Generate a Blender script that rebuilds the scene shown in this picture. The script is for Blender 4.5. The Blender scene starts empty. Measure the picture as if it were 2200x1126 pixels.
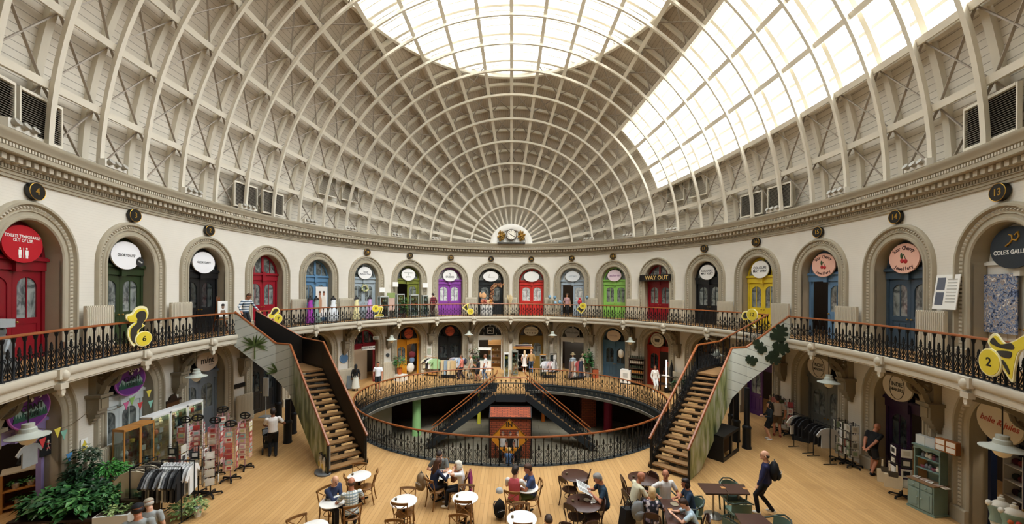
import bpy, bmesh, math, random
from mathutils import Vector, Matrix
random.seed(7)
SC = bpy.context.scene
COL = SC.collection
PI = math.pi
sin, cos, rad = math.sin, math.cos, math.radians

# ------------------------------------------------------------ materials
_M = {}
def lin(h):
    h = h.lstrip('#')
    o = []
    for i in (0, 2, 4):
        c = int(h[i:i+2], 16) / 255
        o.append(c / 12.92 if c <= .04045 else ((c + .055) / 1.055) ** 2.4)
    return (o[0], o[1], o[2], 1)
def newmat(name):
    m = bpy.data.materials.new(name); m.use_nodes = True
    nt = m.node_tree
    return m, nt, nt.nodes['Principled BSDF']
def mat(col, rough=.6, metal=0., var=0., scale=6., bump=0., emit=0., spec=.4):
    key = (col, rough, metal, var, scale, bump, emit, spec)
    if key in _M: return _M[key]
    m, nt, b = newmat('paint_' + col.strip('#'))
    c = lin(col)
    b.inputs['Base Color'].default_value = c
    b.inputs['Roughness'].default_value = rough
    b.inputs['Metallic'].default_value = metal
    b.inputs['Specular IOR Level'].default_value = spec
    if emit:
        b.inputs['Emission Color'].default_value = c
        b.inputs['Emission Strength'].default_value = emit
    if var or bump:
        tc = nt.nodes.new('ShaderNodeTexCoord')
        n = nt.nodes.new('ShaderNodeTexNoise'); n.inputs['Scale'].default_value = scale
        n.inputs['Detail'].default_value = 4
        nt.links.new(tc.outputs['Object'], n.inputs['Vector'])
        if var:
            r = nt.nodes.new('ShaderNodeMix'); r.data_type = 'RGBA'
            r.inputs['A'].default_value = tuple(x * (1 - var) for x in c[:3]) + (1,)
            r.inputs['B'].default_value = tuple(min(1, x * (1 + var)) for x in c[:3]) + (1,)
            nt.links.new(n.outputs['Fac'], r.inputs['Factor'])
            nt.links.new(r.outputs['Result'], b.inputs['Base Color'])
        if bump:
            bp = nt.nodes.new('ShaderNodeBump'); bp.inputs['Strength'].default_value = bump
            bp.inputs['Distance'].default_value = .02
            nt.links.new(n.outputs['Fac'], bp.inputs['Height'])
            nt.links.new(bp.outputs['Normal'], b.inputs['Normal'])
    _M[key] = m
    return m
def math_node(nt, op, a, b=None):
    n = nt.nodes.new('ShaderNodeMath'); n.operation = op
    for i, x in enumerate((a, b)):
        if x is None: continue
        if isinstance(x, (int, float)): n.inputs[i].default_value = x
        else: nt.links.new(x, n.inputs[i])
    return n.outputs[0]
def mix_node(nt, f, a, b):
    n = nt.nodes.new('ShaderNodeMix'); n.data_type = 'RGBA'
    for k, x in (('Factor', f), ('A', a), ('B', b)):
        if isinstance(x, (int, float, tuple)): n.inputs[k].default_value = x
        else: nt.links.new(x, n.inputs[k])
    return n.outputs['Result']
def glass(tint='#cfd6d4', refl=.12, dark=0.):
    key = ('glass', tint, refl)
    if key in _M: return _M[key]
    m, nt, b = newmat('glass_' + tint.strip('#'))
    out = nt.nodes['Material Output']
    t = nt.nodes.new('ShaderNodeBsdfTransparent'); t.inputs['Color'].default_value = lin(tint)
    g = nt.nodes.new('ShaderNodeBsdfGlossy'); g.inputs['Roughness'].default_value = .03
    g.inputs['Color'].default_value = (.9, .92, .9, 1)
    mx = nt.nodes.new('ShaderNodeMixShader'); mx.inputs[0].default_value = refl
    nt.links.new(t.outputs[0], mx.inputs[1]); nt.links.new(g.outputs[0], mx.inputs[2])
    nt.links.new(mx.outputs[0], out.inputs['Surface'])
    nt.nodes.remove(b)
    _M[key] = m
    return m
def pattern(key, fn):
    """procedural material made once by fn(nodetree, principled)"""
    if key in _M: return _M[key]
    m, nt, b = newmat(key)
    b.inputs['Roughness'].default_value = .75
    fn(nt, b)
    _M[key] = m
    return m
def coord(nt, kind='Object'):
    tc = nt.nodes.new('ShaderNodeTexCoord')
    s = nt.nodes.new('ShaderNodeSeparateXYZ')
    nt.links.new(tc.outputs[kind], s.inputs[0])
    return tc.outputs[kind], s.outputs

# ------------------------------------------------------------ mesh builder
class MB:
    def __init__(s):
        s.v = []; s.f = []; s.mi = []; s.mats = []; s.cur = 0; s.M = None; s.uv = None
    def use(s, m):
        if m not in s.mats: s.mats.append(m)
        s.cur = s.mats.index(m); return s
    def at(s, loc=(0, 0, 0), rz=0, rx=0, ry=0, sc=1):
        s.M = Matrix.Translation(loc) @ Matrix.Rotation(rz, 4, 'Z') @ Matrix.Rotation(ry, 4, 'Y') @ Matrix.Rotation(rx, 4, 'X') @ Matrix.Scale(sc, 4)
        return s
    def raw(s, vs, fs):
        o = len(s.v)
        if s.M is not None: vs = [s.M @ Vector(p) for p in vs]
        s.v.extend(tuple(p) for p in vs)
        s.f.extend(tuple(i + o for i in f) for f in fs)
        s.mi.extend([s.cur] * len(fs))
    def box(s, x0, y0, z0, x1, y1, z1):
        s.raw([(x0,y0,z0),(x1,y0,z0),(x1,y1,z0),(x0,y1,z0),(x0,y0,z1),(x1,y0,z1),(x1,y1,z1),(x0,y1,z1)],
              [(0,3,2,1),(4,5,6,7),(0,1,5,4),(1,2,6,5),(2,3,7,6),(3,0,4,7)])
        return s
    def bar(s, p, q, w, h, up=(0, 0, 1)):
        """rectangular bar from p to q, w across, h along up"""
        p, q = Vector(p), Vector(q); d = (q - p).normalized(); u = Vector(up)
        x = d.cross(u)
        if x.length < 1e-5: x = d.cross(Vector((1, 0, 0)))
        x.normalize(); u = x.cross(d).normalized()
        a, b = x * w / 2, u * h / 2
        s.raw([p-a-b, p+a-b, p+a+b, p-a+b, q-a-b, q+a-b, q+a+b, q-a+b],
              [(0,3,2,1),(4,5,6,7),(0,1,5,4),(1,2,6,5),(2,3,7,6),(3,0,4,7)])
        return s
    def tube(s, pts, r, n=6, closed=False, cap=True):
        pts = [Vector(p) for p in pts]; m = len(pts)
        rs = r if isinstance(r, (list, tuple)) else [r] * m
        tan = []
        for i in range(m):
            a = pts[(i - 1) % m] if (closed or i) else pts[0]
            b = pts[(i + 1) % m] if (closed or i < m - 1) else pts[-1]
            t = b - a
            tan.append(t.normalized() if t.length > 1e-9 else Vector((0, 0, 1)))
        up = Vector((0, 0, 1)) if abs(tan[0].z) < .9 else Vector((1, 0, 0))
        vs = []; x = tan[0].cross(up).normalized()
        for i in range(m):
            x = (x - tan[i] * x.dot(tan[i]))
            if x.length < 1e-6: x = tan[i].cross(Vector((1, 0, .3)))
            x.normalize(); y = tan[i].cross(x)
            for k in range(n):
                a = 2 * PI * k / n + PI / n
                vs.append(pts[i] + (x * cos(a) + y * sin(a)) * rs[i])
        fs = []
        for i in range(m if closed else m - 1):
            j = (i + 1) % m
            for k in range(n):
                l = (k + 1) % n
                fs.append((i*n+k, j*n+k, j*n+l, i*n+l))
        if cap and not closed:
            fs.append(tuple(range(n))); fs.append(tuple((m-1)*n + k for k in reversed(range(n))))
        s.raw(vs, fs); return s
    def lathe(s, prof, n=16, c=(0, 0, 0), sx=1., sy=1.):
        vs = []; fs = []; m = len(prof)
        for r, z in prof:
            for k in range(n):
                a = 2 * PI * k / n
                vs.append((c[0] + sx*r*cos(a), c[1] + sy*r*sin(a), c[2] + z))
        for i in range(m - 1):
            for k in range(n):
                l = (k + 1) % n
                fs.append((i*n+k, i*n+l, (i+1)*n+l, (i+1)*n+k))
        if prof[0][0] > 1e-4: fs.append(tuple(reversed(range(n))))
        if prof[-1][0] > 1e-4: fs.append(tuple((m-1)*n + k for k in range(n)))
        s.raw(vs, fs); return s
    def ell(s, c, r, n=12, m=8):
        if not isinstance(r, (tuple, list)): r = (r, r, r)
        vs = []; fs = []
        for i in range(m + 1):
            t = PI * i / m
            for k in range(n):
                a = 2 * PI * k / n
                vs.append((c[0] + r[0]*sin(t)*cos(a), c[1] + r[1]*sin(t)*sin(a), c[2] - r[2]*cos(t)))
        for i in range(m):
            for k in range(n):
                l = (k + 1) % n
                fs.append((i*n+k, i*n+l, (i+1)*n+l, (i+1)*n+k))
        s.raw(vs, fs); return s
    def prism(s, poly, y0, y1):
        """closed polygon of (x,z) extruded from y0 (front) to y1"""
        n = len(poly)
        vs = [(x, y0, z) for x, z in poly] + [(x, y1, z) for x, z in poly]
        fs = [tuple(range(n)), tuple(n + i for i in reversed(range(n)))]
        for i in range(n):
            j = (i + 1) % n
            fs.append((j, i, n+i, n+j))
        s.raw(vs, fs); return s
    def grid(s, rows, closed=False):
        n = len(rows[0]); vs = [p for r in rows for p in r]; fs = []
        for i in range(len(rows) - 1):
            for k in range(n if closed else n - 1):
                l = (k + 1) % n
                fs.append((i*n+k, i*n+l, (i+1)*n+l, (i+1)*n+k))
        s.raw(vs, fs); return s
    def mesh(s, name, smooth=True, angle=40):
        me = bpy.data.meshes.new(name)
        me.from_pydata(s.v, [], s.f)
        for m in s.mats: me.materials.append(m)
        if len(s.mats) > 1: me.polygons.foreach_set('material_index', s.mi)
        me.update()
        if smooth:
            me.polygons.foreach_set('use_smooth', [True] * len(me.polygons))
            me.set_sharp_from_angle(angle=rad(angle))
        return me
    def build(s, name, parent=None, smooth=True, angle=40):
        return link(name, s.mesh(name, smooth, angle), parent)
def link(name, data, parent=None, loc=None, rz=None):
    o = bpy.data.objects.new(name, data); COL.objects.link(o)
    if parent: o.parent = parent
    if loc is not None: o.location = loc
    if rz is not None: o.rotation_euler = (0, 0, rz)
    return o
def tag(o, label=None, cat=None, group=None, kind=None):
    if label: o['label'] = label
    if cat: o['category'] = cat
    if group: o['group'] = group
    if kind: o['kind'] = kind
    return o
def thing(name, label, cat, loc=(0, 0, 0), rz=0, group=None):
    return tag(link(name, None, None, loc, rz), label, cat, group)
def struct(name, loc=(0, 0, 0), rz=0, label=None):
    return tag(link(name, None, None, loc, rz), label, None, None, 'structure')
def dup(o, loc=None, rz=None, label=None, parent=None):
    c = o.copy(); COL.objects.link(c); c.parent = parent
    if loc is not None: c.location = loc
    if rz is not None: c.rotation_euler = (0, 0, rz)
    if label: c['label'] = label
    for ch in o.children: dup(ch, parent=c)
    return c
_T = {}
def lettering(txt, size, m, parent, x=0, z=0, y=-.012, rot=0, sx=1., depth=.002, tilt=0, shear=0, name='lettering'):
    """raised letters standing in the parent's x-z plane, read from -y"""
    key = (txt, m.name, round(sx, 2), shear)
    if key not in _T:
        cu = bpy.data.curves.new('letters', 'FONT'); cu.body = txt; cu.size = 1; cu.extrude = .01
        cu.align_x = 'CENTER'; cu.align_y = 'CENTER'; cu.resolution_u = 3; cu.shear = shear; cu.space_line = .9
        cu.offset = .012
        t = bpy.data.objects.new('letters', cu); COL.objects.link(t)
        dg = bpy.context.evaluated_depsgraph_get()
        me = bpy.data.meshes.new_from_object(t.evaluated_get(dg))
        bpy.data.objects.remove(t); bpy.data.curves.remove(cu)
        me.materials.clear(); me.materials.append(m)
        _T[key] = me
    o = link(name, _T[key], parent)
    o.matrix_local = Matrix.Translation((x, y, z)) @ Matrix.Rotation(tilt, 4, 'X') @ Matrix.Rotation(rot, 4, 'Y') @ Matrix.Rotation(PI/2, 4, 'X') @ Matrix.Diagonal((size*sx, size, size, 1))
    return o

# ------------------------------------------------------------ camera
F, CX, HY, YAW, ROL = 813.446, 1088.446, 624.804, -.0178, .0054
CAM = Vector((.182, -14.316, 6.2)); EYE = 6.2
cd = bpy.data.cameras.new('camera'); cam = bpy.data.objects.new('camera', cd); COL.objects.link(cam)
cd.sensor_width = 36; cd.lens = F / 2200 * 36
cd.shift_x = (1100 - CX) / 2200; cd.shift_y = (HY - 563) / 2200
cd.clip_start = .05; cd.clip_end = 300
cam.matrix_world = Matrix.Translation(CAM) @ Matrix.Rotation(-YAW, 4, 'Z') @ Matrix.Rotation(PI/2, 4, 'X') @ Matrix.Rotation(ROL, 4, 'Z')
SC.camera = cam
def ray(u, v):
    du, dv = u - CX, v - HY
    c, s = cos(ROL), sin(ROL)
    x = (du*c + dv*s) / F; z = -(-du*s + dv*c) / F
    c, s = cos(YAW), sin(YAW)
    return Vector((x*c + s, -x*s + c, z))
def gp(u, v, z=0.):
    """the place on a level plane that the photo shows at (u, v)"""
    r = ray(u, v); t = (z - EYE) / r.z
    return CAM + r * t
def yp(u, v, Y):
    r = ray(u, v); t = (Y - CAM.y) / r.y
    return CAM + r * t

# ------------------------------------------------------------ plan: the elliptical hall
AY, BX, SP = 15.337, 12.781, 3.1613
Z0, ZB = 0., 4.32            # ground floor, balcony floor
_N = 4000
_tab = []; _L = [0.]
for i in range(_N + 1):
    t = 2 * PI * i / _N
    _tab.append((BX * sin(t), AY * cos(t)))
    if i: _L.append(_L[-1] + math.hypot(_tab[i][0]-_tab[i-1][0], _tab[i][1]-_tab[i-1][1]))
PER = _L[-1]; SP = PER / 28
import bisect
def E(s):
    """point, inward normal and tangent of the wall line at arc length s from the far end"""
    s = s % PER
    i = max(1, min(_N, bisect.bisect_left(_L, s))); f = (s - _L[i-1]) / (_L[i] - _L[i-1])
    t = 2 * PI * (i - 1 + f) / _N
    nx, ny = -sin(t) / BX, -cos(t) / AY; l = math.hypot(nx, ny); nx /= l; ny /= l
    return BX * sin(t), AY * cos(t), nx, ny
def W(s, z, d=0.):
    x, y, nx, ny = E(s)
    return (x + nx * d, y + ny * d, z)
def wrz(s):
    x, y, nx, ny = E(s)
    return math.atan2(nx, -ny)
def on_wall(u, v, d=0.):
    """arc length and height of the spot on the wall seen at (u, v)"""
    r = ray(u, v); lo, hi = .5, 80.
    a, b = AY - d, BX - d
    for _ in range(60):
        m = (lo + hi) / 2; p = CAM + r * m
        if (p.x / b) ** 2 + (p.y / a) ** 2 > 1: hi = m
        else: lo = m
    p = CAM + r * lo
    t = math.atan2(p.x / b, p.y / a)
    i = int((t % (2 * PI)) / (2 * PI) * _N)
    s = _L[i]
    return (s if s < PER / 2 else s - PER), p.z
def ring(mb, prof, s0=0., s1=None, ds=.3, closed=True):
    """sweep an open profile of (d, z) along the wall line"""
    if s1 is None: s1 = PER; full = True
    else: full = False
    n = max(2, int((s1 - s0) / ds))
    rows = [[W(s0 + (s1 - s0) * i / n, z, d) for d, z in prof] for i in range(n + 1)]
    mb.grid(rows)
# ------------------------------------------------------------ surface materials
def _wall(nt, b):
    c, s = coord(nt)
    br = nt.nodes.new('ShaderNodeTexNoise'); br.inputs['Scale'].default_value = .8; br.inputs['Detail'].default_value = 5
    nt.links.new(c, br.inputs['Vector'])
    row = math_node(nt, 'FRACT', math_node(nt, 'MULTIPLY', s[2], 13))
    line = math_node(nt, 'LESS_THAN', row, .1)
    col = mix_node(nt, br.outputs['Fac'], lin('d6cfc1'), lin('e8e2d6'))
    col = mix_node(nt, math_node(nt, 'MULTIPLY', line, .16), col, lin('9a917e'))
    nt.links.new(col, b.inputs['Base Color'])
M_WALL = pattern('painted_brick', _wall)
M_TRIM = mat('aaa08b', .7, var=.08, scale=3)
M_TRIM2 = mat('c4bba8', .7, var=.06, scale=3)
M_TRIMD = mat('8f836b', .75, var=.1, scale=4)
M_IRON = mat('15171a', .45, .3)
M_RAIL = mat('8a4c22', .35, var=.18, scale=3, spec=.5)
M_WHITE = mat('ece6da', .6, var=.04, scale=3)
M_RIB = mat('ddd5c4', .55, var=.06, scale=2)
M_GOLD = mat('c79a3f', .4, .6)
M_BLACK = mat('141312', .5)
def _boards(nt, b):
    uv = nt.nodes.new('ShaderNodeUVMap'); s = nt.nodes.new('ShaderNodeSeparateXYZ')
    nt.links.new(uv.outputs[0], s.inputs[0])
    fr = math_node(nt, 'FRACT', s.outputs[0])
    line = math_node(nt, 'LESS_THAN', fr, .1)
    c, p = coord(nt)
    n = nt.nodes.new('ShaderNodeTexNoise'); n.inputs['Scale'].default_value = .9; n.inputs['Detail'].default_value = 6
    nt.links.new(c, n.inputs['Vector'])
    base = mix_node(nt, n.outputs['Fac'], lin('d2c9b8'), lin('f0eade'))
    # each board a slightly different tone
    w = nt.nodes.new('ShaderNodeTexWhiteNoise'); w.noise_dimensions = '1D'
    nt.links.new(math_node(nt, 'FLOOR', s.outputs[0]), w.inputs['W'])
    base = mix_node(nt, math_node(nt, 'MULTIPLY', w.outputs['Value'], .15), base, lin('b3a793'))
    # the boards turn browner with height
    g = math_node(nt, 'MULTIPLY', math_node(nt, 'SUBTRACT', p[2], 12.), .12)
    g = math_node(nt, 'MINIMUM', math_node(nt, 'MAXIMUM', g, 0), .72)
    base = mix_node(nt, g, base, lin('ad9a82'))
    nt.links.new(mix_node(nt, math_node(nt, 'MULTIPLY', line, .62), base, lin('6b6255')), b.inputs['Base Color'])
M_BOARD = pattern('roof_boards', _boards)
def _floor(nt, b):
    c, s = coord(nt)
    br = nt.nodes.new('ShaderNodeTexBrick')
    mp = nt.nodes.new('ShaderNodeMapping'); mp.inputs['Rotation'].default_value = (0, 0, PI/2)
    nt.links.new(c, mp.inputs['Vector']); nt.links.new(mp.outputs[0], br.inputs['Vector'])
    for k, x in (('Scale', 1.), ('Mortar Size', .006), ('Mortar Smooth', .3), ('Bias', 0.), ('Brick Width', 2.2), ('Row Height', .125)):
        br.inputs[k].default_value = x
    br.inputs['Color1'].default_value = lin('c69b64'); br.inputs['Color2'].default_value = lin('b28750')
    br.inputs['Mortar'].default_value = lin('8a6234')
    n = nt.nodes.new('ShaderNodeTexNoise'); n.inputs['Scale'].default_value = .55; n.inputs['Detail'].default_value = 7
    nt.links.new(c, n.inputs['Vector'])
    mp2 = nt.nodes.new('ShaderNodeMapping'); mp2.inputs['Scale'].default_value = (14, .9, 1)
    nt.links.new(c, mp2.inputs['Vector'])
    n2 = nt.nodes.new('ShaderNodeTexNoise'); n2.inputs['Scale'].default_value = 1.4; n2.inputs['Detail'].default_value = 3
    nt.links.new(mp2.outputs[0], n2.inputs['Vector'])
    col = mix_node(nt, math_node(nt, 'MULTIPLY', n2.outputs['Fac'], .45), br.outputs['Color'], lin('d0aa76'))
    f = math_node(nt, 'MULTIPLY', math_node(nt, 'MAXIMUM', math_node(nt, 'SUBTRACT', n.outputs['Fac'], .56), 0), 2.6)
    col = mix_node(nt, math_node(nt, 'MINIMUM', f, .5), col, lin('8d6a42'))
    nt.links.new(col, b.inputs['Base Color'])
    b.inputs['Roughness'].default_value = .38
    b.inputs['Specular IOR Level'].default_value = .35
M_FLOOR = pattern('oak_floor', _floor)

# ------------------------------------------------------------ wall with arched openings
R0 = .975
LV = [(0., 3.93, 2.62), (ZB, 8.98, 6.965)]      # floor, top of this stage of wall, springing of the arch
def S(k):                                           # bay k = 1 is just right of the far centre, -1 just left
    q = abs(k); off = (0, 0, 0, 0, .02, .13, .12, .15, .2, .2)[min(q, 9)]
    return ((q - .5) * SP + off) * (1 if k > 0 else -1)
def XS(k): return (1, 1, .965, .93, .885)[min(abs(k), 4)]   # the bays away from the end are narrower
def bays(): return [(k, S(kk), XS(kk), (S(kk) - ((abs(kk) - .5) * SP) * (1 if kk > 0 else -1))) for k, kk in [(k, k + 1 if k < 14 else k - 28) for k in range(28)]]
def arch_path(zf, zs, R, n=18):
    return [(-R, zf)] + [(-R*cos(PI*i/n), zs + R*sin(PI*i/n)) for i in range(n + 1)] + [(R, zf)]
wb = MB().use(M_WALL)
for k, s0, xs, of in bays():
    for zf, zt, zs in LV:
        # piers
        for a, b in ((-SP/2 - of, -R0*xs), (R0*xs, SP/2 - of)):
            wb.grid([[W(s0 + a + (b-a)*i/3, z, 0) for z in (zf, zt)] for i in range(4)])
        wb.grid([[W(s0 + x*xs, z, 0) for z in (zs + math.sqrt(max(0, R0*R0 - x*x)), zt)] for x in [-R0*cos(PI*i/18) for i in range(19)]])
    wb.grid([[W(s0 - of - SP/2 + SP*i/6, z, 0) for z in (3.93, ZB)] for i in range(7)])
wb.use(M_TRIM)
for k, s0, xs, of in bays():
    for zf, zt, zs in LV:
        wb.grid([[W(s0 + x*xs, z, d) for d in (0, -.5)] for x, z in arch_path(zf, zs, R0)])
tag(wb.build('wall_round', smooth=True, angle=30), kind='structure')
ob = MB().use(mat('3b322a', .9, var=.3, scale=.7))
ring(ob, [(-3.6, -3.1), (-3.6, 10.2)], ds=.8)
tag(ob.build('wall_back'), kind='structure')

# moulded and beaded surround of every arch
prof = [(0, -.06), (0, .02), (.04, .05), (.10, .05), (.115, .015), (.2, .015), (.215, .045), (.23, .02), (.36, .02), (.375, .05), (.39, .10), (.45, .10), (.475, .06), (.485, 0)]
def surround(s0, zf, zs, xs):
    mb = MB().use(M_TRIM)
    cols = [arch_path(zf, zs, R0 + p) for p, d in prof]
    mb.grid([[W(s0 + x*xs, z, d) for x, z in c] for c, (p, d) in zip(cols, prof)])
    R = R0 + .295; mb.use(M_TRIM2)
    L = 2*(zs - zf - .4) + PI*R; n = int(L / .105)
    for i in range(n):
        t = (i + .5) * L / n; h = zs - zf - .4
        if t < h: x, z, ax, az = -R, zf + .4 + t, 1, 0
        elif t > h + PI*R: x, z, ax, az = R, zs - (t - h - PI*R), 1, 0
        else:
            a = (t - h) / R; x, z, ax, az = -R*cos(a), zs + R*sin(a), cos(a), -sin(a)
        bx, bz = -az, ax
        q = []
        for u, w, d in ((-.052, -.03, .018), (.052, -.03, .018), (.052, .03, .018), (-.052, .03, .018), (0, -.018, .065), (0, .018, .065)):
            q.append(W(s0 + (x + ax*u + bx*w)*xs, z + az*u + bz*w, d))
        mb.raw(q, [(0,1,4),(1,2,5,4),(2,3,5),(3,0,4,5)])
    mb.use(M_TRIM)
    for a, b in ((-R0 - .5, -R0 + .0), (R0 - .0, R0 + .5)):     # plinth blocks
        mb.grid([[W(s0 + x, z, d) for d, z in ((-.1, zf), (.115, zf), (.115, zf + .36), (.08, zf + .4), (-.1, zf + .4))] for x in (a*xs, (a+b)/2*xs, b*xs)])
        for x in (a*xs, b*xs):
            p = [W(s0 + x, z, d) for d, z in ((0, zf), (.115, zf), (.115, zf + .36), (.08, zf + .4), (0, zf + .4))]
            mb.raw(p, [(0, 1, 2, 3, 4)])
    return mb
for k, s0, xs, of in bays():
    if 11 <= k <= 16: continue
    for zf, zt, zs in LV:
        tag(surround(s0, zf, zs, xs).build('arch_surround', angle=35), kind='structure')

# ------------------------------------------------------------ cornice
cb = MB().use(M_TRIM)
ring(cb, [(0, 8.86), (.05, 8.86), (.05, 8.93), (.075, 8.94), (.075, 9.01), (.11, 9.02), (.11, 9.04)])
ring(cb, [(.11, 9.14), (.13, 9.15), (.14, 9.19), (.14, 9.33), (.4, 9.34), (.42, 9.36), (.42, 9.46), (.40, 9.47)])
ring(cb, [(.42, 9.56), (.45, 9.58), (.47, 9.66), (.52, 9.72), (.54, 9.78), (.54, 9.82), (-.2, 9.86)])
cb.use(M_TRIMD)
ring(cb, [(.11, 9.04), (.085, 9.05), (.085, 9.13), (.11, 9.14)])
ring(cb, [(.40, 9.47), (.385, 9.49), (.395, 9.55), (.42, 9.56)])
tag(cb.build('trim_1'), kind='structure')
def beads(name, step, d0, d1, z0, z1, w, m, smax=34.):
    mb = MB().use(m); n = int(PER / step)
    for i in range(n):
        s = i * PER / n
        if smax < s < PER - smax: continue
        a, b = s - w/2, s + w/2
        p = [W(a, z0, d0), W(b, z0, d0), W(b, z0, d1), W(a, z0, d1), W(a, z1, d0), W(b, z1, d0), W(b, z1, d1), W(a, z1, d1)]
        mb.raw(p, [(0,1,2,3),(7,6,5,4),(2,6,7,3),(1,5,6,2),(0,3,7,4)])
    return tag(mb.build(name, smooth=False), kind='structure')
beads('trim_2', .21, .14, .29, 9.185, 9.325, .12, M_TRIM2)       # dentils
beads('trim_3', .085, .08, .125, 9.05, 9.13, .05, M_TRIM)        # rope bead
beads('trim_4', .085, .38, .435, 9.47, 9.55, .05, M_TRIM2)       # egg and dart

# ------------------------------------------------------------ balcony
bb = MB().use(M_TRIM2)
ring(bb, [(-.5, 3.93), (1.40, 3.93), (1.40, 3.96), (1.43, 3.98)])
ring(bb, [(1.43, 3.98), (1.43, 4.12), (1.46, 4.14), (1.48, 4.2), (1.48, 4.30), (1.47, 4.32), (1.30, 4.325)])
tag(bb.build('balcony'), kind='structure')
fb = MB().use(mat('b98d58', .5, var=.15, scale=3))
ring(fb, [(1.30, 4.325), (-3.6, 4.325)])
tag(fb.build('floor_balcony'), kind='structure')
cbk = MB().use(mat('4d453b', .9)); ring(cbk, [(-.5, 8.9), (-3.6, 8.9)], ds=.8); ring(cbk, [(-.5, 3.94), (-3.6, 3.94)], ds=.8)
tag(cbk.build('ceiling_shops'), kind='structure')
ROFF = 1.36                                                       # railing line, from the wall
# brackets under the balcony with a wheel in each
def make_bracket():
    r = struct('balcony_bracket')
    m = MB().use(mat('857a66', .8))                                            # local: -y into the hall
    m.prism([(-.17, 2.95), (.17, 2.95), (.17, 2.55), (-.17, 2.55)], -.34, 0)
    m.box(-.22, -.42, 2.93, .22, 0, 3.02)
    for i in range(4):
        w = .17 - .03*i; m.box(-w, -.30 + .07*i, 2.45 - .1*i, w, 0, 2.55 - .1*i)
    m.use(M_TRIMD); m.box(-.1, -.36, 2.6, .1, -.33, 2.88)
    m.build('corbel', r, smooth=False)
    m = MB().use(mat('8d826d', .8))
    pts = [(0, -.32, 3.02), (0, -.42, 3.3), (0, -.62, 3.55), (0, -.92, 3.76), (0, -1.40, 3.88)]
    for p, q in zip(pts, pts[1:]): m.bar(p, q, .16, .13, (0, 0, 1))
    m.box(-.09, -.2, 3.02, .09, 0, 3.93); m.box(-.08, -1.42, 3.85, .08, 0, 3.93)
    m.build('strut', r, smooth=False)
    m = MB().use(mat('6f6450', .8)); c = Vector((0, -.46, 3.58))
    m.tube([c + Vector((0, .3*cos(a*PI/8), .3*sin(a*PI/8))) for a in range(16)], .05, 6, closed=True)
    for a in range(8):
        t = a*PI/4; m.bar(c, c + Vector((0, .29*cos(t), .29*sin(t))), .07, .06, (1, 0, 0))
    m.ell(c, .07, 8, 6)
    m.build('wheel', r)
    m = MB().use(M_TRIM2)                                            # knuckle on the fascia
    m.ell((0, -1.50, 4.17), (.1, .1, .14)); m.box(-.16, -1.53, 4.10, .16, -1.42, 4.33)
    m.box(-.12, -1.52, 3.86, .12, -1.4, 4.0); m.box(-.06, -1.5, 3.74, .06, -1.41, 3.86); m.ell((0, -1.46, 3.72), .055, 8, 6)
    m.build('knuckle', r)
    return r
_br = make_bracket()
STAIR_SKIP = ()
first = True
for k in range(28):
    s = k * SP if k <= 14 else k * SP - PER
    if abs(s) > 10.5 * SP: continue
    o = _br if first else dup(_br)
    first = False
    x, y, z = W(s, 0, 0); o.location = (x, y, 0); o.rotation_euler = (0, 0, wrz(s))

# ------------------------------------------------------------ dome
ZD = 9.6; OB = .45; OI = -.25
aB, bB = AY + OB, BX + OB                          # boards
def dome(th, y, off):
    """point at cross-section angle th (deg, 0 = right) and y on the roof line moved out by off"""
    a, b = AY + off, BX + off
    R = b * math.sqrt(max(0, 1 - (y / a) ** 2))
    return (R*cos(rad(th)), y, ZD + R*sin(rad(th)))
NLY = 10.15; ZL = 19.95
ph = sorted(set([round(aB*sin(rad(-90 + 4*i)), 3) for i in range(46)] + [-NLY, NLY]))
def shell(keep):
    bm = bmesh.new(); uvl = bm.loops.layers.uv.new('UVMap'); cache = {}
    def V(t, y):
        if (t, y) not in cache: cache[(t, y)] = bm.verts.new(dome(t, y, OB))
        return cache[(t, y)]
    for t in range(0, 180, 3):
        for y0, y1 in zip(ph, ph[1:]):
            north = 18 <= t < 45 and y0 >= -NLY and y1 <= NLY
            if north != keep: continue
            q = [(t, y0), (t, y1), (t+3, y1), (t+3, y0)]
            vs = [V(*p) for p in q]
            try: f = bm.faces.new(vs)
            except ValueError: continue
            f.smooth = True
            for l, p in zip(f.loops, q): l[uvl].uv = (p[0]/180*200, p[1])
    return bm
def cut(bm, above):
    g = bm.verts[:] + bm.edges[:] + bm.faces[:]
    bmesh.ops.bisect_plane(bm, geom=g, plane_co=(0, 0, ZL), plane_no=(0, 0, 1), clear_outer=not above, clear_inner=above)
    return bm
def bm_obj(bm, name, m, parent=None):
    me = bpy.data.meshes.new(name); bm.to_mesh(me); bm.free(); me.materials.append(m)
    return link(name, me, parent)
ceil = struct('ceiling')
bm_obj(cut(shell(False), False), 'boarding', M_BOARD, ceil)
# the wall head between cornice and boards
wh = MB().use(M_TRIM); ring(wh, [(-.2, 9.84), (-.5, 9.6)]); wh.build('wall_plate', ceil)
def hoop(y, off, w, h, t0=0, t1=180, n=60, m=M_RIB):
    """box-section arch standing across the hall; off = offset of its inner face line"""
    mb = MB().use(m); rows = []
    a, b = AY + off, BX + off
    R = b * math.sqrt(max(1e-6, 1 - (y / a) ** 2))
    if R < 1: return None
    for i in range(n + 1):
        t = rad(t0 + (t1 - t0) * i / n)
        rows.append([(r*cos(t), y + d, ZD + r*sin(t)) for r, d in ((R, -w/2), (R, w/2), (R+h, w/2), (R+h, -w/2))])
    mb.grid(rows, closed=True)
    return mb
JY = [W(j * SP / 2, 0, .25)[1] for j in range(0, 29)]
for j in range(2, 27):
    mb = hoop(JY[j], OI, .115, .13)
    if mb: mb.build('arch_rib', ceil, smooth=True, angle=30)
    mb = hoop(JY[j], .27, .17, .17, m=M_RIB)
    if mb: mb.build('rafter', ceil, smooth=True, angle=30)
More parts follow.
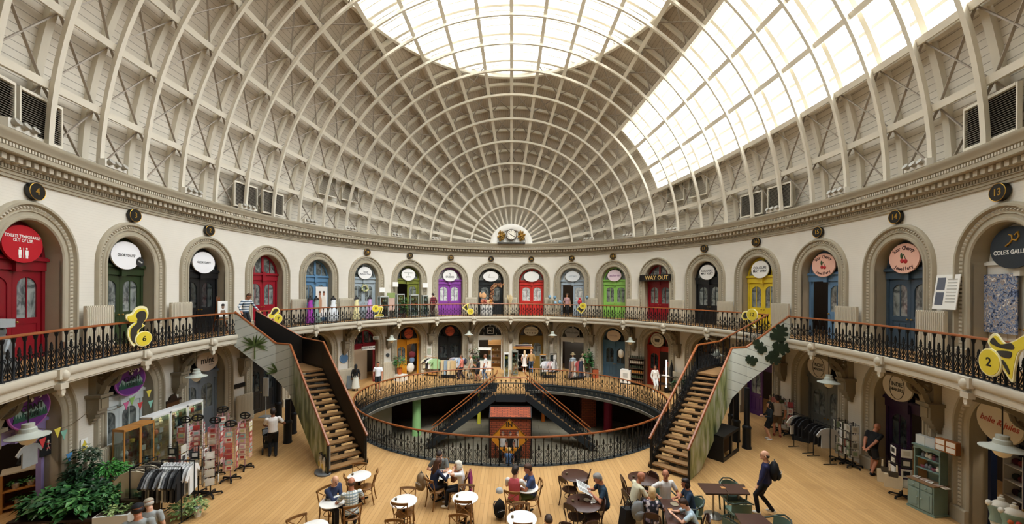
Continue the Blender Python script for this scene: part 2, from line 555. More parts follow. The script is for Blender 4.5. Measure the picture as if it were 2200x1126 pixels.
def purlin(th):
    mb = MB().use(M_RIB); rows = []
    lim = 15.2
    for i in range(49):
        y = -lim + 2*lim*i/48
        y = lim * sin(PI/2 * y / lim)
        p0 = Vector(dome(th, y, -.1)); p1 = Vector(dome(th, y, .2))
        rr = Vector((cos(rad(th)), 0, sin(rad(th)))); tt = Vector((-sin(rad(th)), 0, cos(rad(th))))
        w = .1 if math.hypot(p0.x, p0.z - ZD) > 3 else .06
        rows.append([p0 + tt*w, p0 - tt*w, p0 - tt*w + rr*.1, p0 - tt*.04 + rr*.1, p1 - tt*.04, p1 + tt*.04, p0 + tt*.04 + rr*.1, p0 + tt*w + rr*.1])
    mb.grid(rows, closed=True)
    mb.build('purlin', ceil, smooth=True, angle=30)
for k in range(1, 20): purlin(9 * k)
xb = MB().use(mat('a2978a', .6))
for j in range(3, 23):
    y0, y1 = JY[j], JY[j+1]
    for k in range(0, 20):
        if 2 <= k <= 4 and y0 < NLY + .3 and y1 > -NLY: continue
        t0, t1 = 9*k, 9*k + 9
        p = [Vector(dome(t, y, .14)) for t in (t0, t1) for y in (y0, y1)]
        if max(q.z for q in p) > ZL + .1: continue
        xb.bar(p[0], p[3], .06, .03); xb.bar(p[1], p[2], .06, .03)
tag(xb.build('cross_bracing', ceil, smooth=False), kind='stuff')
# lantern: the crown of the dome, all glass
win1 = struct('window_1')
M_SKY = glass('f2f6f8', .06)
bm_obj(cut(shell(False), True), 'pane', M_SKY, win1)
la, lb = aB * math.sqrt(1 - ((ZL - ZD) / bB) ** 2), bB * math.sqrt(1 - ((ZL - ZD) / bB) ** 2)
cm = MB().use(M_WHITE)
rows = []
for i in range(97):
    t = 2*PI*i/96
    rows.append([((lb + d)*cos(t), (la + d)*sin(t), ZL + z) for d, z in ((.05, -.22), (-.12, -.2), (-.14, .12), (-.02, .14), (.05, -.22))])
cm.grid(rows); cm.build('curb', win1)
gb = MB().use(M_WHITE)
for j in range(5, 24):
    for f in (0, .25, .5, .75):
        y = JY[j] + (JY[j+1] - JY[j]) * f
        R = bB * math.sqrt(max(0, 1 - (y / aB) ** 2))
        if ZD + R < ZL + .05: continue
        t0 = math.degrees(math.asin((ZL - ZD) / R)); pts = []
        for i in range(25): pts.append(Vector(dome(t0 + (180 - 2*t0)*i/24, y, OB - .03)))
        for p, q in zip(pts, pts[1:]): gb.bar(p, q, .08 if f else .12, .08)
gb.build('glazing_bars', win1, smooth=False)
# north light: the long glazed strip on the right
win2 = struct('window_2')
bm_obj(shell(True), 'pane', M_SKY, win2)
gb = MB().use(M_RIB)
for t in (21, 24, 30, 33, 39, 42):
    pts = [Vector(dome(t, -NLY + 2*NLY*i/40, OB - .04)) for i in range(41)]
    for p, q in zip(pts, pts[1:]): gb.bar(p, q, .1, .12)
gb.build('glazing_bars', win2, smooth=False)
gb = MB().use(M_WHITE)
for t, d in ((18, 0), (45, 0)):
    pts = [Vector(dome(t, -NLY + 2*NLY*i/40, OB - .12)) for i in range(41)]
    for p, q in zip(pts, pts[1:]): gb.bar(p, q, .2, .25)
for y in (-NLY, NLY):
    pts = [Vector(dome(18 + 27*i/20, y, OB - .12)) for i in range(21)]
    for p, q in zip(pts, pts[1:]): gb.bar(p, q, .2, .2)
gb.build('frame', win2, smooth=False)

# lunette and clock at the far end of the roof
lu = struct('clock_lunette', (0, AY - .42, 9.8))
m = MB().use(mat('f4f1ea', .5))
m.prism([(1.62*cos(PI*i/24), 1.55*sin(PI*i/24)) for i in range(25)], .05, .4)
m.build('panel', lu, smooth=False)
m = MB().use(mat('f4f1ea', .5)); rows = []
for i in range(33):
    a = PI*i/32
    rows.append([(r*cos(a), y, r*sin(a)*.965) for r, y in ((1.1, .06), (1.12, -.05), (1.2, -.1), (1.5, -.1), (1.62, -.04), (1.66, .2))])
m.grid(rows); m.build('arch_moulding', lu)
ck = thing('wall_clock', 'round white clock with roman numerals in the lunette under the far end of the dome', 'clock', (0, AY - .5, 10.5))
def disc(mb, r, y0, y1, n=28, z=1.):
    mb.prism([(r*cos(2*PI*i/n), r*z*sin(2*PI*i/n)) for i in range(n)], y0, y1)
m = MB().use(mat('3a2417', .4)); disc(m, .42, -.1, .1); m.build('case', ck)
m = MB().use(mat('f5efe2', .5)); disc(m, .37, -.12, -.1); m.build('face', ck)
m = MB().use(M_BLACK)
for a, l, w in ((rad(150), .2, .035), (rad(-33), .31, .025)):
    m.bar((0, -.135, 0), (l*cos(a), -.135, l*sin(a)), w, .012, (0, 1, 0))
m.build('hands', ck, smooth=False)
for i, t in enumerate(['XII', 'I', 'II', 'III', 'IV', 'V', 'VI', 'VII', 'VIII', 'IX', 'X', 'XI']):
    a = PI/2 - i*PI/6
    lettering(t, .1, M_BLACK, ck, .29*cos(a), .29*sin(a), -.125, rot=PI/2 - a, name='numeral')
for sx, lab in ((-1, 'left'), (1, 'right')):
    t = thing('gilt_ornament', 'gilded carved foliage ornament on the %s side of the far clock' % lab, 'ornament', (sx*.8, AY - .48, 9.98))
    m = MB().use(mat('9a7431', .5, .4, var=.3, scale=9))
    rnd = random.Random(4)
    for i in range(70):
        a = rnd.uniform(0, 6.28); r = rnd.uniform(0, 1)**.6
        m.ell((r*.25*cos(a)*1.0 - sx*.02, -.03 + rnd.uniform(-.05, .05), .45 + r*.36*sin(a)), (rnd.uniform(.05, .1), .06, rnd.uniform(.05, .11)), 7, 5)
    m.build('carving', t)
t = MB().use(mat('4a4843', .6)); t.box(-1.06, -.18, 0, 1.06, .05, .12)
o = t.build('clock_shelf', smooth=False); o.location = (0, AY - .5, 9.80); tag(o, 'dark grey shelf under the far clock in the white lunette', 'shelf')
# ------------------------------------------------------------ doors
def pane_mat(a, b, key):                            # opaque pane; dim interior and reflections painted in as mottled greys
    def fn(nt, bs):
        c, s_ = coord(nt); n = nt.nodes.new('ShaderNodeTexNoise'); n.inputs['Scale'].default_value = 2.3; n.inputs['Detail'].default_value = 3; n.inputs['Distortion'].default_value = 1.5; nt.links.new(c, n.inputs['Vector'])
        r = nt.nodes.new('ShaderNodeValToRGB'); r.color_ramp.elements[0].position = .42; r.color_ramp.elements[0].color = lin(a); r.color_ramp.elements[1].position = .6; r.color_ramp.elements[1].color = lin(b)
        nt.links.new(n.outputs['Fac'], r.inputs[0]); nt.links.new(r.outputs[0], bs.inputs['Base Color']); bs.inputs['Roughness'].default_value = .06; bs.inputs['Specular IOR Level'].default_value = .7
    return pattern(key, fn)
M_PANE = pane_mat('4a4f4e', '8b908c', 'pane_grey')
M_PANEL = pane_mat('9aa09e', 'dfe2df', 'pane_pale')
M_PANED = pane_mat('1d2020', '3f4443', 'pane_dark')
REC = .40                                          # how far the door plane sits behind the wall face
_lf = {}
def leaf_mesh(col, w, h, glaze):
    key = (col, round(w, 3), round(h, 2), glaze)
    if key in _lf: return _lf[key]
    c = mat(col, .35, var=.05, spec=.5); m = MB().use(c)
    st = .13; zl = h*.40; zs = h - .42
    m.box(0, -.03, 0, st, .03, h); m.box(w - st, -.03, 0, w, .03, h)
    m.box(st, -.03, 0, w - st, .03, .2); m.box(st, -.03, zl, w - st, .03, zl + .16)
    m.box(st, -.01, .2, w - st, .02, zl)
    m.box(st + .07, -.03, .28, w/2 - .03, -.01, zl - .08); m.box(w/2 + .03, -.03, .28, w - st - .07, -.01, zl - .08)
    a, b = st, w - st; cx, r = (a + b)/2, (b - a)/2
    arc = [(cx - r*cos(PI*i/10), zs + .24*sin(PI*i/10)) for i in range(11)]
    for i in range(10):
        (x0, z0), (x1, z1) = arc[i], arc[i+1]
        m.prism([(x0, z0), (x1, z1), (x1, h), (x0, h)], -.03, .03)
    if glaze: m.box(cx - .016, -.025, zl + .16, cx + .016, .025, zs + .24)
    else:
        m.box(a, -.01, zl + .16, b, .02, zs + .2); m.box(a + .07, -.03, zl + .24, cx - .03, -.01, zs); m.box(cx + .03, -.03, zl + .24, b - .07, -.01, zs)
    g = MB(); g.use(M_PANE); g.prism([(a, zl + .16), (b, zl + .16)] + [(x, z) for x, z in reversed(arc)], -.004, .004)
    k = MB().use(mat('b08a45', .3, .8)); k.ell((0, -.075, 0), (.03, .03, .03), 8, 6); k.tube([(0, -.03, 0), (0, -.075, 0)], .012, 6); k.lathe([(.04, -.01), (.04, .01)], 8, (0, 0, 0))
    _lf[key] = (m.mesh('leaf', False), g.mesh('pane', False), k.mesh('handle'))
    return _lf[key]
_door_n = [0]
def door(k, lv, col, left=0, right=0, pane=None, fan=None, glaze=(1, 1), solid_fan=None, bars=True):
    """arched doorway with fanlight and two leaves; left/right = opening angle in degrees, None = leaf missing"""
    s = S(k); zf, zt, zs = LV[lv]; _door_n[0] += 1
    x, y, nx, ny = E(s)
    r = struct('door_%d' % _door_n[0], (x - nx*REC, y - ny*REC, zf), wrz(s)); r.scale = (XS(k), 1, 1)
    c = mat(col, .35, var=.05, spec=.5)
    H = zs - zf; R = R0
    m = MB().use(c)
    m.box(-R, -.06, 0, -R + .1, .06, H); m.box(R - .1, -.06, 0, R, .06, H)
    rows = []
    for i in range(25):
        a = PI*i/24
        rows.append([(q*cos(a), yy, H + q*sin(a)) for q, yy in ((R, -.06), (R - .1, -.06), (R - .1, .06), (R, .06))])
    m.grid(rows, closed=True)
    m.build('frame', r, angle=30)
    m = MB().use(c)
    m.box(-R, -.09, H - .30, R, .07, H - .04); m.box(-R - .02, -.15, H - .04, R + .02, .07, H + .04); m.box(-R, -.12, H + .04, R, .07, H + .07)
    m.box(-.09, -.17, H - .34, .09, -.05, H + .12)
    m.build('transom', r, smooth=False)
    if bars:
        m = MB().use(c); m.box(-.07, -.05, H + .07, .07, .05, H + R - .08)
        for q in (-.5, .5): m.box(q - .018, -.03, H + .07, q + .018, .03, H + math.sqrt(.88*.88 - q*q))
        m.build('fanlight_bars', r, smooth=False)
    m = MB().use(fan or M_PANE)
    m.prism([(-R + .08, H + .05)] + [(-(R - .08)*cos(PI*i/20), H + .05 + (R - .1)*sin(PI*i/20)) for i in range(21)], -.005, .005)
    m.build('fanlight', r, smooth=False)
    w = R - .11; h = H - .31
    for side, ang in ((-1, left), (1, right)):
        if ang is None: continue
        lm, gm, km = leaf_mesh(col, w, h, glaze[0 if side < 0 else 1])
        o = link('leaf', lm, r)
        if side < 0: o.location = (-w - .005, 0, .01); o.rotation_euler = (0, 0, rad(ang))
        else: o.location = (w + .005, 0, .01); o.rotation_euler = (0, 0, PI - rad(ang)); 
        if glaze[0 if side < 0 else 1]:
            g = link('pane', gm, o)
            if pane: g.data = gm.copy(); g.data.materials.clear(); g.data.materials.append(pane)
        k = link('handle', km, o); k.location = (w - .08, .0, 1.0)
        if side > 0: k.rotation_euler = (0, 0, PI)
    return r
M_FANL = M_PANEL
UP = {  # bay: colour, options (upper floor)
 -1: ('23282a', {}), 1: ('c8352f', dict(pane=M_PANEL)), -2: ('8d46a4', dict(pane=M_PANEL, fan=M_FANL)), 2: ('a6b6c4', dict(left=None, fan=M_FANL, pane=M_PANEL)),
 -3: ('7a8031', dict(left=70)), 3: ('8fc45f', {}), -4: ('a9b6be', {}), 4: ('8e1320', {}),
 -5: ('6189ab', {}), 5: ('17181a', {}), -6: ('931525', {}), 6: ('e3c52f', {}),
 -7: ('141416', dict(pane=M_PANED)), 7: ('5b7ea0', dict(left=None)), -8: ('2f3d24', {}), 8: ('3a4c5c', {}), -9: ('7c0f1c', dict(glaze=(0, 1))), 9: ('dedbd2', dict(fan=M_FANL, pane=M_PANEL)),
}
LOW = {
 -1: ('eceae4', dict(left=None, right=None)), 1: ('8a6a2e', {}), -2: ('1d1f20', dict(pane=M_PANED, fan=M_PANED)), 2: ('d9d4c8', dict(left=None, right=None)),
 -3: ('d08a1e', dict(right=None)), 3: ('46667c', dict(pane=M_PANED)), -4: ('7d1020', dict(left=None, right=None)), 4: ('a5291b', dict(right=None, pane=M_PANED)),
 -5: ('2a2d2e', dict(pane=M_PANED)), 5: ('1f2122', dict(pane=M_PANED)), -6: ('1b1d1f', dict(pane=M_PANED)), 6: ('442159', dict(right=None)),
 -7: ('76818c', {}), 7: ('6d6f6a', {}), -8: ('dfe6e4', {}), 8: ('2d1838', dict(right=None, pane=M_PANED)), -9: ('8e7fae', dict(left=None, right=None)), 9: ('15203a', dict(left=None, pane=M_PANED)),
}
for tab, lv in ((UP, 0), (LOW, 1)):
    pass
DOOR = {}
for k in sorted(UP, key=abs): DOOR[k, 1] = door(k, 1, UP[k][0], **UP[k][1])
for k in sorted(LOW, key=abs): DOOR[k, 0] = door(k, 0, LOW[k][0], **dict(dict(fan=M_PANED), **LOW[k][1]))
for k in (-10, 10): door(k, 1, '8d8778'); door(k, 0, '6c675c')

# ------------------------------------------------------------ numbered plaques over the upper arches
cname = {-1: 'charcoal flower-arched', 1: 'bright red', -2: 'purple', 2: 'pale blue half-open', -3: 'olive green', 3: 'lime green', -4: 'pale grey-blue', 4: 'way-out red', -5: 'steel blue', 5: 'black', -6: 'plain red', 6: 'yellow',
         -7: 'black easel-side', 7: 'mid blue', -8: 'dark green', 8: 'slate blue', -9: 'crimson', 9: 'white'}
NUM = {-1: 21, 1: 20, -2: 22, 2: 19, -3: 23, 3: 18, -4: 24, 5: 17, 6: 16, 7: 15, -7: 2, 8: 14, -8: 3, 9: 13, -9: 4}
for k, n in NUM.items():
    x, y, z = W(S(k), 8.67, .03)
    t = thing('number_plaque', 'round black plaque with gold number %d above the %s upper door' % (n, cname[k]), 'plaque', (x, y, z), wrz(S(k)))
    m = MB().use(mat('1d1b18', .4)); disc(m, .225, -.1, 0); m.use(M_GOLD)
    m.tube([(.215*cos(2*PI*i/24), -.1, .215*sin(2*PI*i/24)) for i in range(24)], .008, 5, closed=True)
    m.build('disc', t, angle=30)
    lettering(str(n), .25, M_GOLD, t, y=-.103, sx=.9, name='numeral')

# ------------------------------------------------------------ radiators
def radiator_mesh(w, h):
    m = MB().use(mat('d3cab6', .5)); n = int(w / .06)
    for i in range(n):
        x = -w/2 + w*(i + .5)/n
        m.box(x - .021, -.13, .1, x + .021, -.04, h); m.box(x - .012, -.145, .14, x + .012, -.03, h - .04)
    m.box(-w/2, -.12, .13, w/2, -.05, .18); m.box(-w/2, -.12, h - .1, w/2, -.05, h - .05)
    for x in (-w/2 + .1, w/2 - .1): m.box(x - .02, -.11, 0, x + .02, -.06, .12)
    v = MB().use(mat('d3cab6', .5)); v.tube([(w/2, -.085, .16), (w/2 + .07, -.085, .16), (w/2 + .07, -.085, 0)], .014, 6); v.ell((w/2 + .07, -.085, .18), .03, 7, 5)
    return m.mesh('radiator', False), v.mesh('valve')
RU, RL = radiator_mesh(.92, 1.36), radiator_mesh(.86, 1.3)
def nm(j):                                          # doors either side of pier j
    a = j if j > 0 else (j - 1 if j < 0 else -1)
    return a
piers_up = [-8, -7, -5, -4, -2, -1, 0, 1, 2, 3, 4, 5, 6, 7, 8]
for j in piers_up:
    s = j*SP; x, y, z = W(s, ZB, .12)
    lo, hi = (j, j + 1) if j > 0 else ((j - 1, j) if j < 0 else (-1, 1))
    l, r_ = cname[lo], cname[hi]
    t = thing('radiator', 'cream column radiator on the balcony between the %s and %s doors' % (l, r_), 'radiator', (x, y, ZB + .01), wrz(s))
    link('column_block', RU[0], t); link('valve', RU[1], t)
lowr = {-8: 'cream column radiator behind the pot plants in the left arcade', -6: 'cream column radiator under the black nameplate near the left staircase', -4: 'cream column radiator under the round blue plaque', 
        -3: 'white boxed radiator between the crimson and orange ground floor doors', 4: 'cream column radiator behind the menu stand by the red restaurant door'}
for j, lab in lowr.items():
    s = j*SP; x, y, z = W(s, 0, .12)
    t = thing('radiator', lab, 'radiator', (x, y, .01), wrz(s))
    link('column_block', RL[0], t); link('valve', RL[1], t)

# ------------------------------------------------------------ oval shop signs
def oval(name, label, s, z, d, w, h, col, rim=None, group=None, thick=.05, rot=0):
    x, y, zz = W(s, z, d)
    t = thing(name, label, 'sign', (x, y, z), wrz(s) + rot, group)
    m = MB().use(mat(col, .5, spec=.2)); n = 40
    m.prism([(w/2*cos(2*PI*i/n), h/2*sin(2*PI*i/n)) for i in range(n)], -thick/2, thick/2)
    m.build('board', t, angle=30)
    if rim:
        m = MB().use(mat(rim, .5)); m.tube([(w/2*cos(2*PI*i/n), 0, h/2*sin(2*PI*i/n)) for i in range(n)], .03, 6, closed=True); m.build('rim', t)
    m = MB().use(mat('2a2723', .5))                                          # fixing behind the board
    m.bar((0, thick/2, h*.2), (0, .25, h*.2), .03, .03); m.build('bracket', t, smooth=False)
    return t
BLK = mat('1a1a1c', .5); GRY = mat('77777a', .5); WHT = mat('f2f0ea', .5)
SU, SD = 7.32, -.18                                 # height of the upper signs; stand-off from the wall face
def osc(t, k): t.scale = (XS(k), 1, 1 if abs(k) < 4 else .95); return t
def usign(k, label, col, w=1.12, h=.86, rim=None, z=SU, d=SD): return osc(oval('shop_sign', label, S(k), z, d, w, h, col, rim), k)
t = usign(-9, 'red oval toilets notice over the crimson upper door', 'b3202a', 1.2, 1.0)
lettering('TOILETS TEMPORARILY\nOUT OF USE.', .118, WHT, t, z=.14, y=-.03, sx=.86)
for x in (-.1, .1):
    m = MB().use(WHT); m.ell((x, -.03, -.12), (.028, .008, .03), 8, 6); m.box(x - .045, -.034, -.30, x + .045, -.026, -.16); m.box(x - .035, -.034, -.38, x - .006, -.026, -.28); m.box(x + .006, -.034, -.38, x + .035, -.026, -.28)
    m.build('figure_symbol', t, smooth=False)
m = MB().use(WHT); m.box(-.006, -.034, -.38, .006, -.026, -.1); m.build('divider', t, smooth=False)
t = usign(-8, 'white oval shop sign with a dark badge over the dark green upper door', 'f0eff0', 1.24, .98)
lettering("GLORYDAYS'", .13, BLK, t, z=0, y=-.03, sx=.95)
m = MB().use(mat('2c2b2b', .5)); n = 32
m.prism([((.56 + (.17 if i % 2 else .15)*cos(2*PI*i/n)), -.2 + (.19 if i % 2 else .165)*sin(2*PI*i/n)) for i in range(n)], -.05, -.03); m.build('badge', t, smooth=False)
lettering('NEW', .08, WHT, t, .56, -.2, -.055, rot=.4)
t = usign(-7, 'white oval shop sign over the black upper door beside the small easel', 'f0eff0', 1.2, .95)
lettering("GLORYDAYS'", .13, BLK, t, z=0, y=-.03, sx=.95)
t = usign(-4, 'white oval sign with grey serif lettering over the pale grey-blue door', 'f5f4f2')
lettering('Tassel\nMade to Wear', .17, GRY, t, y=-.03, shear=.2, sx=.9)
t = usign(-3, 'white oval gallery sign over the olive green door', 'f5f4f2')
lettering('evergreen\n&\ngallery', .16, mat('a9aca2', .5), t, y=-.03, sx=1.05)
t = usign(-2, 'white oval sign with black block letters over the purple door', 'f5f4f2')
lettering('DJ\nSTUDIOS', .22, BLK, t, y=-.03, sx=.75)
t = usign(-1, 'white oval sign with faint script over the black upper door with the flower arch', 'f3f2f0', 1.2, .8)
lettering('L', .42, mat('d3cfc8', .5), t, -.12, .02, -.03, shear=.3); lettering('little things', .09, mat('d3cfc8', .5), t, .12, -.1, -.03, shear=.3)
usign(1, 'blank white oval sign over the bright red upper door', 'f3f2ee', 1.2, .8)
t = usign(2, 'pale grey oval sign with light lettering over the half-open pale blue door', 'dfe4e8', 1.15, .78)
lettering('ARTEMIS', .17, mat('aab4bd', .5), t, y=-.03)
t = usign(3, 'pale pink oval sign with thin script over the lime green door', 'e9d3dc', 1.12, .8)
lettering('etherie', .22, mat('9b6a94', .5), t, y=-.03, shear=.3, sx=1.3)
t = usign(5, 'white oval sign with rounded letters over the black upper door on the right', 'f1efea', 1.1, .9)
lettering('COLOURS\nMAY VARY', .19, BLK, t, y=-.03, sx=.95)
t = usign(6, 'white oval sign with rounded letters over the yellow door', 'f1efea', 1.1, .9)
lettering('COLOURS\nMAY VARY', .19, BLK, t, y=-.03, sx=.95)
def cherry(k, label):
    t = usign(k, label, 'e9b7a2', 1.2, 1.02)
    BR = mat('3a1c22', .5)
    for txt, sg in (('Sour Cherry', 1), ('Jewellery', -1)):
        n = len(txt)
        for i, ch in enumerate(txt):
            if ch == ' ': continue
            a = (i - (n - 1)/2) * .175
            if sg > 0: lettering(ch, .19, BR, t, .5*sin(a), .02 + .33*cos(a) , -.03, rot=a, name='letter')
            else: lettering(ch, .18, BR, t, .5*sin(a), -.02 - .34*cos(a), -.03, rot=-a, name='letter')
    m = MB().use(mat('b3282f', .4)); m.ell((-.06, -.03, -.08), (.075, .02, .075)); m.ell((.08, -.03, -.1), (.075, .02, .075)); m.build('cherries', t)
    m = MB().use(mat('35512f', .5)); m.tube([(-.06, -.035, -.02), (-.03, -.035, .08), (-.01, -.035, .15)], .01, 5); m.tube([(.08, -.035, -.03), (.04, -.035, .08), (-.01, -.035, .15)], .01, 5); m.ell((-.09, -.03, .1), (.045, .01, .1)); m.build('stalk', t)
cherry(7, 'pink oval jewellery sign over the mid blue door'); cherry(8, 'pink oval jewellery sign over the slate blue door')
t = usign(9, 'dark grey oval gallery sign with a gold bird over the white door', '343a40', 1.3, 1.08)
lettering("COLE'S GALLERY", .155, WHT, t, z=-.12, y=-.03, sx=.92)
m = MB().use(M_GOLD); m.tube([(-.17, -.035, .04), (-.05, -.035, .12), (.02, -.035, .2), (.0, -.035, .3), (-.08, -.035, .34)], .018, 5); m.tube([(.02, -.035, .2), (.13, -.035, .16), (.2, -.035, .26), (.17, -.035, .38), (.08, -.035, .3)], .018, 5); m.build('bird_emblem', t)
# WAY OUT box
x, y, z = W(S(4), 7.1, .1)
t = thing('way_out_sign', 'black box sign with gold way out letters over the dark red upper door', 'sign', (x, y, 7.08), wrz(S(4)))
m = MB().use(mat('17120e', .5)); m.box(-1.1, -.14, -.21, 1.02, .3, .21); m.build('box', t, smooth=False)
lettering('WAY OUT', .36, mat('d9b36a', .4), t, .12, 0, -.145, sx=.95)
# ground floor signs
LS = 3.05
def lsign(k, label, col, w=1.12, h=.8, rim=None, z=LS, d=-.1): return osc(oval('shop_sign', label, S(k), z, d, w, h, col, rim), k)
t = lsign(-1, 'black oval sign with a white square logo over the white framed shop', '1c2024', 1.12, .7)
m = MB().use(WHT)
for a in ((-.24, -.22, .24, -.19), (-.24, .23, .24, .26), (-.24, -.22, -.21, .26), (.21, -.22, .24, .26)): m.box(a[0], -.034, a[1], a[2], -.026, a[3])
m.build('square_outline', t, smooth=False); lettering('FIG', .22, WHT, t, z=.02, y=-.03)
t = lsign(1, 'cream oval sign with four small icons over the ochre ground floor door', 'd5cfbb', 1.14, .72)
lettering('PHO NGUYEN', .14, mat('5c4a36', .5), t, z=.1, y=-.03)
m = MB().use(mat('5c4a36', .5))
for x in (-.3, -.1, .1, .3): m.ell((x, -.03, -.14), (.05, .01, .05), 8, 6)
m.build('icon_row', t)
for k, lab in ((-2, 'round orange sign on black oval over the black ground floor door'), (-3, 'round orange sign on black oval over the orange door')):
    t = lsign(k, lab, '17120f', 1.12, .86, z=3.1)
    m = MB().use(mat('c1502a', .5)); disc(m, .36, -.045, -.02); m.build('roundel', t, angle=30)
    m = MB().use(mat('3a140c', .5)); m.tube([(.32*cos(i*PI/12), -.046, .32*sin(i*PI/12)) for i in range(24)], .01, 4, closed=True); m.build('inner_ring', t)
    lettering('POUCH\nVINTAGE', .16, mat('3a140c', .5), t, y=-.05, rot=-.12)
t = lsign(2, 'grey oval sign with dark script over the white framed wardrobe shop', '9a9b9d', 1.14, .76)
lettering('Wardrobe', .22, mat('3b3f4a', .5), t, z=.02, y=-.03, shear=.3); lettering('THE', .08, mat('3b3f4a', .5), t, z=.2, y=-.03)
t = lsign(3, 'cream oval sign with faint lettering over the blue ground floor door', 'd9c8b4', 1.12, .78)
lettering('PAX POSSE', .13, mat('a08d86', .5), t, y=-.03)
t = lsign(4, 'round cream badge sign over the red restaurant door', 'cfc5ae', 1.06, .96, rim='4f4436')
m = MB().use(mat('3d352b', .5)); m.prism([(-.16, -.12), (.16, -.12), (.2, .1), (-.2, .1)], -.04, -.02); m.tube([(.38*cos(i*PI/12), -.03, .32*sin(i*PI/12)) for i in range(24)], .012, 4, closed=True); m.build('pot_emblem', t)
for i, ch in enumerate('CORN EXCHANGE'):
    if ch != ' ': a = (i - 6)*.19; lettering(ch, .1, mat('3d352b', .5), t, .46*sin(a), .39*cos(a), -.03, rot=a, name='letter')
t = lsign(-7, 'pale pink oval sign with black lower-case letters over the grey-blue door', 'cdbdab', 1.16, .92, z=3.18, d=.0)
lettering('m/nt', .4, BLK, t, z=.02, y=-.03, sx=.95); lettering('boutique', .07, GRY, t, .2, -.18, -.03)
def giant(k, label, d):
    t = lsign(k, label, '6a3684', 1.24, 1.04, rim='b262b0', z=3.12, d=d)
    G = mat('2c5646', .6, var=.2)
    m = MB().use(mat('8fa7a0', .6)); m.prism([(-.5, -.12), (-.36, .08), (-.22, -.05), (0, .0), (.2, .04), (.33, .16), (.5, -.08), (.42, -.24), (-.42, -.24)], -.032, -.026); m.build('mountains', t, smooth=False)
    m = MB().use(G); rnd = random.Random(k)
    for i in range(13): x = -.46 + .92*i/12; h = rnd.uniform(.1, .22); m.prism([(x - .06, -.26), (x + .06, -.26), (x, -.2 + h)], -.04, -.033)
    m.build('fir_trees', t, smooth=False)
    m = MB().use(mat('3b2e2c', .7)); m.ell((0, -.035, .3), (.1, .03, .15)); m.prism([(-.1, .38), (-.03, .42), (-.11, .5)], -.05, -.02); m.prism([(.1, .38), (.03, .42), (.11, .5)], -.05, -.02); m.build('owl', t)
    m = MB().use(WHT)
    for x in (-.075, .075): m.tube([(x + .05*cos(i*PI/6), -.06, .36 + .05*sin(i*PI/6)) for i in range(12)], .012, 4, closed=True)
    m.ell((0, -.06, .24), (.04, .02, .05), 8, 6); m.build('owl_face', t)
    m = MB().use(WHT); m.prism([(.27 + .07*cos(a), .3 + .07*sin(a)) for a in [-1.6 + .32*i for i in range(11)]] + [(.25 + .05*cos(a), .3 + .06*sin(a)) for a in [1.4 - .28*i for i in range(11)]], -.04, -.03); m.build('crescent_moon', t, smooth=False)
    lettering('GIANT', .25, mat('16211e', .5), t, .03, .04, -.045, sx=.9); lettering('TRIBE', .19, mat('16211e', .5), t, .03, -.16, -.045)
giant(-8, 'purple oval sign with owl and fir trees over the white ground floor door', -.02)
giant(-9, 'purple oval sign with owl and fir trees over the lilac ground floor door', -.02)
for k, lab in ((7, 'cream oval makers sign over the grey ground floor door'), (8, 'cream oval makers sign over the dark purple ground floor door')):
    t = lsign(k, lab, 'cfc4b0', 1.2, .96, z=3.14, d=0.)
    m = MB().use(BLK)
    m.tube([(.3*cos(2*PI*i/28), -.03, .42*sin(2*PI*i/28)) for i in range(28)], .009, 4, closed=True); m.build('ring_outline', t)
    lettering('INDIE', .2, BLK, t, z=.08, y=-.03, sx=.95); lettering('MAKERS', .15, BLK, t, z=-.1, y=-.03, sx=.95)
t = lsign(9, 'cream oval sign with red script over the navy ground floor doorway', 'cdc0a8', 1.36, 1.08, z=3.06, d=.05)
lettering('belle & jules', .23, mat('a8402f', .5), t, 0, -.02, -.03, shear=.3, rot=.06)
# ------------------------------------------------------------ cast-iron railings
def spiral(cx, cz, r, a0, turns, n=10, sg=1):
    return [(cx + r*(1 - .62*i/n)*cos(a0 + sg*turns*2*PI*i/n), cz + r*(1 - .62*i/n)*sin(a0 + sg*turns*2*PI*i/n)) for i in range(n + 1)]
def baluster_mesh(h):
    m = MB().use(M_IRON)
    m.lathe([(.045, 0), (.045, .03), (.022, .06), (.02, h*.5), (.018, h - .1), (.03, h - .07), (.035, h - .03), (.045, h)], 8)
    return m.mesh('baluster')
def scroll_mesh(w, h, base):
    """panel of scrollwork between two posts, centred on x = 0"""
    m = MB().use(M_IRON); q = .011; e = w/2 - .03
    P3 = lambda pts: [(x, 0, z) for x, z in pts]
    m.bar((0, 0, .03), (0, 0, h*.62), .02, .02, (0, 1, 0))
    m.prism([(0, h*.76), (.018, h*.71), (.034, h*.66), (.026, h*.62), (.045, h*.58), (.03, h*.55), (.012, h*.52), (-.012, h*.52), (-.03, h*.55), (-.045, h*.58), (-.026, h*.62), (-.034, h*.66), (-.018, h*.71)], -.012, .012)
    for s in (-1, 1):
        lo = spiral(s*e*.58, h*.13, e*.40, PI/2 if s > 0 else PI/2, 1.1, 10, -s)
        up = spiral(s*e*.68, h*.50, e*.34, -PI/2, 1.1, 9, s)
        m.tube(P3(list(reversed(lo)) + [(s*e*.25, h*.30), (s*.01, h*.36)]), q, 4, cap=False)
        m.tube(P3([(s*e*.95, h*.20), (s*e*.6, h*.33), (s*.012, h*.44)] ), q*.8, 4, cap=False)
        m.tube(P3([(s*.01, h*.34)] + up), q*.9, 4, cap=False)
    if base: m.box(-w/2, -.02, .0, w/2, .02, .035)
    return m.mesh('scroll_panel')
def merged(me, places):
    mb = MB(); mb.use(M_IRON)
    vs = [v.co.copy() for v in me.vertices]; fs = [tuple(p.vertices) for p in me.polygons]
    for loc, rz in places:
        mb.at(loc, rz); mb.raw(vs, fs)
    return mb
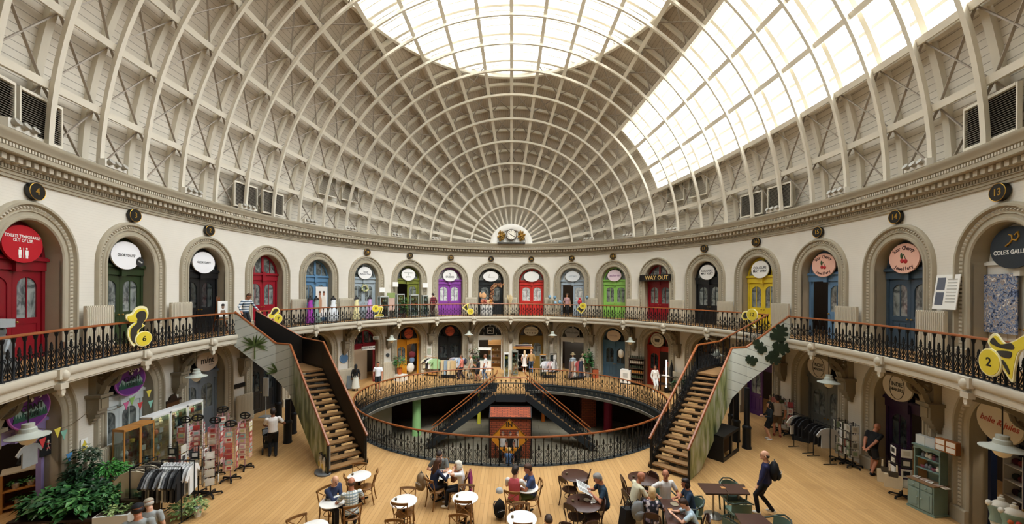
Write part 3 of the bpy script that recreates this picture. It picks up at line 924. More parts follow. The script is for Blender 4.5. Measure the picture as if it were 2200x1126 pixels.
def populate(root, name, me, places, cap=100):
    places = sorted(places, key=lambda p: (Vector(p[0]) - CAM).length)
    for loc, rz in places[:cap]: link(name, me, root, loc, rz)
    if len(places) > cap:
        o = merged(me, places[cap:]).build(name + '_run', root, smooth=True); o['kind'] = 'stuff'
RB, RW = baluster_mesh(.86), baluster_mesh(.98)
SB, SW = scroll_mesh(.3, .86, True), scroll_mesh(.3, 1.0, False)
def rail_tube(pts, m=M_RAIL, w=.075, h=.06):
    mb = MB().use(m); rows = []
    pts = [Vector(p) for p in pts]
    for i, p in enumerate(pts):
        d = (pts[min(i+1, len(pts)-1)] - pts[max(i-1, 0)]); d.normalize()
        x = d.cross(Vector((0, 0, 1))); x.normalize(); u = x.cross(d)
        rows.append([p + x*a*w + u*b*h for a, b in ((-.5, -.3), (-.25, -.5), (.25, -.5), (.5, -.3), (.5, .2), (.3, .5), (-.3, .5), (-.5, .2))])
    mb.grid(rows, closed=True)
    n = len(rows)
    mb.raw(rows[0], [tuple(range(8))]); mb.raw(rows[-1], [tuple(reversed(range(8)))])
    return mb
def s_of(x, y):
    t = math.atan2(x / (BX - ROFF), y / (AY - ROFF)); s = _L[int((t % (2*PI)) / (2*PI) * _N)]
    return s if s < PER/2 else s - PER
SI, SO = s_of(11.28, 2.33), s_of(11.4, 1.22)
def balcony_rail(label, s0, s1):
    t = thing('balcony_railing', label, 'railing')
    n = int((s1 - s0) / .31); st = (s1 - s0) / n
    f = lambda s, z: W(s, z, ROFF)
    populate(t, 'baluster', RB, [(f(s0 + st*i, ZB), wrz(s0 + st*i)) for i in range(n + 1)])
    populate(t, 'scroll_panel', SB, [(f(s0 + st*(i + .5), ZB), wrz(s0 + st*(i + .5))) for i in range(n)])
    rail_tube([f(s0 + (s1 - s0)*i/(n), ZB + .895) for i in range(n + 1)]).build('handrail', t, angle=50)
balcony_rail('black iron balcony railing with wooden handrail left of the left staircase', -9.6*SP, -SO)
balcony_rail('black iron balcony railing with wooden handrail around the far end between both stairs', -SI, SI)
balcony_rail('black iron balcony railing with wooden handrail right of the right staircase', SO, 9.6*SP)

# ------------------------------------------------------------ the well and its railing
def WE(t, off=0, z=0):                               # t: angle from the far end, clockwise
    return Vector((WC[0] + (WA + off)*sin(t), WC[1] + (WB + off)*cos(t), z))
WC, WA, WB = (.05, 5.10), 7.64, 5.95
_wt = [0.]; _NW = 1440
for i in range(_NW): _wt.append(_wt[-1] + (WE(2*PI*(i+1)/_NW) - WE(2*PI*i/_NW)).length)
def wang(l):
    l %= _wt[-1]; i = bisect.bisect_left(_wt, l)
    return 2*PI*i/_NW
def wrot(t):                                         # local x along the ring, -y towards the middle
    return math.atan2(-WB*sin(t), WA*cos(t))
wr = thing('well_railing', 'black iron railing with wooden handrail around the oval basement well', 'railing')
gap0, gap1 = 1.22, _wt[-1] - 1.22; n = int((gap1 - gap0) / .31); st = (gap1 - gap0) / n
an = [wang(gap0 + st*i) for i in range(n + 1)]; am = [wang(gap0 + st*(i + .5)) for i in range(n)]
populate(wr, 'baluster', RW, [(WE(t, .06), wrot(t)) for t in an])
populate(wr, 'scroll_panel', SW, [(WE(t, .06), wrot(t)) for t in am])
rail_tube([WE(t, .06, 1.01) for t in an]).build('handrail', wr, angle=50)
wf = MB().use(mat('2b2f2f', .5)); rows = []
for i in range(145):
    t = 2*PI*i/144; rows.append([WE(t, d, z) for d, z in ((.16, .01), (-.05, .01), (-.06, -.05), (-.03, -.06), (-.03, -.40))])
wf.grid(rows); wf.use(mat('8d877b', .7)); rows = []
for i in range(145):
    t = 2*PI*i/144; rows.append([WE(t, d, z) for d, z in ((-.03, -.40), (-.05, -.42), (.02, -.60), (.9, -.62), (8.5, -.62))])
wf.grid(rows)
tag(wf.build('well_edge', angle=50), kind='structure')
GL = mat('6b6350', .5, .3)
wl = thing('well_lettering', 'small dull gold capital letters on the dark fascia inside the well', 'lettering')
for txt, l0 in (('YOU CAN GO ANY PLACE WITH YOUR IMAGINATION', _wt[-1] - 11.2), ('OUR PAST SHAPES OUR FUTURE', 2.4)):
    for i, ch in enumerate(txt):
        if ch == ' ': continue
        t = wang(l0 + i*.235 if l0 > 10 else l0 + i*.3)
        o = lettering(ch, .2, GL, wl, name='letter')
        p = WE(t, -.045, -.22); o.matrix_local = Matrix.Translation(p) @ Matrix.Rotation(wrot(t), 4, 'Z') @ Matrix.Rotation(PI/2, 4, 'X') @ Matrix.Scale(.2, 4)

# ------------------------------------------------------------ basement
ZC = -3.1
def _flag(nt, b):
    c, s = coord(nt); br = nt.nodes.new('ShaderNodeTexBrick'); nt.links.new(c, br.inputs['Vector'])
    for k, x in (('Scale', 1.), ('Mortar Size', .02), ('Brick Width', 1.3), ('Row Height', .7)): br.inputs[k].default_value = x
    br.inputs['Color1'].default_value = lin('8f8878'); br.inputs['Color2'].default_value = lin('79725f'); br.inputs['Mortar'].default_value = lin('544d40')
    n = nt.nodes.new('ShaderNodeTexNoise'); n.inputs['Scale'].default_value = 1.2; nt.links.new(c, n.inputs['Vector'])
    nt.links.new(mix_node(nt, n.outputs['Fac'], br.outputs['Color'], lin('6a6250')), b.inputs['Base Color'])
M_FLAG = pattern('flagstones', _flag)
m = MB().use(M_FLAG); m.raw([(-19, -19, ZC), (19, -19, ZC), (19, 20, ZC), (-19, 20, ZC)], [(0, 1, 2, 3)])
tag(m.build('floor_basement', smooth=False), kind='structure')
def _brick(nt, b):
    c, s = coord(nt); br = nt.nodes.new('ShaderNodeTexBrick')
    cx = nt.nodes.new('ShaderNodeCombineXYZ'); nt.links.new(s[0], cx.inputs[0]); nt.links.new(math_node(nt, 'ADD', s[2], s[1]), cx.inputs[1]); nt.links.new(cx.outputs[0], br.inputs['Vector'])
    for k, x in (('Scale', 1.), ('Mortar Size', .012), ('Brick Width', .3), ('Row Height', .12)): br.inputs[k].default_value = x
    br.inputs['Color1'].default_value = lin('a8502c'); br.inputs['Color2'].default_value = lin('8a3f24'); br.inputs['Mortar'].default_value = lin('2e1a12')
    nt.links.new(br.outputs['Color'], b.inputs['Base Color'])
M_BRICK = pattern('red_brick', _brick)
m = MB().use(mat('4a2f22', .9, var=.35, scale=1.2))
rows = [[WE(2*PI*i/72, 4.2, z) for z in (ZC, -.6)] for i in range(73)]
m.grid(rows); tag(m.build('wall_basement'), kind='structure')
m = MB().use(mat('b9b09c', .8)); a = wang(_wt[-1] - 6.6); b = wang(_wt[-1] - 9.6)
m.raw([WE(a, 2.2, ZC), WE(b, 2.2, ZC), WE(b, 2.2, -.6), WE(a, 2.2, -.6)], [(0, 1, 2, 3)])
tag(m.build('wall_partition', smooth=False), kind='structure')
for lab, col, u, v, r in (('lime green painted column in the basement left of the well stairs', '8fbd7c', 895, 934, .3), ('crimson painted column in the basement right of the well stairs', '9d1f3f', 1306, 925, .3),
                       ('yellow column far back under the left basement stairs', 'c9c142', 1029, 910, .14), ('orange column far back under the right basement stairs', 'd2702a', 1167, 905, .14)):
    p = gp(u, v, ZC); t = thing('basement_column', lab, 'column', p)
    m = MB().use(mat(col, .5)); m.lathe([(r*1.0, 0), (r, .05), (r*.93, .3), (r*.9, 2.2), (r, 2.35)], 18); m.build('shaft', t)
    m = MB().use(mat('51483c', .7)); m.lathe([(r*1.0, 2.35), (r*1.5, 2.45), (r*1.5, 2.5)], 18); m.build('capital', t)
p = gp(1288, 925, ZC); t = thing('brick_pier', 'red brick pier beside the crimson basement column', 'pier', (p.x - .5, p.y + .9, ZC))
m = MB().use(M_BRICK); m.box(-.6, -.3, 0, .4, .4, 2.36); m.build('pier_shaft', t, smooth=False)
m = MB().use(mat('51483c', .7)); m.box(-.66, -.36, 2.36, .46, .46, 2.47); m.build('capstone', t, smooth=False)
# brick kiosk with the orange IN diamond
kp = gp(1096, 985, ZC); ky = kp.y
kt = thing('brick_kiosk', 'little red brick house with pitched roof and black frame in the basement', 'kiosk', (kp.x, ky, ZC))
zt = yp(1096, 897, ky).z - ZC; kw = 1.16
m = MB().use(M_BRICK); m.box(-kw, 0, 0, kw, 1.2, zt); m.build('walls', kt, smooth=False)
rz2 = yp(1096, 874, ky + .7).z - ZC
m = MB().use(M_BRICK); m.prism([(0, zt + .02), (-.1, zt - .02), (.7, rz2), (1.3, zt)], -kw, kw)
m.v = [(-b, a, z) for a, b, z in m.v]; m.v = [(x, -y if False else y, z) for x, y, z in m.v]
m.build('roof', kt, smooth=False)
m = MB().use(M_BLACK)
for x in (-kw, kw):
    m.bar((x, -.03, 0), (x, -.03, zt), .06, .06); m.bar((x, -.06, zt), (x*1.0, .7, rz2), .06, .06)
m.bar((-kw, -.08, zt), (kw, -.08, zt), .07, .07); m.bar((-kw, .7, rz2 + .02), (kw, .7, rz2 + .02), .06, .06)
m.build('frame', kt, smooth=False)
dz = yp(1094, 942, ky - 1.0).z; hd = dz - yp(1094, 984, ky - 1.0).z
dt = thing('diamond_sign', 'orange diamond in sign with a square opening in front of the brick kiosk', 'sign', (yp(1094, 942, ky - 1.0).x, ky - 1.0, dz))
m = MB().use(mat('d98a22', .5)); q = .5
for poly in ([(0, hd), (-hd, 0), (-q, -.0), (-q, q), (0, q)], [(0, hd), (0, q), (q, q), (q, 0), (hd, 0)], [(-hd, 0), (0, -hd), (0, -q), (-q, -q), (-q, 0)], [(hd, 0), (q, 0), (q, -q), (0, -q), (0, -hd)]):
    m.prism(poly, -.04, .04)
m.build('board', dt, smooth=False)
m = MB().use(M_BLACK); m.tube([(0, -.045, hd), (-hd, -.045, 0), (0, -.045, -hd), (hd, -.045, 0)], .02, 4, closed=True); m.build('edging', dt)
m = MB().use(M_BLACK)
for x in (-.5, .5): m.bar((x, .0, -hd*.6), (x, .1, ZC - dz), .05, .05)
m.build('leg', dt, smooth=False)
lettering('IN', .36, BLK, dt, 0, q + .24, -.05)

# ------------------------------------------------------------ stairs down into the well (two flights from a landing)
ws = struct('well_staircase')
LX0, LX1 = -.82, .95
m = MB().use(M_FLOOR); m.box(LX0, 8.3, -.12, LX1, WC[1] + WB + .1, .0); m.build('landing', ws, smooth=False)
m = MB().use(mat('23282b', .5)); m.box(LX0, 8.22, -.42, LX1, 8.30, -.0); m.box(LX0, 8.3, -.4, LX0 + .08, 11, -.13); m.box(LX1 - .08, 8.3, -.4, LX1, 11, -.13); m.build('landing_beam', ws, smooth=False)
def wood(): return mat('8a6740', .55, var=.2, scale=4)
NT = 17
for sg, X0 in ((-1, LX0), (1, LX1)):
    run, rise = 3.9 / NT, -ZC / (NT + 1)
    for i in range(NT):
        x0 = X0 + sg*run*i; z = -rise*(i + 1); yb = 8.36 - .55*i/NT
        m = MB().use(wood()); m.box(min(x0, x0 + sg*.27), yb, z - .045, max(x0, x0 + sg*.27), yb + 1.15, z); m.build('tread', ws, smooth=False)
    m = MB().use(mat('1d2225', .5))
    for dy in (-.05, 1.17):
        a, b = Vector((X0, 8.36 + dy, -.12)), Vector((X0 + sg*3.95, 7.81 + dy, ZC + .15)); m.bar(a, b, .07, .36)
    m.build('stringer', ws, smooth=False)
    for dy, nm_ in ((-.03, 'front'), (1.18, 'back')):
        y0 = 8.36 + dy
        a, b = Vector((X0, y0, 1.0)), Vector((X0 + sg*4.0, y0 - .55, ZC + .92))
        pts = [a, b]
        if nm_ == 'back': pts = [Vector((X0 + (-.35 if sg < 0 else .35)*0, y0 + .6, 1.05)), a, b]
        rail_tube(pts, w=.065).build('handrail', ws, angle=50)
        k = 15
        for i in range(k):
            f = (i + .5)/k; p = a.lerp(b, f)
            link('baluster', RB, ws, (p.x, p.y, p.z - .9), 0)
        for i in range(k):
            f = (i + .98)/k; p = a.lerp(b, f); o = link('scroll_panel', SB, ws, (p.x, p.y, p.z - .9), 0)
            o.scale = (.85, 1, 1)
n = 6
for i in range(n + 1): link('baluster', RB, ws, (LX0 + (LX1 - LX0)*i/n, 8.33, .0), 0)
for i in range(n): link('scroll_panel', SB, ws, (LX0 + (LX1 - LX0)*(i + .5)/n, 8.33, .0), 0)
rail_tube([(LX0, 8.33, 1.0), (LX1, 8.33, 1.0)], w=.065).build('handrail', ws, angle=50)

# ------------------------------------------------------------ the two staircases to the balcony
def _mural(seed, side):
    def fn(nt, b):
        c, s = coord(nt)
        n1 = nt.nodes.new('ShaderNodeTexNoise'); n1.inputs['Scale'].default_value = 1.6; n1.inputs['Detail'].default_value = 6
        mp = nt.nodes.new('ShaderNodeMapping'); mp.inputs['Scale'].default_value = (2.2, 2.2, .7); mp.inputs['Location'].default_value = (seed, 0, 0)
        nt.links.new(c, mp.inputs[0]); nt.links.new(mp.outputs[0], n1.inputs['Vector'])
        r = nt.nodes.new('ShaderNodeValToRGB'); e = r.color_ramp.elements
        cols = ['2c3324', '4b5638', '7c8454', '9da084', 'b9b9a8'] if side < 0 else ['3c4a2c', '6f7a4a', '98a06c', 'b0b3a0', 'cfd0c6']
        e[0].position = .28; e[0].color = lin(cols[0]); e[1].position = .75; e[1].color = lin(cols[4])
        for i, p in ((1, .4), (2, .5), (3, .6)): q = e.new(p); q.color = lin(cols[i])
        nt.links.new(n1.outputs['Fac'], r.inputs[0])
        # pale greenhouse roof lines in the upper part
        d = math_node(nt, 'FRACT', math_node(nt, 'MULTIPLY', math_node(nt, 'ADD', s[2], math_node(nt, 'MULTIPLY', s[0], .35 * side)), 2.6))
        ln = math_node(nt, 'LESS_THAN', d, .07)
        sky = mix_node(nt, math_node(nt, 'MULTIPLY', ln, .6), lin('c2c5bd') if side < 0 else lin('d6dcd3'), lin('5f6660'))
        f = math_node(nt, 'MULTIPLY', math_node(nt, 'SUBTRACT', math_node(nt, 'ABSOLUTE', s[0]), 8.6), 2.)
        f = math_node(nt, 'MINIMUM', math_node(nt, 'MAXIMUM', f, 0), 1)
        nt.links.new(mix_node(nt, f, r.outputs[0], sky), b.inputs['Base Color'])
        b.inputs['Roughness'].default_value = .4
    return fn
M_WOOD = wood()
def staircase(sg, label):
    t = tag(struct('staircase'), label, 'staircase'); del t['kind']
    V = lambda x, y, z: Vector((sg*x, y, z))
    I = [V(5.04, -.93, 1.13), V(8.04, 1.97, 3.93), V(9.7, 3.3, 3.93), V(11.28, 2.33, 5.24)]
    O = [V(5.98, -1.78, 1.10), V(9.13, 1.35, 3.90), V(9.83, 1.5, 3.93), V(11.4, 1.24, 5.26)]
    flat = lambda p, z: Vector((p.x, p.y, z))
    r1 = .173
    for n in range(1, 16):
        f = (n - 1)/15; a, b = I[0].lerp(I[1], f), O[0].lerp(O[1], f); z = r1*n
        d = (I[1] - I[0]); d.z = 0; d.normalize()
        if n == 1: a, b = a - (b - a).normalized()*.1, b + (b - a).normalized()*.02
        a, b = flat(a, z), flat(b, z); e = .3
        m = MB().use(M_WOOD)
        q = [a, b, b + d*e, a + d*e]; up = Vector((0, 0, -.05))
        m.raw(q + [p + up for p in q], [(0,1,2,3),(7,6,5,4),(1,0,4,5),(2,1,5,6),(3,2,6,7),(0,3,7,4)])
        m.build('tread', t, smooth=False)
        m = MB().use(M_BLACK); aa, bb_ = a + d*.03, b + d*.03; w = bb_ - aa
        m.bar(aa + Vector((0, 0, -.07)), bb_ + Vector((0, 0, -.07)), .03, .045)
        for g0, g1 in ((0, .09), (.4, .56), (.9, 1)): m.bar(aa + w*g0 + Vector((0, 0, -.11)), aa + w*g1 + Vector((0, 0, -.11)), .02, .13)
        m.build('riser', t, smooth=False)
    zl = 2.77
    m = MB().use(M_WOOD); q = [flat(I[1], zl), flat(I[1].lerp(O[1], .5) - d*.18, zl), flat(O[1], zl), flat(O[2], zl), flat(I[2], zl)]; up = Vector((0, 0, -.08))
    nq = len(q); m.raw(q + [p + up for p in q], [tuple(range(nq)), tuple(reversed(range(nq, 2*nq)))] + [(i, i + nq, (i+1) % nq + nq, (i+1) % nq) for i in range(nq)])
    m.build('landing', t, smooth=False)
    N2 = 9
    for n in range(1, N2):
        f = n / N2; a, b = flat(I[2].lerp(I[3], f - .04), zl + (ZB - zl)*n/N2), flat(O[2].lerp(O[3], f - .04), zl + (ZB - zl)*n/N2)
        c_, d_ = flat(O[2].lerp(O[3], f + .1), b.z), flat(I[2].lerp(I[3], f + .1), b.z)
        m = MB().use(M_WOOD); q = [a, b, c_, d_]; up = Vector((0, 0, -.05))
        m.raw(q + [p + up for p in q], [(0,1,2,3),(7,6,5,4),(1,0,4,5),(2,1,5,6),(3,2,6,7),(0,3,7,4)]); m.build('tread', t, smooth=False)
    ez = Vector((0, 0, 1))
    for L, nm_ in ((I, 'inner'), (O, 'outer')):
        pts = []
        for p, q in zip(L, L[1:]):
            pts += [p.lerp(q, i/6) for i in range(6)]
        pts.append(L[-1])
        e0 = L[0] - (L[1] - L[0]).normalized()*.12
        rail_tube([e0] + pts, w=.085, h=.07).build('handrail', t, angle=50)
    # inner stringer and balusters
    low = [.0, zl - .35, zl - .35, ZB - .35]; topz = [.42, zl + .12, zl + .12, ZB + .1]
    m = MB().use(M_BLACK)
    dn = [flat(p, z) for p, z in zip(I, [.0, 2.25, 2.5, 4.0])]; tp = [flat(p, z) for p, z in zip(I, [.3, zl + .1, zl + .12, ZB + .1])]
    for i in range(3):
        off = Vector((-(I[i+1] - I[i]).y, (I[i+1] - I[i]).x, 0)).normalized() * .025
        m.raw([dn[i] + off, dn[i+1] + off, tp[i+1] + off, tp[i] + off, dn[i] - off, dn[i+1] - off, tp[i+1] - off, tp[i] - off], [(0,1,2,3),(7,6,5,4),(0,4,5,1),(3,2,6,7),(0,3,7,4),(1,5,6,2)])
    m.build('inner_stringer', t, smooth=False)
    if sg < 0:
        m = MB().use(mat('0e0e0e', .35))
        for i in range(3):
            off = Vector(((I[i+1] - I[i]).y, -(I[i+1] - I[i]).x, 0)).normalized() * -.05
            m.raw([tp[i] + off, tp[i+1] + off, I[i+1] + off, I[i] + off], [(0, 1, 2, 3)])
        m.build('backing_panel', t, smooth=False)
    for i in range(3):
        k = (17, 8, 7)[i]; a, b = I[i], I[i+1]; rz_ = math.atan2(b.y - a.y, b.x - a.x)
        for j in range(k):
            p = a.lerp(b, (j + .5)/k); zb = tp[i].z + (tp[i+1].z - tp[i].z)*(j + .5)/k
            o = link('baluster', RB, t, (p.x, p.y, zb), rz_); o.scale = (1, 1, (p.z - zb)/.87)
            p = a.lerp(b, (j + 1)/k); zb = tp[i].z + (tp[i+1].z - tp[i].z)*(j + 1)/k
            if j < k - 1 or i: o = link('scroll_panel', SB, t, (p.x, p.y, zb), rz_); o.scale = (.9, 1, .85)
    # outer mural panel
    mm = MB().use(pattern('mural_%s' % ('left' if sg < 0 else 'right'), _mural(3 + sg, sg)))
    K = O[0].lerp(O[1], .22)
    top = [O[0], K, O[1], O[2], O[3]]; bot = [flat(O[0], 0), flat(K, .03), flat(O[1], 1.85), flat(O[2], 2.45), flat(O[3], 3.84)]
    for i in range(4):
        off = Vector(((top[i+1] - top[i]).y, -(top[i+1] - top[i]).x, 0)).normalized() * .03 * sg
        mm.raw([bot[i] + off, bot[i+1] + off, top[i+1] + off, top[i] + off], [(0, 1, 2, 3)])
    mm.build('mural_panel', t, smooth=False)
    m = MB().use(M_BLACK)
    for i in range(4): m.raw([bot[i], bot[i+1], top[i+1], top[i]], [(3, 2, 1, 0)])
    m.bar(flat(O[0], 0), flat(O[0], 1.08), .06, .06); m.bar(flat(I[0], 0), flat(I[0], 1.1), .06, .06)
    m.build('outer_lining', t, smooth=False)
    # painted leaves standing out on the mural
    m = MB(); G = mat('5d6f3c', .6, var=.3) if sg < 0 else mat('22301f', .6, var=.3); m.use(G)
    rnd = random.Random(5); base = O[2].lerp(O[3], .5 if sg < 0 else .55); ex = (O[3] - O[2]); ex.z = 0; ex.normalize()
    off = Vector((ex.y, -ex.x, 0)) * .06 * sg
    def leaf(c, a, l, w):
        dx, dz = cos(a), sin(a); pt = lambda u, v: c + ex*(u*dx - v*dz) + ez*(u*dz + v*dx) + off
        if w < .1: m.raw([pt(0, 0), pt(l*.35, w), pt(l*.7, w*.7), pt(l, 0), pt(l*.7, -w*.7), pt(l*.35, -w)], [(0, 1, 2, 3, 4, 5)])
        else:
            h_ = [(0, 0), (-.08, .5), (.05, .85), (.25, 1.0), (.3, .55), (.42, 1.0), (.58, .9), (.56, .45), (.72, .75), (.86, .5), (.8, .2), (1.0, 0)]
            q_ = [pt(l*u_, w*v_) for u_, v_ in h_] + [pt(l*u_, -w*v_) for u_, v_ in reversed(h_[1:-1])]
            m.raw(q_, [tuple(range(len(q_)))])
    if sg < 0:
        c = Vector((base.x, base.y, 3.85))
        for i in range(26): leaf(c, rnd.uniform(-.5, PI + .5), rnd.uniform(.4, .62), .035)
        c = Vector((O[2].x + .1, O[2].y, 2.75)) - off*.2
        for i in range(20): leaf(c, rnd.uniform(-.3, PI + .3), rnd.uniform(.35, .5), .03)
        m.bar(Vector((base.x, base.y, 3.3)) + off, Vector((base.x, base.y, 3.85)) + off, .05, .02)
    else:
        for u, z, a, l, w in ((.2, 4.25, 1.2, .75, .33), (.1, 3.9, .1, .7, .3), (-.25, 3.75, 2.2, .7, .2), (-.1, 3.65, -.6, .6, .26), (-.55, 3.3, 2.6, .5, .2)): leaf(base + ex*u + ez*(z - base.z), a, l, w)
    m.build('mural_leaves', t, smooth=False)
    return t
stL = staircase(-1, 'left double-flight staircase with oak treads and palm tree mural')
stR = staircase(1, 'right double-flight staircase with oak treads and monstera leaf mural')
def column(label, p, h):
    t = thing('iron_column', label, 'column', (p.x, p.y, 0))
    m = MB().use(M_IRON); m.lathe([(.17, 0), (.17, .06), (.15, .1), (.15, .75), (.165, .8), (.165, .86), (.12, .92)], 14); m.build('pedestal', t)
    m = MB().use(M_IRON); m.lathe([(.105, .9), (.095, h)], 14); m.build('shaft', t)
column('black cast-iron column under the left stair landing, nearest the camera', gp(618, 951), 1.75)
column('black cast-iron column under the left stair landing, just behind the nearest', gp(629, 931), 2.2)
column('black cast-iron column under the left stair landing, beside the arcade', gp(598, 905), 2.45)
column('black cast-iron column standing clear beside the right staircase', gp(1604, 963), 2.4)
column('black cast-iron column behind the black storage box under the right stair', gp(1581, 948), 2.0)
column('black cast-iron column under the inner side of the right stair landing', gp(1572, 934), 1.9)
# ------------------------------------------------------------ pendant lamps under the balcony
def pendant(label, s, d, lit=False):
    x, y, z = W(s, 0, d)
    t = thing('pendant_lamp', label, 'lamp', (x, y, 3.93), wrz(s))
    m = MB().use(M_BLACK); m.tube([(0, 0, 0), (0, 0, -.72)], .012, 5); m.build('chain', t)
    m = MB().use(mat('b9bdb2', .45, .1)); m.lathe([(r_, z_ - .31) for r_, z_ in ((.02, -.40), (.10, -.42), (.10, -.50), (.13, -.52), (.14, -.60), (.24, -.66), (.34, -.69), (.34, -.705), (.2, -.70), (.13, -.69))], 20); m.build('shade', t)
    m = MB().use(mat('efe6d2', .35, emit=.35 if lit else 0.)); m.lathe([(r_, z_ - .31) for r_, z_ in ((.16, -.69), (.15, -.76), (.10, -.85), (.03, -.89), (0, -.9))], 16); m.build('bowl', t)
sides = {-1: 'left', 1: 'right'}
for sg in (-1, 1):
    for j, where in ((1, 'just %s of the far centre'), (3, 'at far %s'), (5, 'behind the %s staircase'), (7, 'halfway along the %s arcade'), (9, 'nearest the camera on the %s')):
        extra = {(-1, 3): ' next to the orange door', (1, 3): ' next to the blue door'}.get((sg, j), '')
        pendant('grey pendant lamp ' + where % sides[sg] + extra, sg*(j*SP + .35), 1.1, j == 5 and sg == 1)

# ------------------------------------------------------------ louvres, floodlights and sockets along the foot of the dome
def dome_loc(s, z, d): return W(s, z, d)
def louvre(label, u, v, w, col, zz=(10.0, 11.15)):
    s, z = on_wall(u, v, .06)
    t = thing('louvre_vent', label, 'vent', W(s, zz[0], .06), wrz(s))
    h = zz[1] - zz[0]; tilt = .1
    m = MB().use(M_RIB)
    for a in ((-w/2 - .04, -.05, 0, -w/2, .04, h), (w/2, -.05, 0, w/2 + .04, .04, h), (-w/2, -.06, -.0, w/2, .04, .07), (-w/2, -.06, h - .07, w/2, .04, h)): m.box(*a)
    m.build('frame', t, smooth=False)
    m = MB().use(mat(col[1], .8)); m.box(-w/2, .03, .07, w/2, .05, h - .07); m.build('backing', t, smooth=False)
    m = MB().use(mat(col[0], .5)); n = 17
    for i in range(n):
        z0 = .1 + (h - .2)*i/n; m.raw([(-w/2, -.04, z0), (w/2, -.04, z0), (w/2, .02, z0 + .05), (-w/2, .02, z0 + .05)], [(0, 1, 2, 3)])
    m.build('slat', t, smooth=False)
DK = ('857d70', '2b2723'); PL = ('d8d0bf', '9c927e')
for lab, u, v, w, c in (('dark louvred vent at the left edge of the dome foot', -14, 245, .95, DK), ('dark louvred vent second from the left edge of the dome foot', 88, 275, 1.1, DK),
                     ('dark louvred vent above the plain red door, left one of the pair', 528, 430, 1.15, DK), ('dark louvred vent above the plain red door, right one of the pair', 586, 446, 1.15, DK),
                     ('dark louvred vent above the yellow door, left one of the pair', 1615, 449, 1.15, DK), ('dark louvred vent above the yellow door, right one of the pair', 1676, 430, 1.15, DK),
                     ('dark louvred vent near the right edge of the dome foot', 2130, 272, 1.35, DK)):
    louvre(lab, u, v, w, c)
for lab, u, v, w in (('pale louvred vent low on the left of the dome, left one of the pair', 703, 405, 1.1), ('pale louvred vent low on the left of the dome, right one of the pair', 752, 415, 1.1),
                   ('pale louvred vent under the end of the north light, left one of the pair', 1452, 420, 1.1), ('pale louvred vent under the end of the north light, right one of the pair', 1500, 408, 1.1)):
    louvre(lab, u, v, w, PL, (11.75, 12.95))
def flood(u, v, where, w=.75):
    s, z = on_wall(u, v, .1)
    t = thing('floodlight_bank', 'white bank of three uplights on the cornice ' + where, 'light', W(s, 9.87, .38), wrz(s))
    m = MB().use(mat('e6e0d4', .5)); m.box(-w/2, -.08, 0, w/2, .1, .22); m.build('housing', t, smooth=False)
    for x in (-.24, 0, .24):
        m = MB().use(mat('a9a59b', .4)); m.at((x, -.08, .13), rx=PI/2 - .5); m.lathe([(.075, 0), (.09, .05), (.085, .1), (.0, .09)], 12); m.build('lamp', t)
for u, v, w in ((8, 268, 'at the left edge'), (222, 352, 'right of the nearest left louvre'), (398, 412, 'above the left arch numbered two'), (520, 452, 'under the louvre pair on the left'), (658, 484, 'above the steel blue door'),
               (747, 499, 'above the pale grey-blue door'), (848, 511, 'above the olive green door'), (934, 517, 'above the purple door'), (1010, 520, 'just left of the clock'), (1191, 520, 'just right of the clock'),
               (1268, 517, 'above the lime green door'), (1355, 510, 'above the gap before the way out door'), (1451, 498, 'above the right-hand black door'), (1676, 452, 'under the louvre pair on the right'), (1818, 411, 'between arches fifteen and fourteen'), (1996, 356, 'between arches fourteen and thirteen')):
    flood(u, v, w)

# ------------------------------------------------------------ yellow numbered cut-outs on the railing
YEL = mat('dcc63a', .5); PALE = mat('e9e2b4', .5); CHAR = mat('35312b', .5)
def rnd_(pts, n=4):
    o = []; L = len(pts)
    for i in range(L):
        a, b, c, d = (Vector(pts[(i + j - 1) % L]) for j in range(4))
        for k in range(n):
            t = k/n; o.append(tuple(.5*((2*b) + (c - a)*t + (2*a - 5*b + 4*c - d)*t*t + (3*b - a - 3*c + d)*t**3)))
    return o
def cutout(label, u, v, outline, inner, num, disc_at, r, curvy=True, kx=1.15):
    if curvy: outline = rnd_(outline); inner = [(rnd_(p_), c_) for p_, c_ in inner]
    sv, zv = on_wall(u, v, ROFF + .1)
    t = thing('number_cutout', label, 'sign', W(sv, zv, ROFF + .14), wrz(sv)); t.scale = (kx, 1, .92)
    m = MB().use(PALE); m.prism(outline, -.0, .03); m.build('backing_board', t, smooth=False)
    for k, (pts, c) in enumerate(inner):
        m = MB().use(c); m.prism(pts, -.006 - .004*k, .0); m.build('painted_shape', t, smooth=False)
    x, z = disc_at
    m = MB().use(PALE); m.prism([(x + r*1.12*cos(2*PI*i/28), z + r*1.25*sin(2*PI*i/28)) for i in range(28)], -.03, .0)
    m.use(YEL); m.prism([(x + r*cos(2*PI*i/28), z + r*1.13*sin(2*PI*i/28)) for i in range(28)], -.04, -.03); m.build('number_disc', t, smooth=False)
    lettering(num, r*1.1, BLK, t, x, z, -.045, name='numeral')
def sc(pts, cx, cz, k): return [(cx + (x - cx)*k, cz + (z - cz)*k) for x, z in pts]
duck = [(-.02, -.62), (-.17, -.3), (-.15, -.02), (0, .16), (-.15, .2), (-.22, .3), (-.2, .42), (-.08, .44), (.02, .6), (.16, .66), (.3, .6), (.35, .4), (.3, .22), (.2, .08), (.26, 0), (.12, -.1), (.08, -.35)]
dk_in = [(-.03, -.52), (-.12, -.3), (-.1, -.04), (.04, .13), (.0, .3), (.06, .46), (.2, .5), (.28, .4), (.26, .22), (.17, .06), (.17, -.02), (.05, -.14), (.04, -.35)]
bill = [(-.16, .24), (-.18, .36), (-.06, .37), (.02, .3), (.04, .2), (-.04, .22)]
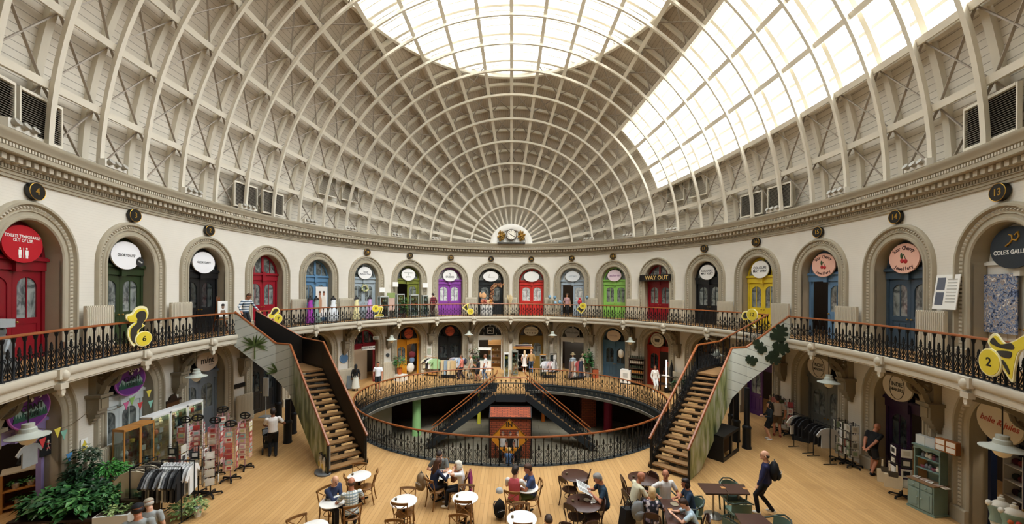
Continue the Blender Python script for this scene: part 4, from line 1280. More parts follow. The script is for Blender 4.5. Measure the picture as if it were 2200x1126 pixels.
cutout('yellow and charcoal duck cut-out with number 6 on the left balcony railing', 291, 702, duck, [(sc(duck, .05, 0, .88), YEL), (dk_in, CHAR), (bill, YEL)], '6', (.2, -.42), .2, True, 1.5)
sp = [(-.36, -.05), (-.3, .1), (-.22, .12), (-.1, .36), (.06, .42), (.2, .34), (.24, .16), (.12, .04), (-.02, -.1), (-.2, -.16)]
cutout('yellow and charcoal headphone cut-out with number 7 beside the left staircase', 588, 678, sp, [(sc(sp, -.05, .1, .85), YEL), ([(-.2, .05), (-.08, .28), (.06, .34), (.16, .24), (.06, .16), (-.04, .06)], CHAR)], '7', (.13, -.18), .2)
ch = [(-.12, -.32), (.48, -.3), (.46, -.16), (.3, -.14), (.44, .3), (.36, .44), (.2, .42), (.14, .32), (.24, .28), (.1, -.14), (-.08, -.16)]
cutout('yellow and charcoal tall chair cut-out with number 8 on the far railing', 804, 672, ch, [(sc(ch, .2, 0, .86), YEL), ([(-.06, -.28), (.42, -.26), (.42, -.2), (-.04, -.22)], CHAR), ([(.18, -.12), (.32, .3), (.36, .28), (.25, -.13)], CHAR)], '8', (-.06, .28), .2, False)
fl = [(-.4, .1), (-.12, .4), (.06, .48), (.04, .3), (.05, -.02), (-.08, -.2)]
cutout('yellow and charcoal ice-cream cut-out with number 10 on the far railing', 1004, 664, fl, [(sc(fl, -.1, .15, .86), YEL), ([(-.28, .14), (-.1, .34), (-.04, -.02), (-.1, -.1)], CHAR), ([(-.02, .36), (.02, .4), (.02, .02), (-.01, .06)], CHAR)], '10', (.14, -.2), .2, False)
kt_ = [(-.32, -.02), (-.08, .24), (.28, .2), (.3, .0), (.02, -.42), (-.06, -.3)]
cutout('yellow and charcoal kite cut-out with number 11 on the far railing', 1252, 664, kt_, [(sc(kt_, 0, 0, .86), YEL), ([(-.24, -.02), (-.08, .16), (.02, .0), (.22, .02), (.0, -.3), (-.06, -.12)], CHAR)], '11', (.14, .24), .2, False)
cm_ = [(-.36, .0), (-.3, .22), (-.14, .3), (.04, .2), (.1, -.1), (.36, -.44), (.2, -.5), (-.06, -.16), (-.24, -.16)]
cutout('yellow and charcoal camera cut-out with number 12 beside the right staircase', 1612, 682, cm_, [(sc(cm_, -.05, 0, .86), YEL), ([(-.26, .0), (-.22, .16), (-.1, .22), (-.02, .12), (-.04, -.04), (-.18, -.08)], CHAR), ([(-.02, -.16), (.2, -.44), (.26, -.42), (.06, -.1)], CHAR)], '12', (.2, .14), .24)
sk = [(-.42, .3), (-.3, .5), (-.2, .5), (-.02, .34), (.22, .44), (.46, .6), (.56, .52), (.5, .34), (.3, .2), (.2, -.2), (.16, -.46), (.0, -.3), (-.1, -.1), (-.24, .1)]
cutout('yellow and charcoal saddle cut-out with number 2 on the right balcony railing', 2158, 770, sk, [(sc(sk, .05, .1, .88), YEL), ([(-.34, .3), (-.26, .42), (-.1, .3), (.14, .36), (.2, .24), (-.1, .22)], CHAR), ([(-.18, .14), (.14, .18), (.12, .04), (-.08, .04)], CHAR), ([(-.06, -.06), (.0, -.05), (.1, -.2), (.1, -.3)], CHAR)], '2', (-.32, -.14), .25)

# ------------------------------------------------------------ café furniture
CW = mat('83592c', .45, var=.2, scale=5); CD = mat('3a2015', .4, var=.15, scale=5); CG = mat('5f7466', .5, var=.12, scale=6)
def chair_cross():
    r = thing('bistro_chair', 'x', 'chair')
    m = MB().use(CW); m.lathe([(0, .44), (.2, .44), (.215, .45), (.215, .465), (.2, .475), (0, .47)], 18, sx=1, sy=.98); m.build('seat', r)
    for sx in (-1, 1):
        m = MB().use(CW); m.tube([(sx*.19, .2, 0), (sx*.18, .17, .25), (sx*.17, .15, .45)], .017, 6); m.build('leg', r)
        m = MB().use(CW); m.tube([(sx*.18, -.26, 0), (sx*.17, -.2, .3), (sx*.18, -.19, .5), (sx*.20, -.24, .72), (sx*.20, -.28, .87)], .017, 6); m.build('leg', r)
    m = MB().use(CW); rows = []
    for i in range(9):
        x = -.225 + .45*i/8; y = -.28 - .05*(1 - (x/.225)**2)
        rows.append([(x, y - .014, .83), (x, y + .014, .83), (x, y + .014, .89), (x, y - .014, .89)])
    m.grid(rows, closed=True); m.build('top_rail', r, angle=30)
    m = MB().use(CW)
    for sx in (-1, 1): m.tube([(sx*.18, -.2, .5), (sx*.05, -.26, .64), (-sx*.18, -.3, .84)], .012, 5)
    m.build('cross_back', r)
    m = MB().use(CW)
    for a in (((-.18, .17, .3), (-.12, .17, .43)), ((.18, .17, .3), (.12, .17, .43))): m.tube(a, .01, 5)
    m.tube([(.17*cos(a), .17*sin(a)*1.0, .28) for a in [2*PI*i/16 for i in range(16)]], .009, 5, closed=True); m.build('stretcher', r)
    return r
def chair_bent():
    r = thing('bentwood_chair', 'x', 'chair')
    m = MB().use(CD); m.lathe([(0, .44), (.2, .44), (.21, .45), (.21, .47), (.18, .465), (0, .46)], 18); m.build('seat', r)
    for sx in (-1, 1):
        m = MB().use(CD); m.tube([(sx*.19, .2, 0), (sx*.17, .16, .25), (sx*.16, .14, .45)], .016, 6); m.build('leg', r)
        m = MB().use(CD); m.tube([(sx*.18, -.26, 0), (sx*.16, -.2, .3), (sx*.17, -.19, .48)], .016, 6); m.build('leg', r)
    m = MB().use(CD); m.tube([(-.17, -.19, .46), (-.2, -.24, .68), (-.17, -.28, .84), (-.08, -.31, .9), (.08, -.31, .9), (.17, -.28, .84), (.2, -.24, .68), (.17, -.19, .46)], .018, 6); m.build('back_hoop', r)
    m = MB().use(CD); m.raw([(-.15, -.27, .74), (.15, -.27, .74), (.14, -.3, .88), (-.14, -.3, .88), (-.15, -.285, .74), (.15, -.285, .74), (.14, -.315, .88), (-.14, -.315, .88)], [(0,1,2,3),(7,6,5,4),(0,4,5,1),(3,2,6,7)])
    for x in (-.09, -.03, .03, .09): m.tube([(x, -.2, .47), (x, -.27, .75)], .009, 5)
    m.build('back_slats', r)
    m = MB().use(CD); m.tube([(.165*cos(2*PI*i/16), .165*sin(2*PI*i/16), .27) for i in range(16)], .009, 5, closed=True); m.build('stretcher', r)
    return r
def chair_green():
    r = thing('tub_chair', 'x', 'chair')
    m = MB().use(CG); m.box(-.24, -.22, .40, .24, .25, .47); m.build('seat', r, smooth=False)
    m = MB().use(mat('223028', .5))
    m.tube([(-.28, .2, .66), (-.29, -.05, .68), (-.24, -.24, .76), (-.1, -.31, .84), (.1, -.31, .84), (.24, -.24, .76), (.29, -.05, .68), (.28, .2, .66)], .02, 6); m.build('arm_rail', r)
    m = MB().use(CG); rows = []
    for i in range(11):
        a = PI*(1.14 + .72*i/10); rows.append([(.27*cos(a), .27*sin(a) - .01, .5), (.27*cos(a), .27*sin(a) - .03, .8 - .05*abs(i - 5)/5), (.29*cos(a), .29*sin(a) - .03, .8 - .05*abs(i - 5)/5), (.29*cos(a), .29*sin(a) - .01, .5)])
    m.grid(rows, closed=True); m.build('backrest', r)
    for sx in (-1, 1):
        for y in (-.2, .22):
            m = MB().use(mat('223028', .5)); m.bar((sx*.23, y, 0), (sx*.26, y, .66 if y > 0 else .45), .03, .03); m.build('leg', r, smooth=False)
    return r
PROTO = {'x': chair_cross(), 'b': chair_bent(), 'g': chair_green()}
USED = set()
def chair(kind, label, u, v, phi, zb=.87):
    """chair whose back rail shows at (u, v); phi = facing, degrees from straight away, positive to the right"""
    p = gp(u, v, zb); a = rad(phi); f = Vector((sin(a), cos(a), 0)); loc = p + f*.28
    o = PROTO[kind]
    if kind in USED: o = dup(o)
    USED.add(kind)
    o.location = (loc.x, loc.y, 0); o.rotation_euler = (0, 0, -a); o['label'] = label
    return loc
def table(kind, label, u, v, r):
    p = gp(u, v, .75)
    t = thing('cafe_table', label, 'table', (p.x, p.y, 0))
    top = mat('ece9e2', .25, var=.06, scale=4, spec=.5) if kind == 'w' else mat('43281d', .35, var=.12, scale=5, spec=.5)
    m = MB().use(top); m.lathe([(r - .02, .722), (r, .73), (r, .745), (r - .012, .752), (0, .752)], 32); m.build('table_top', t)
    m = MB().use(M_IRON if kind == 'w' else CD); m.lathe([(.035, .05), (.03, .68), (.1, .72)], 10); m.build('pedestal', t)
    m = MB().use(M_IRON)
    for i in range(4):
        a = PI/4 + i*PI/2; m.bar((0, 0, .06), (.27*cos(a), .27*sin(a), .02), .04, .035)
    m.lathe([(.06, .02), (.06, .08), (.035, .1)], 10); m.build('base', t)
    m = MB().use(mat('6b5a3f', .6)); m.at((-r*.62, .02, .752)).lathe([(.03, 0), (.032, .05), (.025, .052)], 8)
    o = m.build('sugar_pot'); o.location = (p.x, p.y, 0); tag(o, 'little brown sugar pot on the ' + ' '.join(label.replace('round ', '').split()[:10]), 'pot')
    m.v = m.v
    return p
T = {}
T[1] = table('w', 'round white table with three empty chairs by the foot of the left stair', 771.8, 1022, .33)
T[2] = table('w', 'round white table between the seated navy cardigan and plaid shirt men', 716, 1077, .33)
T[3] = table('w', 'round white table shared by three people near the well railing', 952, 1018, .33)
T[4] = table('w', 'round white table with two empty chairs left of centre', 867.5, 1076, .34)
T[6] = table('w', 'round white table with two empty chairs in the centre front', 999.6, 1069, .34)
T[7] = table('w', 'round white table in front of the man in the coral top', 1131, 1046, .33)
T[8] = table('w', 'round white table at the bottom edge near the centre', 1121, 1114, .36)
T[5] = table('w', 'round white table cut off at the bottom left', 672, 1134, .33)
T[9] = table('d', 'round dark brown table with two empty bentwood chairs', 1236, 1020.6, .41)
T[10] = table('d', 'round dark brown table with coffee cups before the newspaper reader', 1254, 1079.5, .44)
T[11] = table('d', 'round dark brown table behind the two bald men', 1381, 1027.5, .42)
chair('x', 'cross-back wooden chair on the far side of the white table by the left stair', 773, 996, 180)
chair('x', 'cross-back wooden chair left of the white table by the left stair', 743.4, 1024, 50)
chair('x', 'cross-back wooden chair right of the white table by the left stair', 808, 1014, -100)
L_navy = chair('x', 'cross-back wooden chair under the man in the navy cardigan', 696, 1049, 118)
L_plaid = chair('x', 'cross-back wooden chair under the man in the plaid shirt', 758, 1086, -28)
chair('x', 'cross-back wooden chair at the lower left corner of the seating', 637, 1111, 135)
chair('x', 'cross-back wooden chair tucked behind the white table left of centre', 877, 1048.5, 180)
chair('x', 'cross-back wooden chair on the near side of the white table left of centre', 858, 1081, 8)
chair('x', 'cross-back wooden chair on the far side of the centre front table', 1002, 1043, 180)
chair('x', 'cross-back wooden chair on the near side of the centre front table', 995, 1076, 4)
L_long = chair('x', 'cross-back wooden chair under the woman with long brown hair', 920.7, 1029, 42)
L_white = chair('x', 'cross-back wooden chair under the white haired woman', 1001, 1022, -92)
L_grey = chair('x', 'cross-back wooden chair under the young man in the grey t-shirt', 950, 986, 180)
chair('x', 'cross-back wooden chair at the bottom edge in front of the centre table', 984, 1108, 180)
chair('x', 'cross-back wooden chair at the bottom edge, left of centre', 847, 1119, 180)
L_red = chair('x', 'cross-back wooden chair under the man in the coral top', 1099.6, 1056, 14)
L_blueT = chair('x', 'cross-back wooden chair under the man in the blue t-shirt', 1162, 1035, -95)
chair('x', 'cross-back wooden chair on the far side of the bottom edge white table', 1119.7, 1082, 180)
chair('x', 'cross-back wooden chair on the near side of the bottom edge white table', 1123, 1124, 0)
chair('b', 'dark bentwood chair left of the empty dark round table', 1209, 1027, 55)
chair('b', 'dark bentwood chair right of the empty dark round table', 1266.5, 1013, -70)
chair('b', 'dark bentwood chair left of the dark table with coffee cups', 1224, 1085, 42)
chair('b', 'dark bentwood chair under the man reading a newspaper', 1297, 1074, -90)
L_boy2 = chair('b', 'dark bentwood chair at the bottom edge below the coffee table, left one', 1218, 1124, 20)
chair('b', 'dark bentwood chair at the bottom edge below the coffee table, right one', 1270, 1121, -20)
chair('b', 'dark bentwood chair left of the dark table behind the bald men', 1337.7, 1025, 85)
chair('b', 'dark bentwood chair right of the dark table behind the bald men', 1403, 1017, -130)
L_bald = chair('b', 'dark bentwood chair under the bald man in the cream t-shirt', 1343, 1056, 75)
L_bald2 = chair('g', 'green tub chair under the bald man in the white t-shirt', 1416, 1044, 165, .8)
L_blond = chair('b', 'dark bentwood chair under the blond woman in the floral blouse', 1401, 1104, 20)
L_navyw = chair('g', 'green tub chair under the dark haired woman in the denim shirt', 1508, 1074, -80, .8)
L_boy = chair('b', 'dark bentwood chair under the boy in the pale blue t-shirt', 1521, 1110, -78)
chair('g', 'green tub chair behind the long dark table on the right', 1561.5, 1031, 180, .8)
chair('g', 'green tub chair on the near side of the long dark table on the right', 1601, 1083, 0, .8)
chair('g', 'green tub chair cut off at the bottom edge left of the corner table', 1567, 1117, 60, .8)
chair('g', 'green tub chair at the bottom edge right of the corner table', 1690, 1116, -90, .8)
def rect_table(label, pts, legs, base=True):
    q = [gp(u, v, .75) for u, v in pts]; c = sum(q, Vector()) / 4
    t = thing('dining_table', label, 'table', (c.x, c.y, 0))
    m = MB().use(mat('43281d', .35, var=.12, scale=5, spec=.5)); a = [Vector((p.x - c.x, p.y - c.y, .755)) for p in q]; up = Vector((0, 0, -.035))
    m.raw(a + [p + up for p in a], [(3,2,1,0),(4,5,6,7),(0,1,5,4),(1,2,6,5),(2,3,7,6),(3,0,4,7)]); m.build('table_top', t, smooth=False)
    ST = mat('a9a7a2', .3, .9)
    for fx in legs:
        p = a[0].lerp(a[1], fx).lerp(a[3].lerp(a[2], fx), .5)
        m = MB().use(ST); m.lathe([(.03, .04), (.03, .72)], 10, (p.x, p.y, 0)); m.build('pedestal', t)
        m = MB().use(ST); m.lathe([(.24, 0), (.24, .012), (.1, .035), (.03, .05)], 20, (p.x, p.y, 0)); m.build('base', t)
rect_table('long dark wooden table with a steel pedestal on the right, left half', [(1516.5, 1060.8), (1565, 1061.2), (1550, 1039.5), (1499, 1038)], (.5,))
rect_table('long dark wooden table on the right, right half', [(1566, 1061.2), (1612, 1061.8), (1598, 1041), (1551, 1039.5)], (.6,))
rect_table('dark wooden table surrounded by the seated family, bottom right', [(1436, 1133), (1500, 1133), (1449, 1073), (1418, 1072.5)], (.35,))
rect_table('dark wooden table cut off at the bottom right corner', [(1594, 1128), (1662, 1128), (1634, 1105), (1578, 1103)], (.5,))
# things on the tables
def on_table(name, label, cat, u, v, build, z=.755, group=None, rz=0):
    p = gp(u, v, z); mb = MB(); build(mb); o = mb.build(name); o.location = (p.x, p.y, z); o.rotation_euler = (0, 0, rz); tag(o, label, cat, group); return o
cup = lambda m: (m.use(mat('f2efe8', .3)), m.lathe([(.02, 0), (.035, .02), (.042, .06), (.038, .06), (.03, .02), (0, .015)], 12), m.tube([(.04, 0, .05), (.06, 0, .04), (.04, 0, .02)], .005, 5))
saucer = lambda m: (m.use(mat('f2efe8', .3)), m.lathe([(.03, 0), (.08, .014), (.078, .018), (0, .008)], 16))
on_table('saucer', 'white saucer with a spoon nearer the middle of the dark coffee table', 'saucer', 1260.5, 1075, saucer)
on_table('saucer', 'white saucer under the coffee cup on the dark coffee table', 'saucer', 1275, 1078, saucer)
on_table('coffee_cup', 'white coffee cup on its saucer by the newspaper reader', 'cup', 1275, 1076, cup, .772)
on_table('jam_jar', 'small dark red jar on the dark coffee table', 'jar', 1243, 1075, lambda m: (m.use(mat('5c1c22', .3)), m.lathe([(.025, 0), (.028, .06), (.02, .065)], 10)))
on_table('milk_jug', 'small white milk jug at the edge of the dark coffee table', 'jug', 1271, 1084, lambda m: (m.use(mat('f2efe8', .3)), m.lathe([(.02, 0), (.026, .03), (.02, .05)], 10)))
on_table('coffee_cup', 'small white cup on the table before the man in the coral top', 'cup', 1128, 1039, cup)
on_table('place_card', 'small orange card on the long dark table, left half', 'card', 1553, 1048, lambda m: (m.use(mat('b98348', .6)), m.box(-.06, -.05, 0, .06, .05, .006)))
on_table('place_card', 'small orange card at the far right corner of the long dark table', 'card', 1601, 1050, lambda m: (m.use(mat('b98348', .6)), m.box(-.06, -.05, 0, .06, .05, .006)))
on_table('place_card', 'small orange card in the middle of the family table', 'card', 1440, 1095, lambda m: (m.use(mat('b98348', .6)), m.box(-.06, -.04, 0, .06, .04, .006)))
on_table('plate', 'round brown plate near the far end of the family table', 'plate', 1449, 1084, lambda m: (m.use(mat('8d7f66', .4)), m.lathe([(.05, 0), (.1, .015), (.095, .018), (0, .008)], 16)))
on_table('paper_napkins', 'crumpled white papers on the table between the two seated men', 'paper', 722, 1069, lambda m: (m.use(mat('e8e4da', .8)), m.box(-.12, -.06, 0, .1, .08, .012), m.at(rz=.5), m.box(-.08, -.08, .012, .1, .06, .02)))
# ------------------------------------------------------------ plants
def foliage(mb, n, rx, ry, rz, l, w, c=(0, 0, 0), rnd=None, droop=.3, cols=('2f5a2c', '3f7338', '254a26')):
    rnd = rnd or random.Random(3)
    for i in range(n):
        a = rnd.uniform(0, 2*PI); e = math.asin(rnd.uniform(-.3, 1)); q = rnd.uniform(.35, 1)
        p = Vector((c[0] + rx*q*cos(a)*cos(e), c[1] + ry*q*sin(a)*cos(e), c[2] + rz*q*sin(e)))
        d = Vector((cos(a), sin(a), rnd.uniform(-droop, .6))).normalized(); s = d.cross(Vector((0, 0, 1))).normalized(); u = s.cross(d)
        L = l*rnd.uniform(.7, 1.2); Wd = w*rnd.uniform(.7, 1.2)
        s = (s + u*rnd.uniform(-.5, .5)).normalized()
        mb.use(mat(cols[rnd.randrange(len(cols))], .5, spec=.4))
        t = p + d*L - Vector((0, 0, L*.25)); m1 = p + d*L*.5 + u*L*.06
        mb.raw([p, m1 + s*Wd, t, m1 - s*Wd, m1 - u*Wd*.3], [(0, 4, 2, 1), (0, 3, 2, 4)])
def plant(label, loc, n, r, h, l, w, pot='a4603c', pr=.16, ph=.26, seed=1, stem=0., cols=('2f5a2c', '3f7338', '254a26'), name='potted_plant', droop=.3):
    t = thing(name, label, 'plant', loc); rnd = random.Random(seed)
    m = MB().use(mat(pot, .6)); m.lathe([(pr*.75, 0), (pr, ph*.9), (pr*1.06, ph*.9), (pr*1.06, ph), (pr*.95, ph), (pr*.9, ph*.88), (0, ph*.88)], 14); m.build('pot', t)
    if stem:
        m = MB().use(mat('5b4630', .7)); m.tube([(0, 0, ph*.8), (.02, .01, ph + stem*.5), (0, 0, ph + stem)], .018, 5)
        for k in range(5): a = k*1.3; m.tube([(0, 0, ph + stem*.7), (r*.5*cos(a), r*.5*sin(a), ph + stem + h*.3)], .009, 4)
        m.build('stem', t)
    m = MB(); foliage(m, n, r, r, h, l, w, (0, 0, ph + stem), rnd, droop, cols); m.build('foliage', t, smooth=False)
    return t
G1 = ('2c5a2a', '38692f', '1f4422'); G2 = ('3d6f3a', '5a8a48', '2c5a2a'); G3 = ('1d3a20', '2a4f2a', '16301a'); G4 = ('7f9a5a', '9db06e', '5f7d46')
def g(u, v, z=0., mg=.5):
    q = gp(u, v, z)
    f = math.hypot(q.x/(BX - mg), q.y/(AY - mg))
    if f > 1 and z < 3: q.x /= f; q.y /= f
    return q
def box_thing(name, label, cat, loc, rz, parts, group=None):
    """parts: (name, colour, list of boxes)"""
    t = thing(name, label, cat, loc, rz, group)
    for nm_, c, bs in parts:
        m = MB().use(c if not isinstance(c, str) else mat(c, .6))
        for b in bs: m.box(*b)
        m.build(nm_, t, smooth=False)
    return t
OAK = mat('b07a3c', .5, var=.15, scale=4)
# plant benches, bottom left
pb = g(128, 1126, .0)
bx = Vector((-7.95, -5.2, 0))
box_thing('plant_bench', 'dark low wooden bench under the mass of leafy pot plants, bottom left', 'bench', (-11.05, -4.7, 0), .1, [('bench_top', mat('2c2119', .7), [(-1.15, -.5, .42, 1.1, .55, .48)]), ('leg', mat('2c2119', .7), [(-1.1, -.45, 0, -1.0, -.35, .42)]), ('leg', mat('2c2119', .7), [(.95, -.45, 0, 1.05, -.35, .42)]), ('leg', mat('2c2119', .7), [(-1.1, .4, 0, -1.0, .5, .42)]), ('leg', mat('2c2119', .7), [(.95, .4, 0, 1.05, .5, .42)])])
for i, (x, y, r, lab, cols, l, w) in enumerate(((-11.85, -4.85, .34, 'broad glossy leaf pot plant at the left end of the dark bench', G1, .3, .1), (-11.3, -4.95, .36, 'pot plant with deep green broad leaves, second on the dark bench', G1, .32, .11), (-10.75, -4.9, .36, 'pot plant with pale veined leaves in the middle of the dark bench', G2, .3, .09), (-10.25, -4.7, .3, 'small leaved trailing pot plant at the right end of the dark bench', G2, .16, .05),
        (-11.6, -4.35, .34, 'large split leaf pot plant at the back left of the dark bench', G1, .36, .14), (-11.0, -4.35, .32, 'dark leaved pot plant at the back of the dark bench', G3, .28, .09), (-10.45, -4.32, .3, 'light green pot plant at the back right of the dark bench', G2, .2, .07))):
    plant(lab, (x, y, .48), 240, r, .34, l*.72, w*.72, '3a2f28', .15, .2, i, cols=cols)
plant('bright green fern at the very bottom left corner', (g(12, 1124, .3).x, g(12, 1124, .3).y, .0), 110, .26, .3, .22, .04, '2d2a26', .14, .22, 21, cols=('4d8a3e', '66a04c', '3a7030'))
p = g(160, 1022, 1.0); plant('tall bushy dark shrub in front of the left arcade radiator', (p.x, p.y, 0), 420, .36, 1.0, .16, .045, '2a2622', .2, .3, 5, .5, G3)
p = g(190, 1046, .6); plant('dark palm-like plant behind the bench plants on the left', (p.x, p.y, 0), 200, .4, .6, .4, .03, '2a2622', .18, .3, 6, .3, G3)
# white planter boxes with succulents and the acrylic card stand
p = g(228, 1126, .45)
box_thing('planter_box', 'white planter trough with succulents at the bottom left by the capped man', 'planter', (-9.95, -4.95, 0), .2, [('trough', 'd9d9d4', [(-.2, -.25, .0, .55, .22, .58)]), ('compost', '3a2e22', [(-.16, -.2, .58, .5, .18, .6)])])
t = thing('succulents', 'low pale green succulents filling the white planter trough', 'plant', (-9.77, -4.93, .6)); m = MB(); foliage(m, 150, .3, .18, .12, .1, .035, rnd=random.Random(8), cols=G4); m.build('foliage', t, smooth=False)
t = thing('card_display', 'clear acrylic stand of small cards and seed packets by the white planter', 'display', (-9.72, -4.45, 0))
m = MB().use(glass('e8efef', .2)); 
for k in range(3): m.box(-.25, -.12 + .12*k, .75 + .12*k, .25, -.1 + .12*k, .95 + .12*k)
m.box(-.25, -.14, .7, .25, .25, .72); m.build('acrylic_steps', t, smooth=False)
m = MB().use(mat('4b3a2a', .6)); m.box(-.3, -.2, 0, .3, .3, .7); m.build('plinth', t, smooth=False)
rnd = random.Random(12)
SEED_COL = ('b9b4a6', '8d5a4a', '6f7f8a', 'd6d2c6', '54604c')
for k in range(3):
    for i in range(5):
        o = box_thing('seed_packet', 'small printed packet standing in the clear acrylic stand', 'packet', (-9.72 - .2 + .1*i, -4.4 - .12 + .12*k, .73 + .12*k), 0, [], 'packets in the acrylic stand')
        m = MB().use(mat(SEED_COL[rnd.randrange(5)], .6)); m.box(-.04, -.006, 0, .04, .006, .13); m.build('packet_body', o, smooth=False)
# fern on its white shelf with cactus pots below
p = g(232, 1012, .95); fx, fy = -10.55, p.y
fx = p.x
box_thing('plant_shelf', 'white topped plant shelf with a lower tray of cactus pots, left arcade', 'shelf', (fx, fy, 0), rad(62), [('top_shelf', 'd4d0c6', [(-.42, -.2, .88, .42, .2, .92)]), ('lower_shelf', mat('5a3a26', .6), [(-.42, -.2, .42, .42, .2, .45)]), ('side', mat('38291e', .6), [(-.42, -.2, 0, -.39, .2, .88)]), ('side', mat('38291e', .6), [(.39, -.2, 0, .42, .2, .88)])])
t = thing('fern', 'lush bright green fern on the white topped plant shelf', 'plant', (fx, fy, .92)); m = MB(); foliage(m, 420, .42, .3, .3, .2, .03, rnd=random.Random(9), cols=('3a7a2e', '4f9240', '2c6626')); m.build('foliage', t, smooth=False)
m = MB().use(mat('3a2f28', .6)); m.lathe([(.12, 0), (.15, .12), (.0, .11)], 12); m.build('pot', t)
for i in range(7):
    a = rad(62); q = -.34 + .11*i
    plant('tiny cactus in a terracotta pot on the lower tray of the plant shelf', (fx + q*cos(a), fy + q*sin(a), .45), 14, .04, .08, .06, .012, 'a8573a', .04, .07, 40 + i, cols=G4, name='cactus_pot')['group'] = 'cactus pots on the lower tray'

# ------------------------------------------------------------ cabinets
CL = glass('e4ecea', .14)
rnd = random.Random(31)
KN = ('d8c9a8', 'c34a3c', '8fae9a', '3c4a5a', 'e9e3d6', 'b98ca0', '7b5a3a', 'd9b94a', '2c2c30', 'a7b8c8')
_kn = {}
def knick(col, kind):
    if (col, kind) not in _kn:
        m = MB().use(mat(col, .4, spec=.5))
        if kind == 0: m.lathe([(.03, 0), (.05, .04), (.045, .1), (.02, .13), (.028, .16)], 10)
        elif kind == 1: m.lathe([(.045, 0), (.06, .05), (.055, .09), (.05, .05), (0, .02)], 10)
        elif kind == 2: m.ell((0, 0, .06), (.05, .04, .06), 9, 6); m.ell((0, 0, .14), (.03, .03, .035), 8, 5)
        else: m.prism([(-.05, 0), (.05, 0), (.05, .14), (-.05, .14)], -.012, .012)
        _kn[col, kind] = m.mesh('ornament')
    return _kn[col, kind]
def cabinet(label, loc, rz, w, d, h, frame, shelves, group_lab, per=5, top=None, lit=False):
    """local: x along the front, -y out of the front"""
    t = thing('display_cabinet', label, 'cabinet', loc, rz); f = .035
    m = MB().use(frame)
    for x in (-w/2, w/2 - f):
        for y in (-d/2, d/2 - f): m.box(x, y, 0, x + f, y + f, h)
    for z in (.08, h - .05): m.box(-w/2, -d/2, z, w/2, -d/2 + f, z + .05); m.box(-w/2, d/2 - f, z, w/2, d/2, z + .05); m.box(-w/2, -d/2, z, -w/2 + f, d/2, z + .05); m.box(w/2 - f, -d/2, z, w/2, d/2, z + .05)
    m.build('frame', t, smooth=False)
    m = MB().use(top or frame); m.box(-w/2, -d/2, h, w/2, d/2, h + .03); m.build('top_panel', t, smooth=False)
    m = MB().use(mat('a9a08e' if not lit else 'f2ecdc', .7)); m.box(-w/2 + f, d/2 - .03, .1, w/2 - f, d/2 - .015, h); m.build('back_panel', t, smooth=False)
    for i in range(shelves):
        z = .12 + (h - .2)*i/shelves
        m = MB().use(frame if i == 0 else CL); m.box(-w/2 + f, -d/2 + .03, z, w/2 - f, d/2 - .03, z + .012); m.build('shelf', t, smooth=False)
        for k in range(per):
            lx = -w/2 + .1 + (w - .2)*(k + .5)/per; ly = rnd.uniform(-d*.25, d*.15)
            o = link('ornament', knick(KN[rnd.randrange(len(KN))], rnd.randrange(4)), None, Vector(loc) + Vector((lx*cos(rz) - ly*sin(rz), lx*sin(rz) + ly*cos(rz), z + .013)), rz + rnd.uniform(-.4, .4))
            tag(o, group_lab, 'ornament', group_lab + 's'); o.scale = (1.15,)*3
    for nm_, b in (('front_pane', (-w/2 + f, -d/2 + .004, .13, w/2 - f, -d/2 + .012, h - .05)), ('side_pane', (-w/2 + .004, -d/2 + f, .13, -w/2 + .012, d/2 - f, h - .05)), ('side_pane', (w/2 - .012, -d/2 + f, .13, w/2 - .004, d/2 - f, h - .05))):
        m = MB().use(CL); m.box(*b); m.build(nm_, t, smooth=False)
    if lit:
        m = MB().use(mat('fff0cf', .5, emit=14)); m.box(-w/2 + .06, -d/2 + .05, h - .06, w/2 - .06, -d/2 + .08, h - .045); m.build('light_strip', t, smooth=False)
    return t
WF = mat('d9dad6', .4)
for i, (y, lab) in enumerate(((-1.62, 'nearest'), (-.92, 'middle'), (-.22, 'farthest'))):
    cabinet('white framed glass display cabinet of trinkets, %s of the row in the left arcade' % lab, (-12.0, y, 0), rad(90), .69, .42, 1.9, WF, 6, 'small trinket behind glass in the %s white framed cabinet' % lab, 7, mat('e6e6e4', .4), True)
cabinet('oak framed glass cabinet of gifts, nearer one beside the left arcade radiator', (-11.95, -2.62, 0), rad(84), .48, .42, 1.82, OAK, 4, 'little gift on a shelf of the nearer oak cabinet', 3)
cabinet('oak framed glass cabinet of gifts, against the white display cabinets', (-11.93, -2.15, 0), rad(84), .42, .42, 1.82, OAK, 4, 'little gift on a shelf of the farther oak cabinet', 3)
p = g(30, 1030, .92)
box_thing('counter_unit', 'oak counter with open shelves at the left edge under the seller', 'counter', (-13.75, -3.75, 0), rad(50), [('counter_top', mat('c9bfa8', .5), [(-.4, -.25, 1.04, .4, .25, 1.08)]), ('side', OAK, [(-.4, -.25, 0, -.36, .25, 1.04)]), ('side', OAK, [(.36, -.25, 0, .4, .25, 1.04)]), ('shelf', OAK, [(-.36, -.25, .1, .36, .25, .13), (-.36, -.25, .55, .36, .25, .58)]), ('back_panel', mat('6b4a28', .6), [(-.36, .22, .1, .36, .25, 1.04)])])
for i, (q, z) in enumerate(((-.15, .58), (.12, .58), (-.1, .13))):
    plant('small plant in a white pot on the oak counter shelf by the seller', (-13.75 + q*cos(rad(50)) + .1*sin(rad(50)), -3.75 + q*sin(rad(50)) - .1*cos(rad(50)), z), 40, .1, .14, .1, .03, 'e2e0da', .08, .15, 60 + i, cols=G2)['group'] = 'white pots on the oak counter shelves'

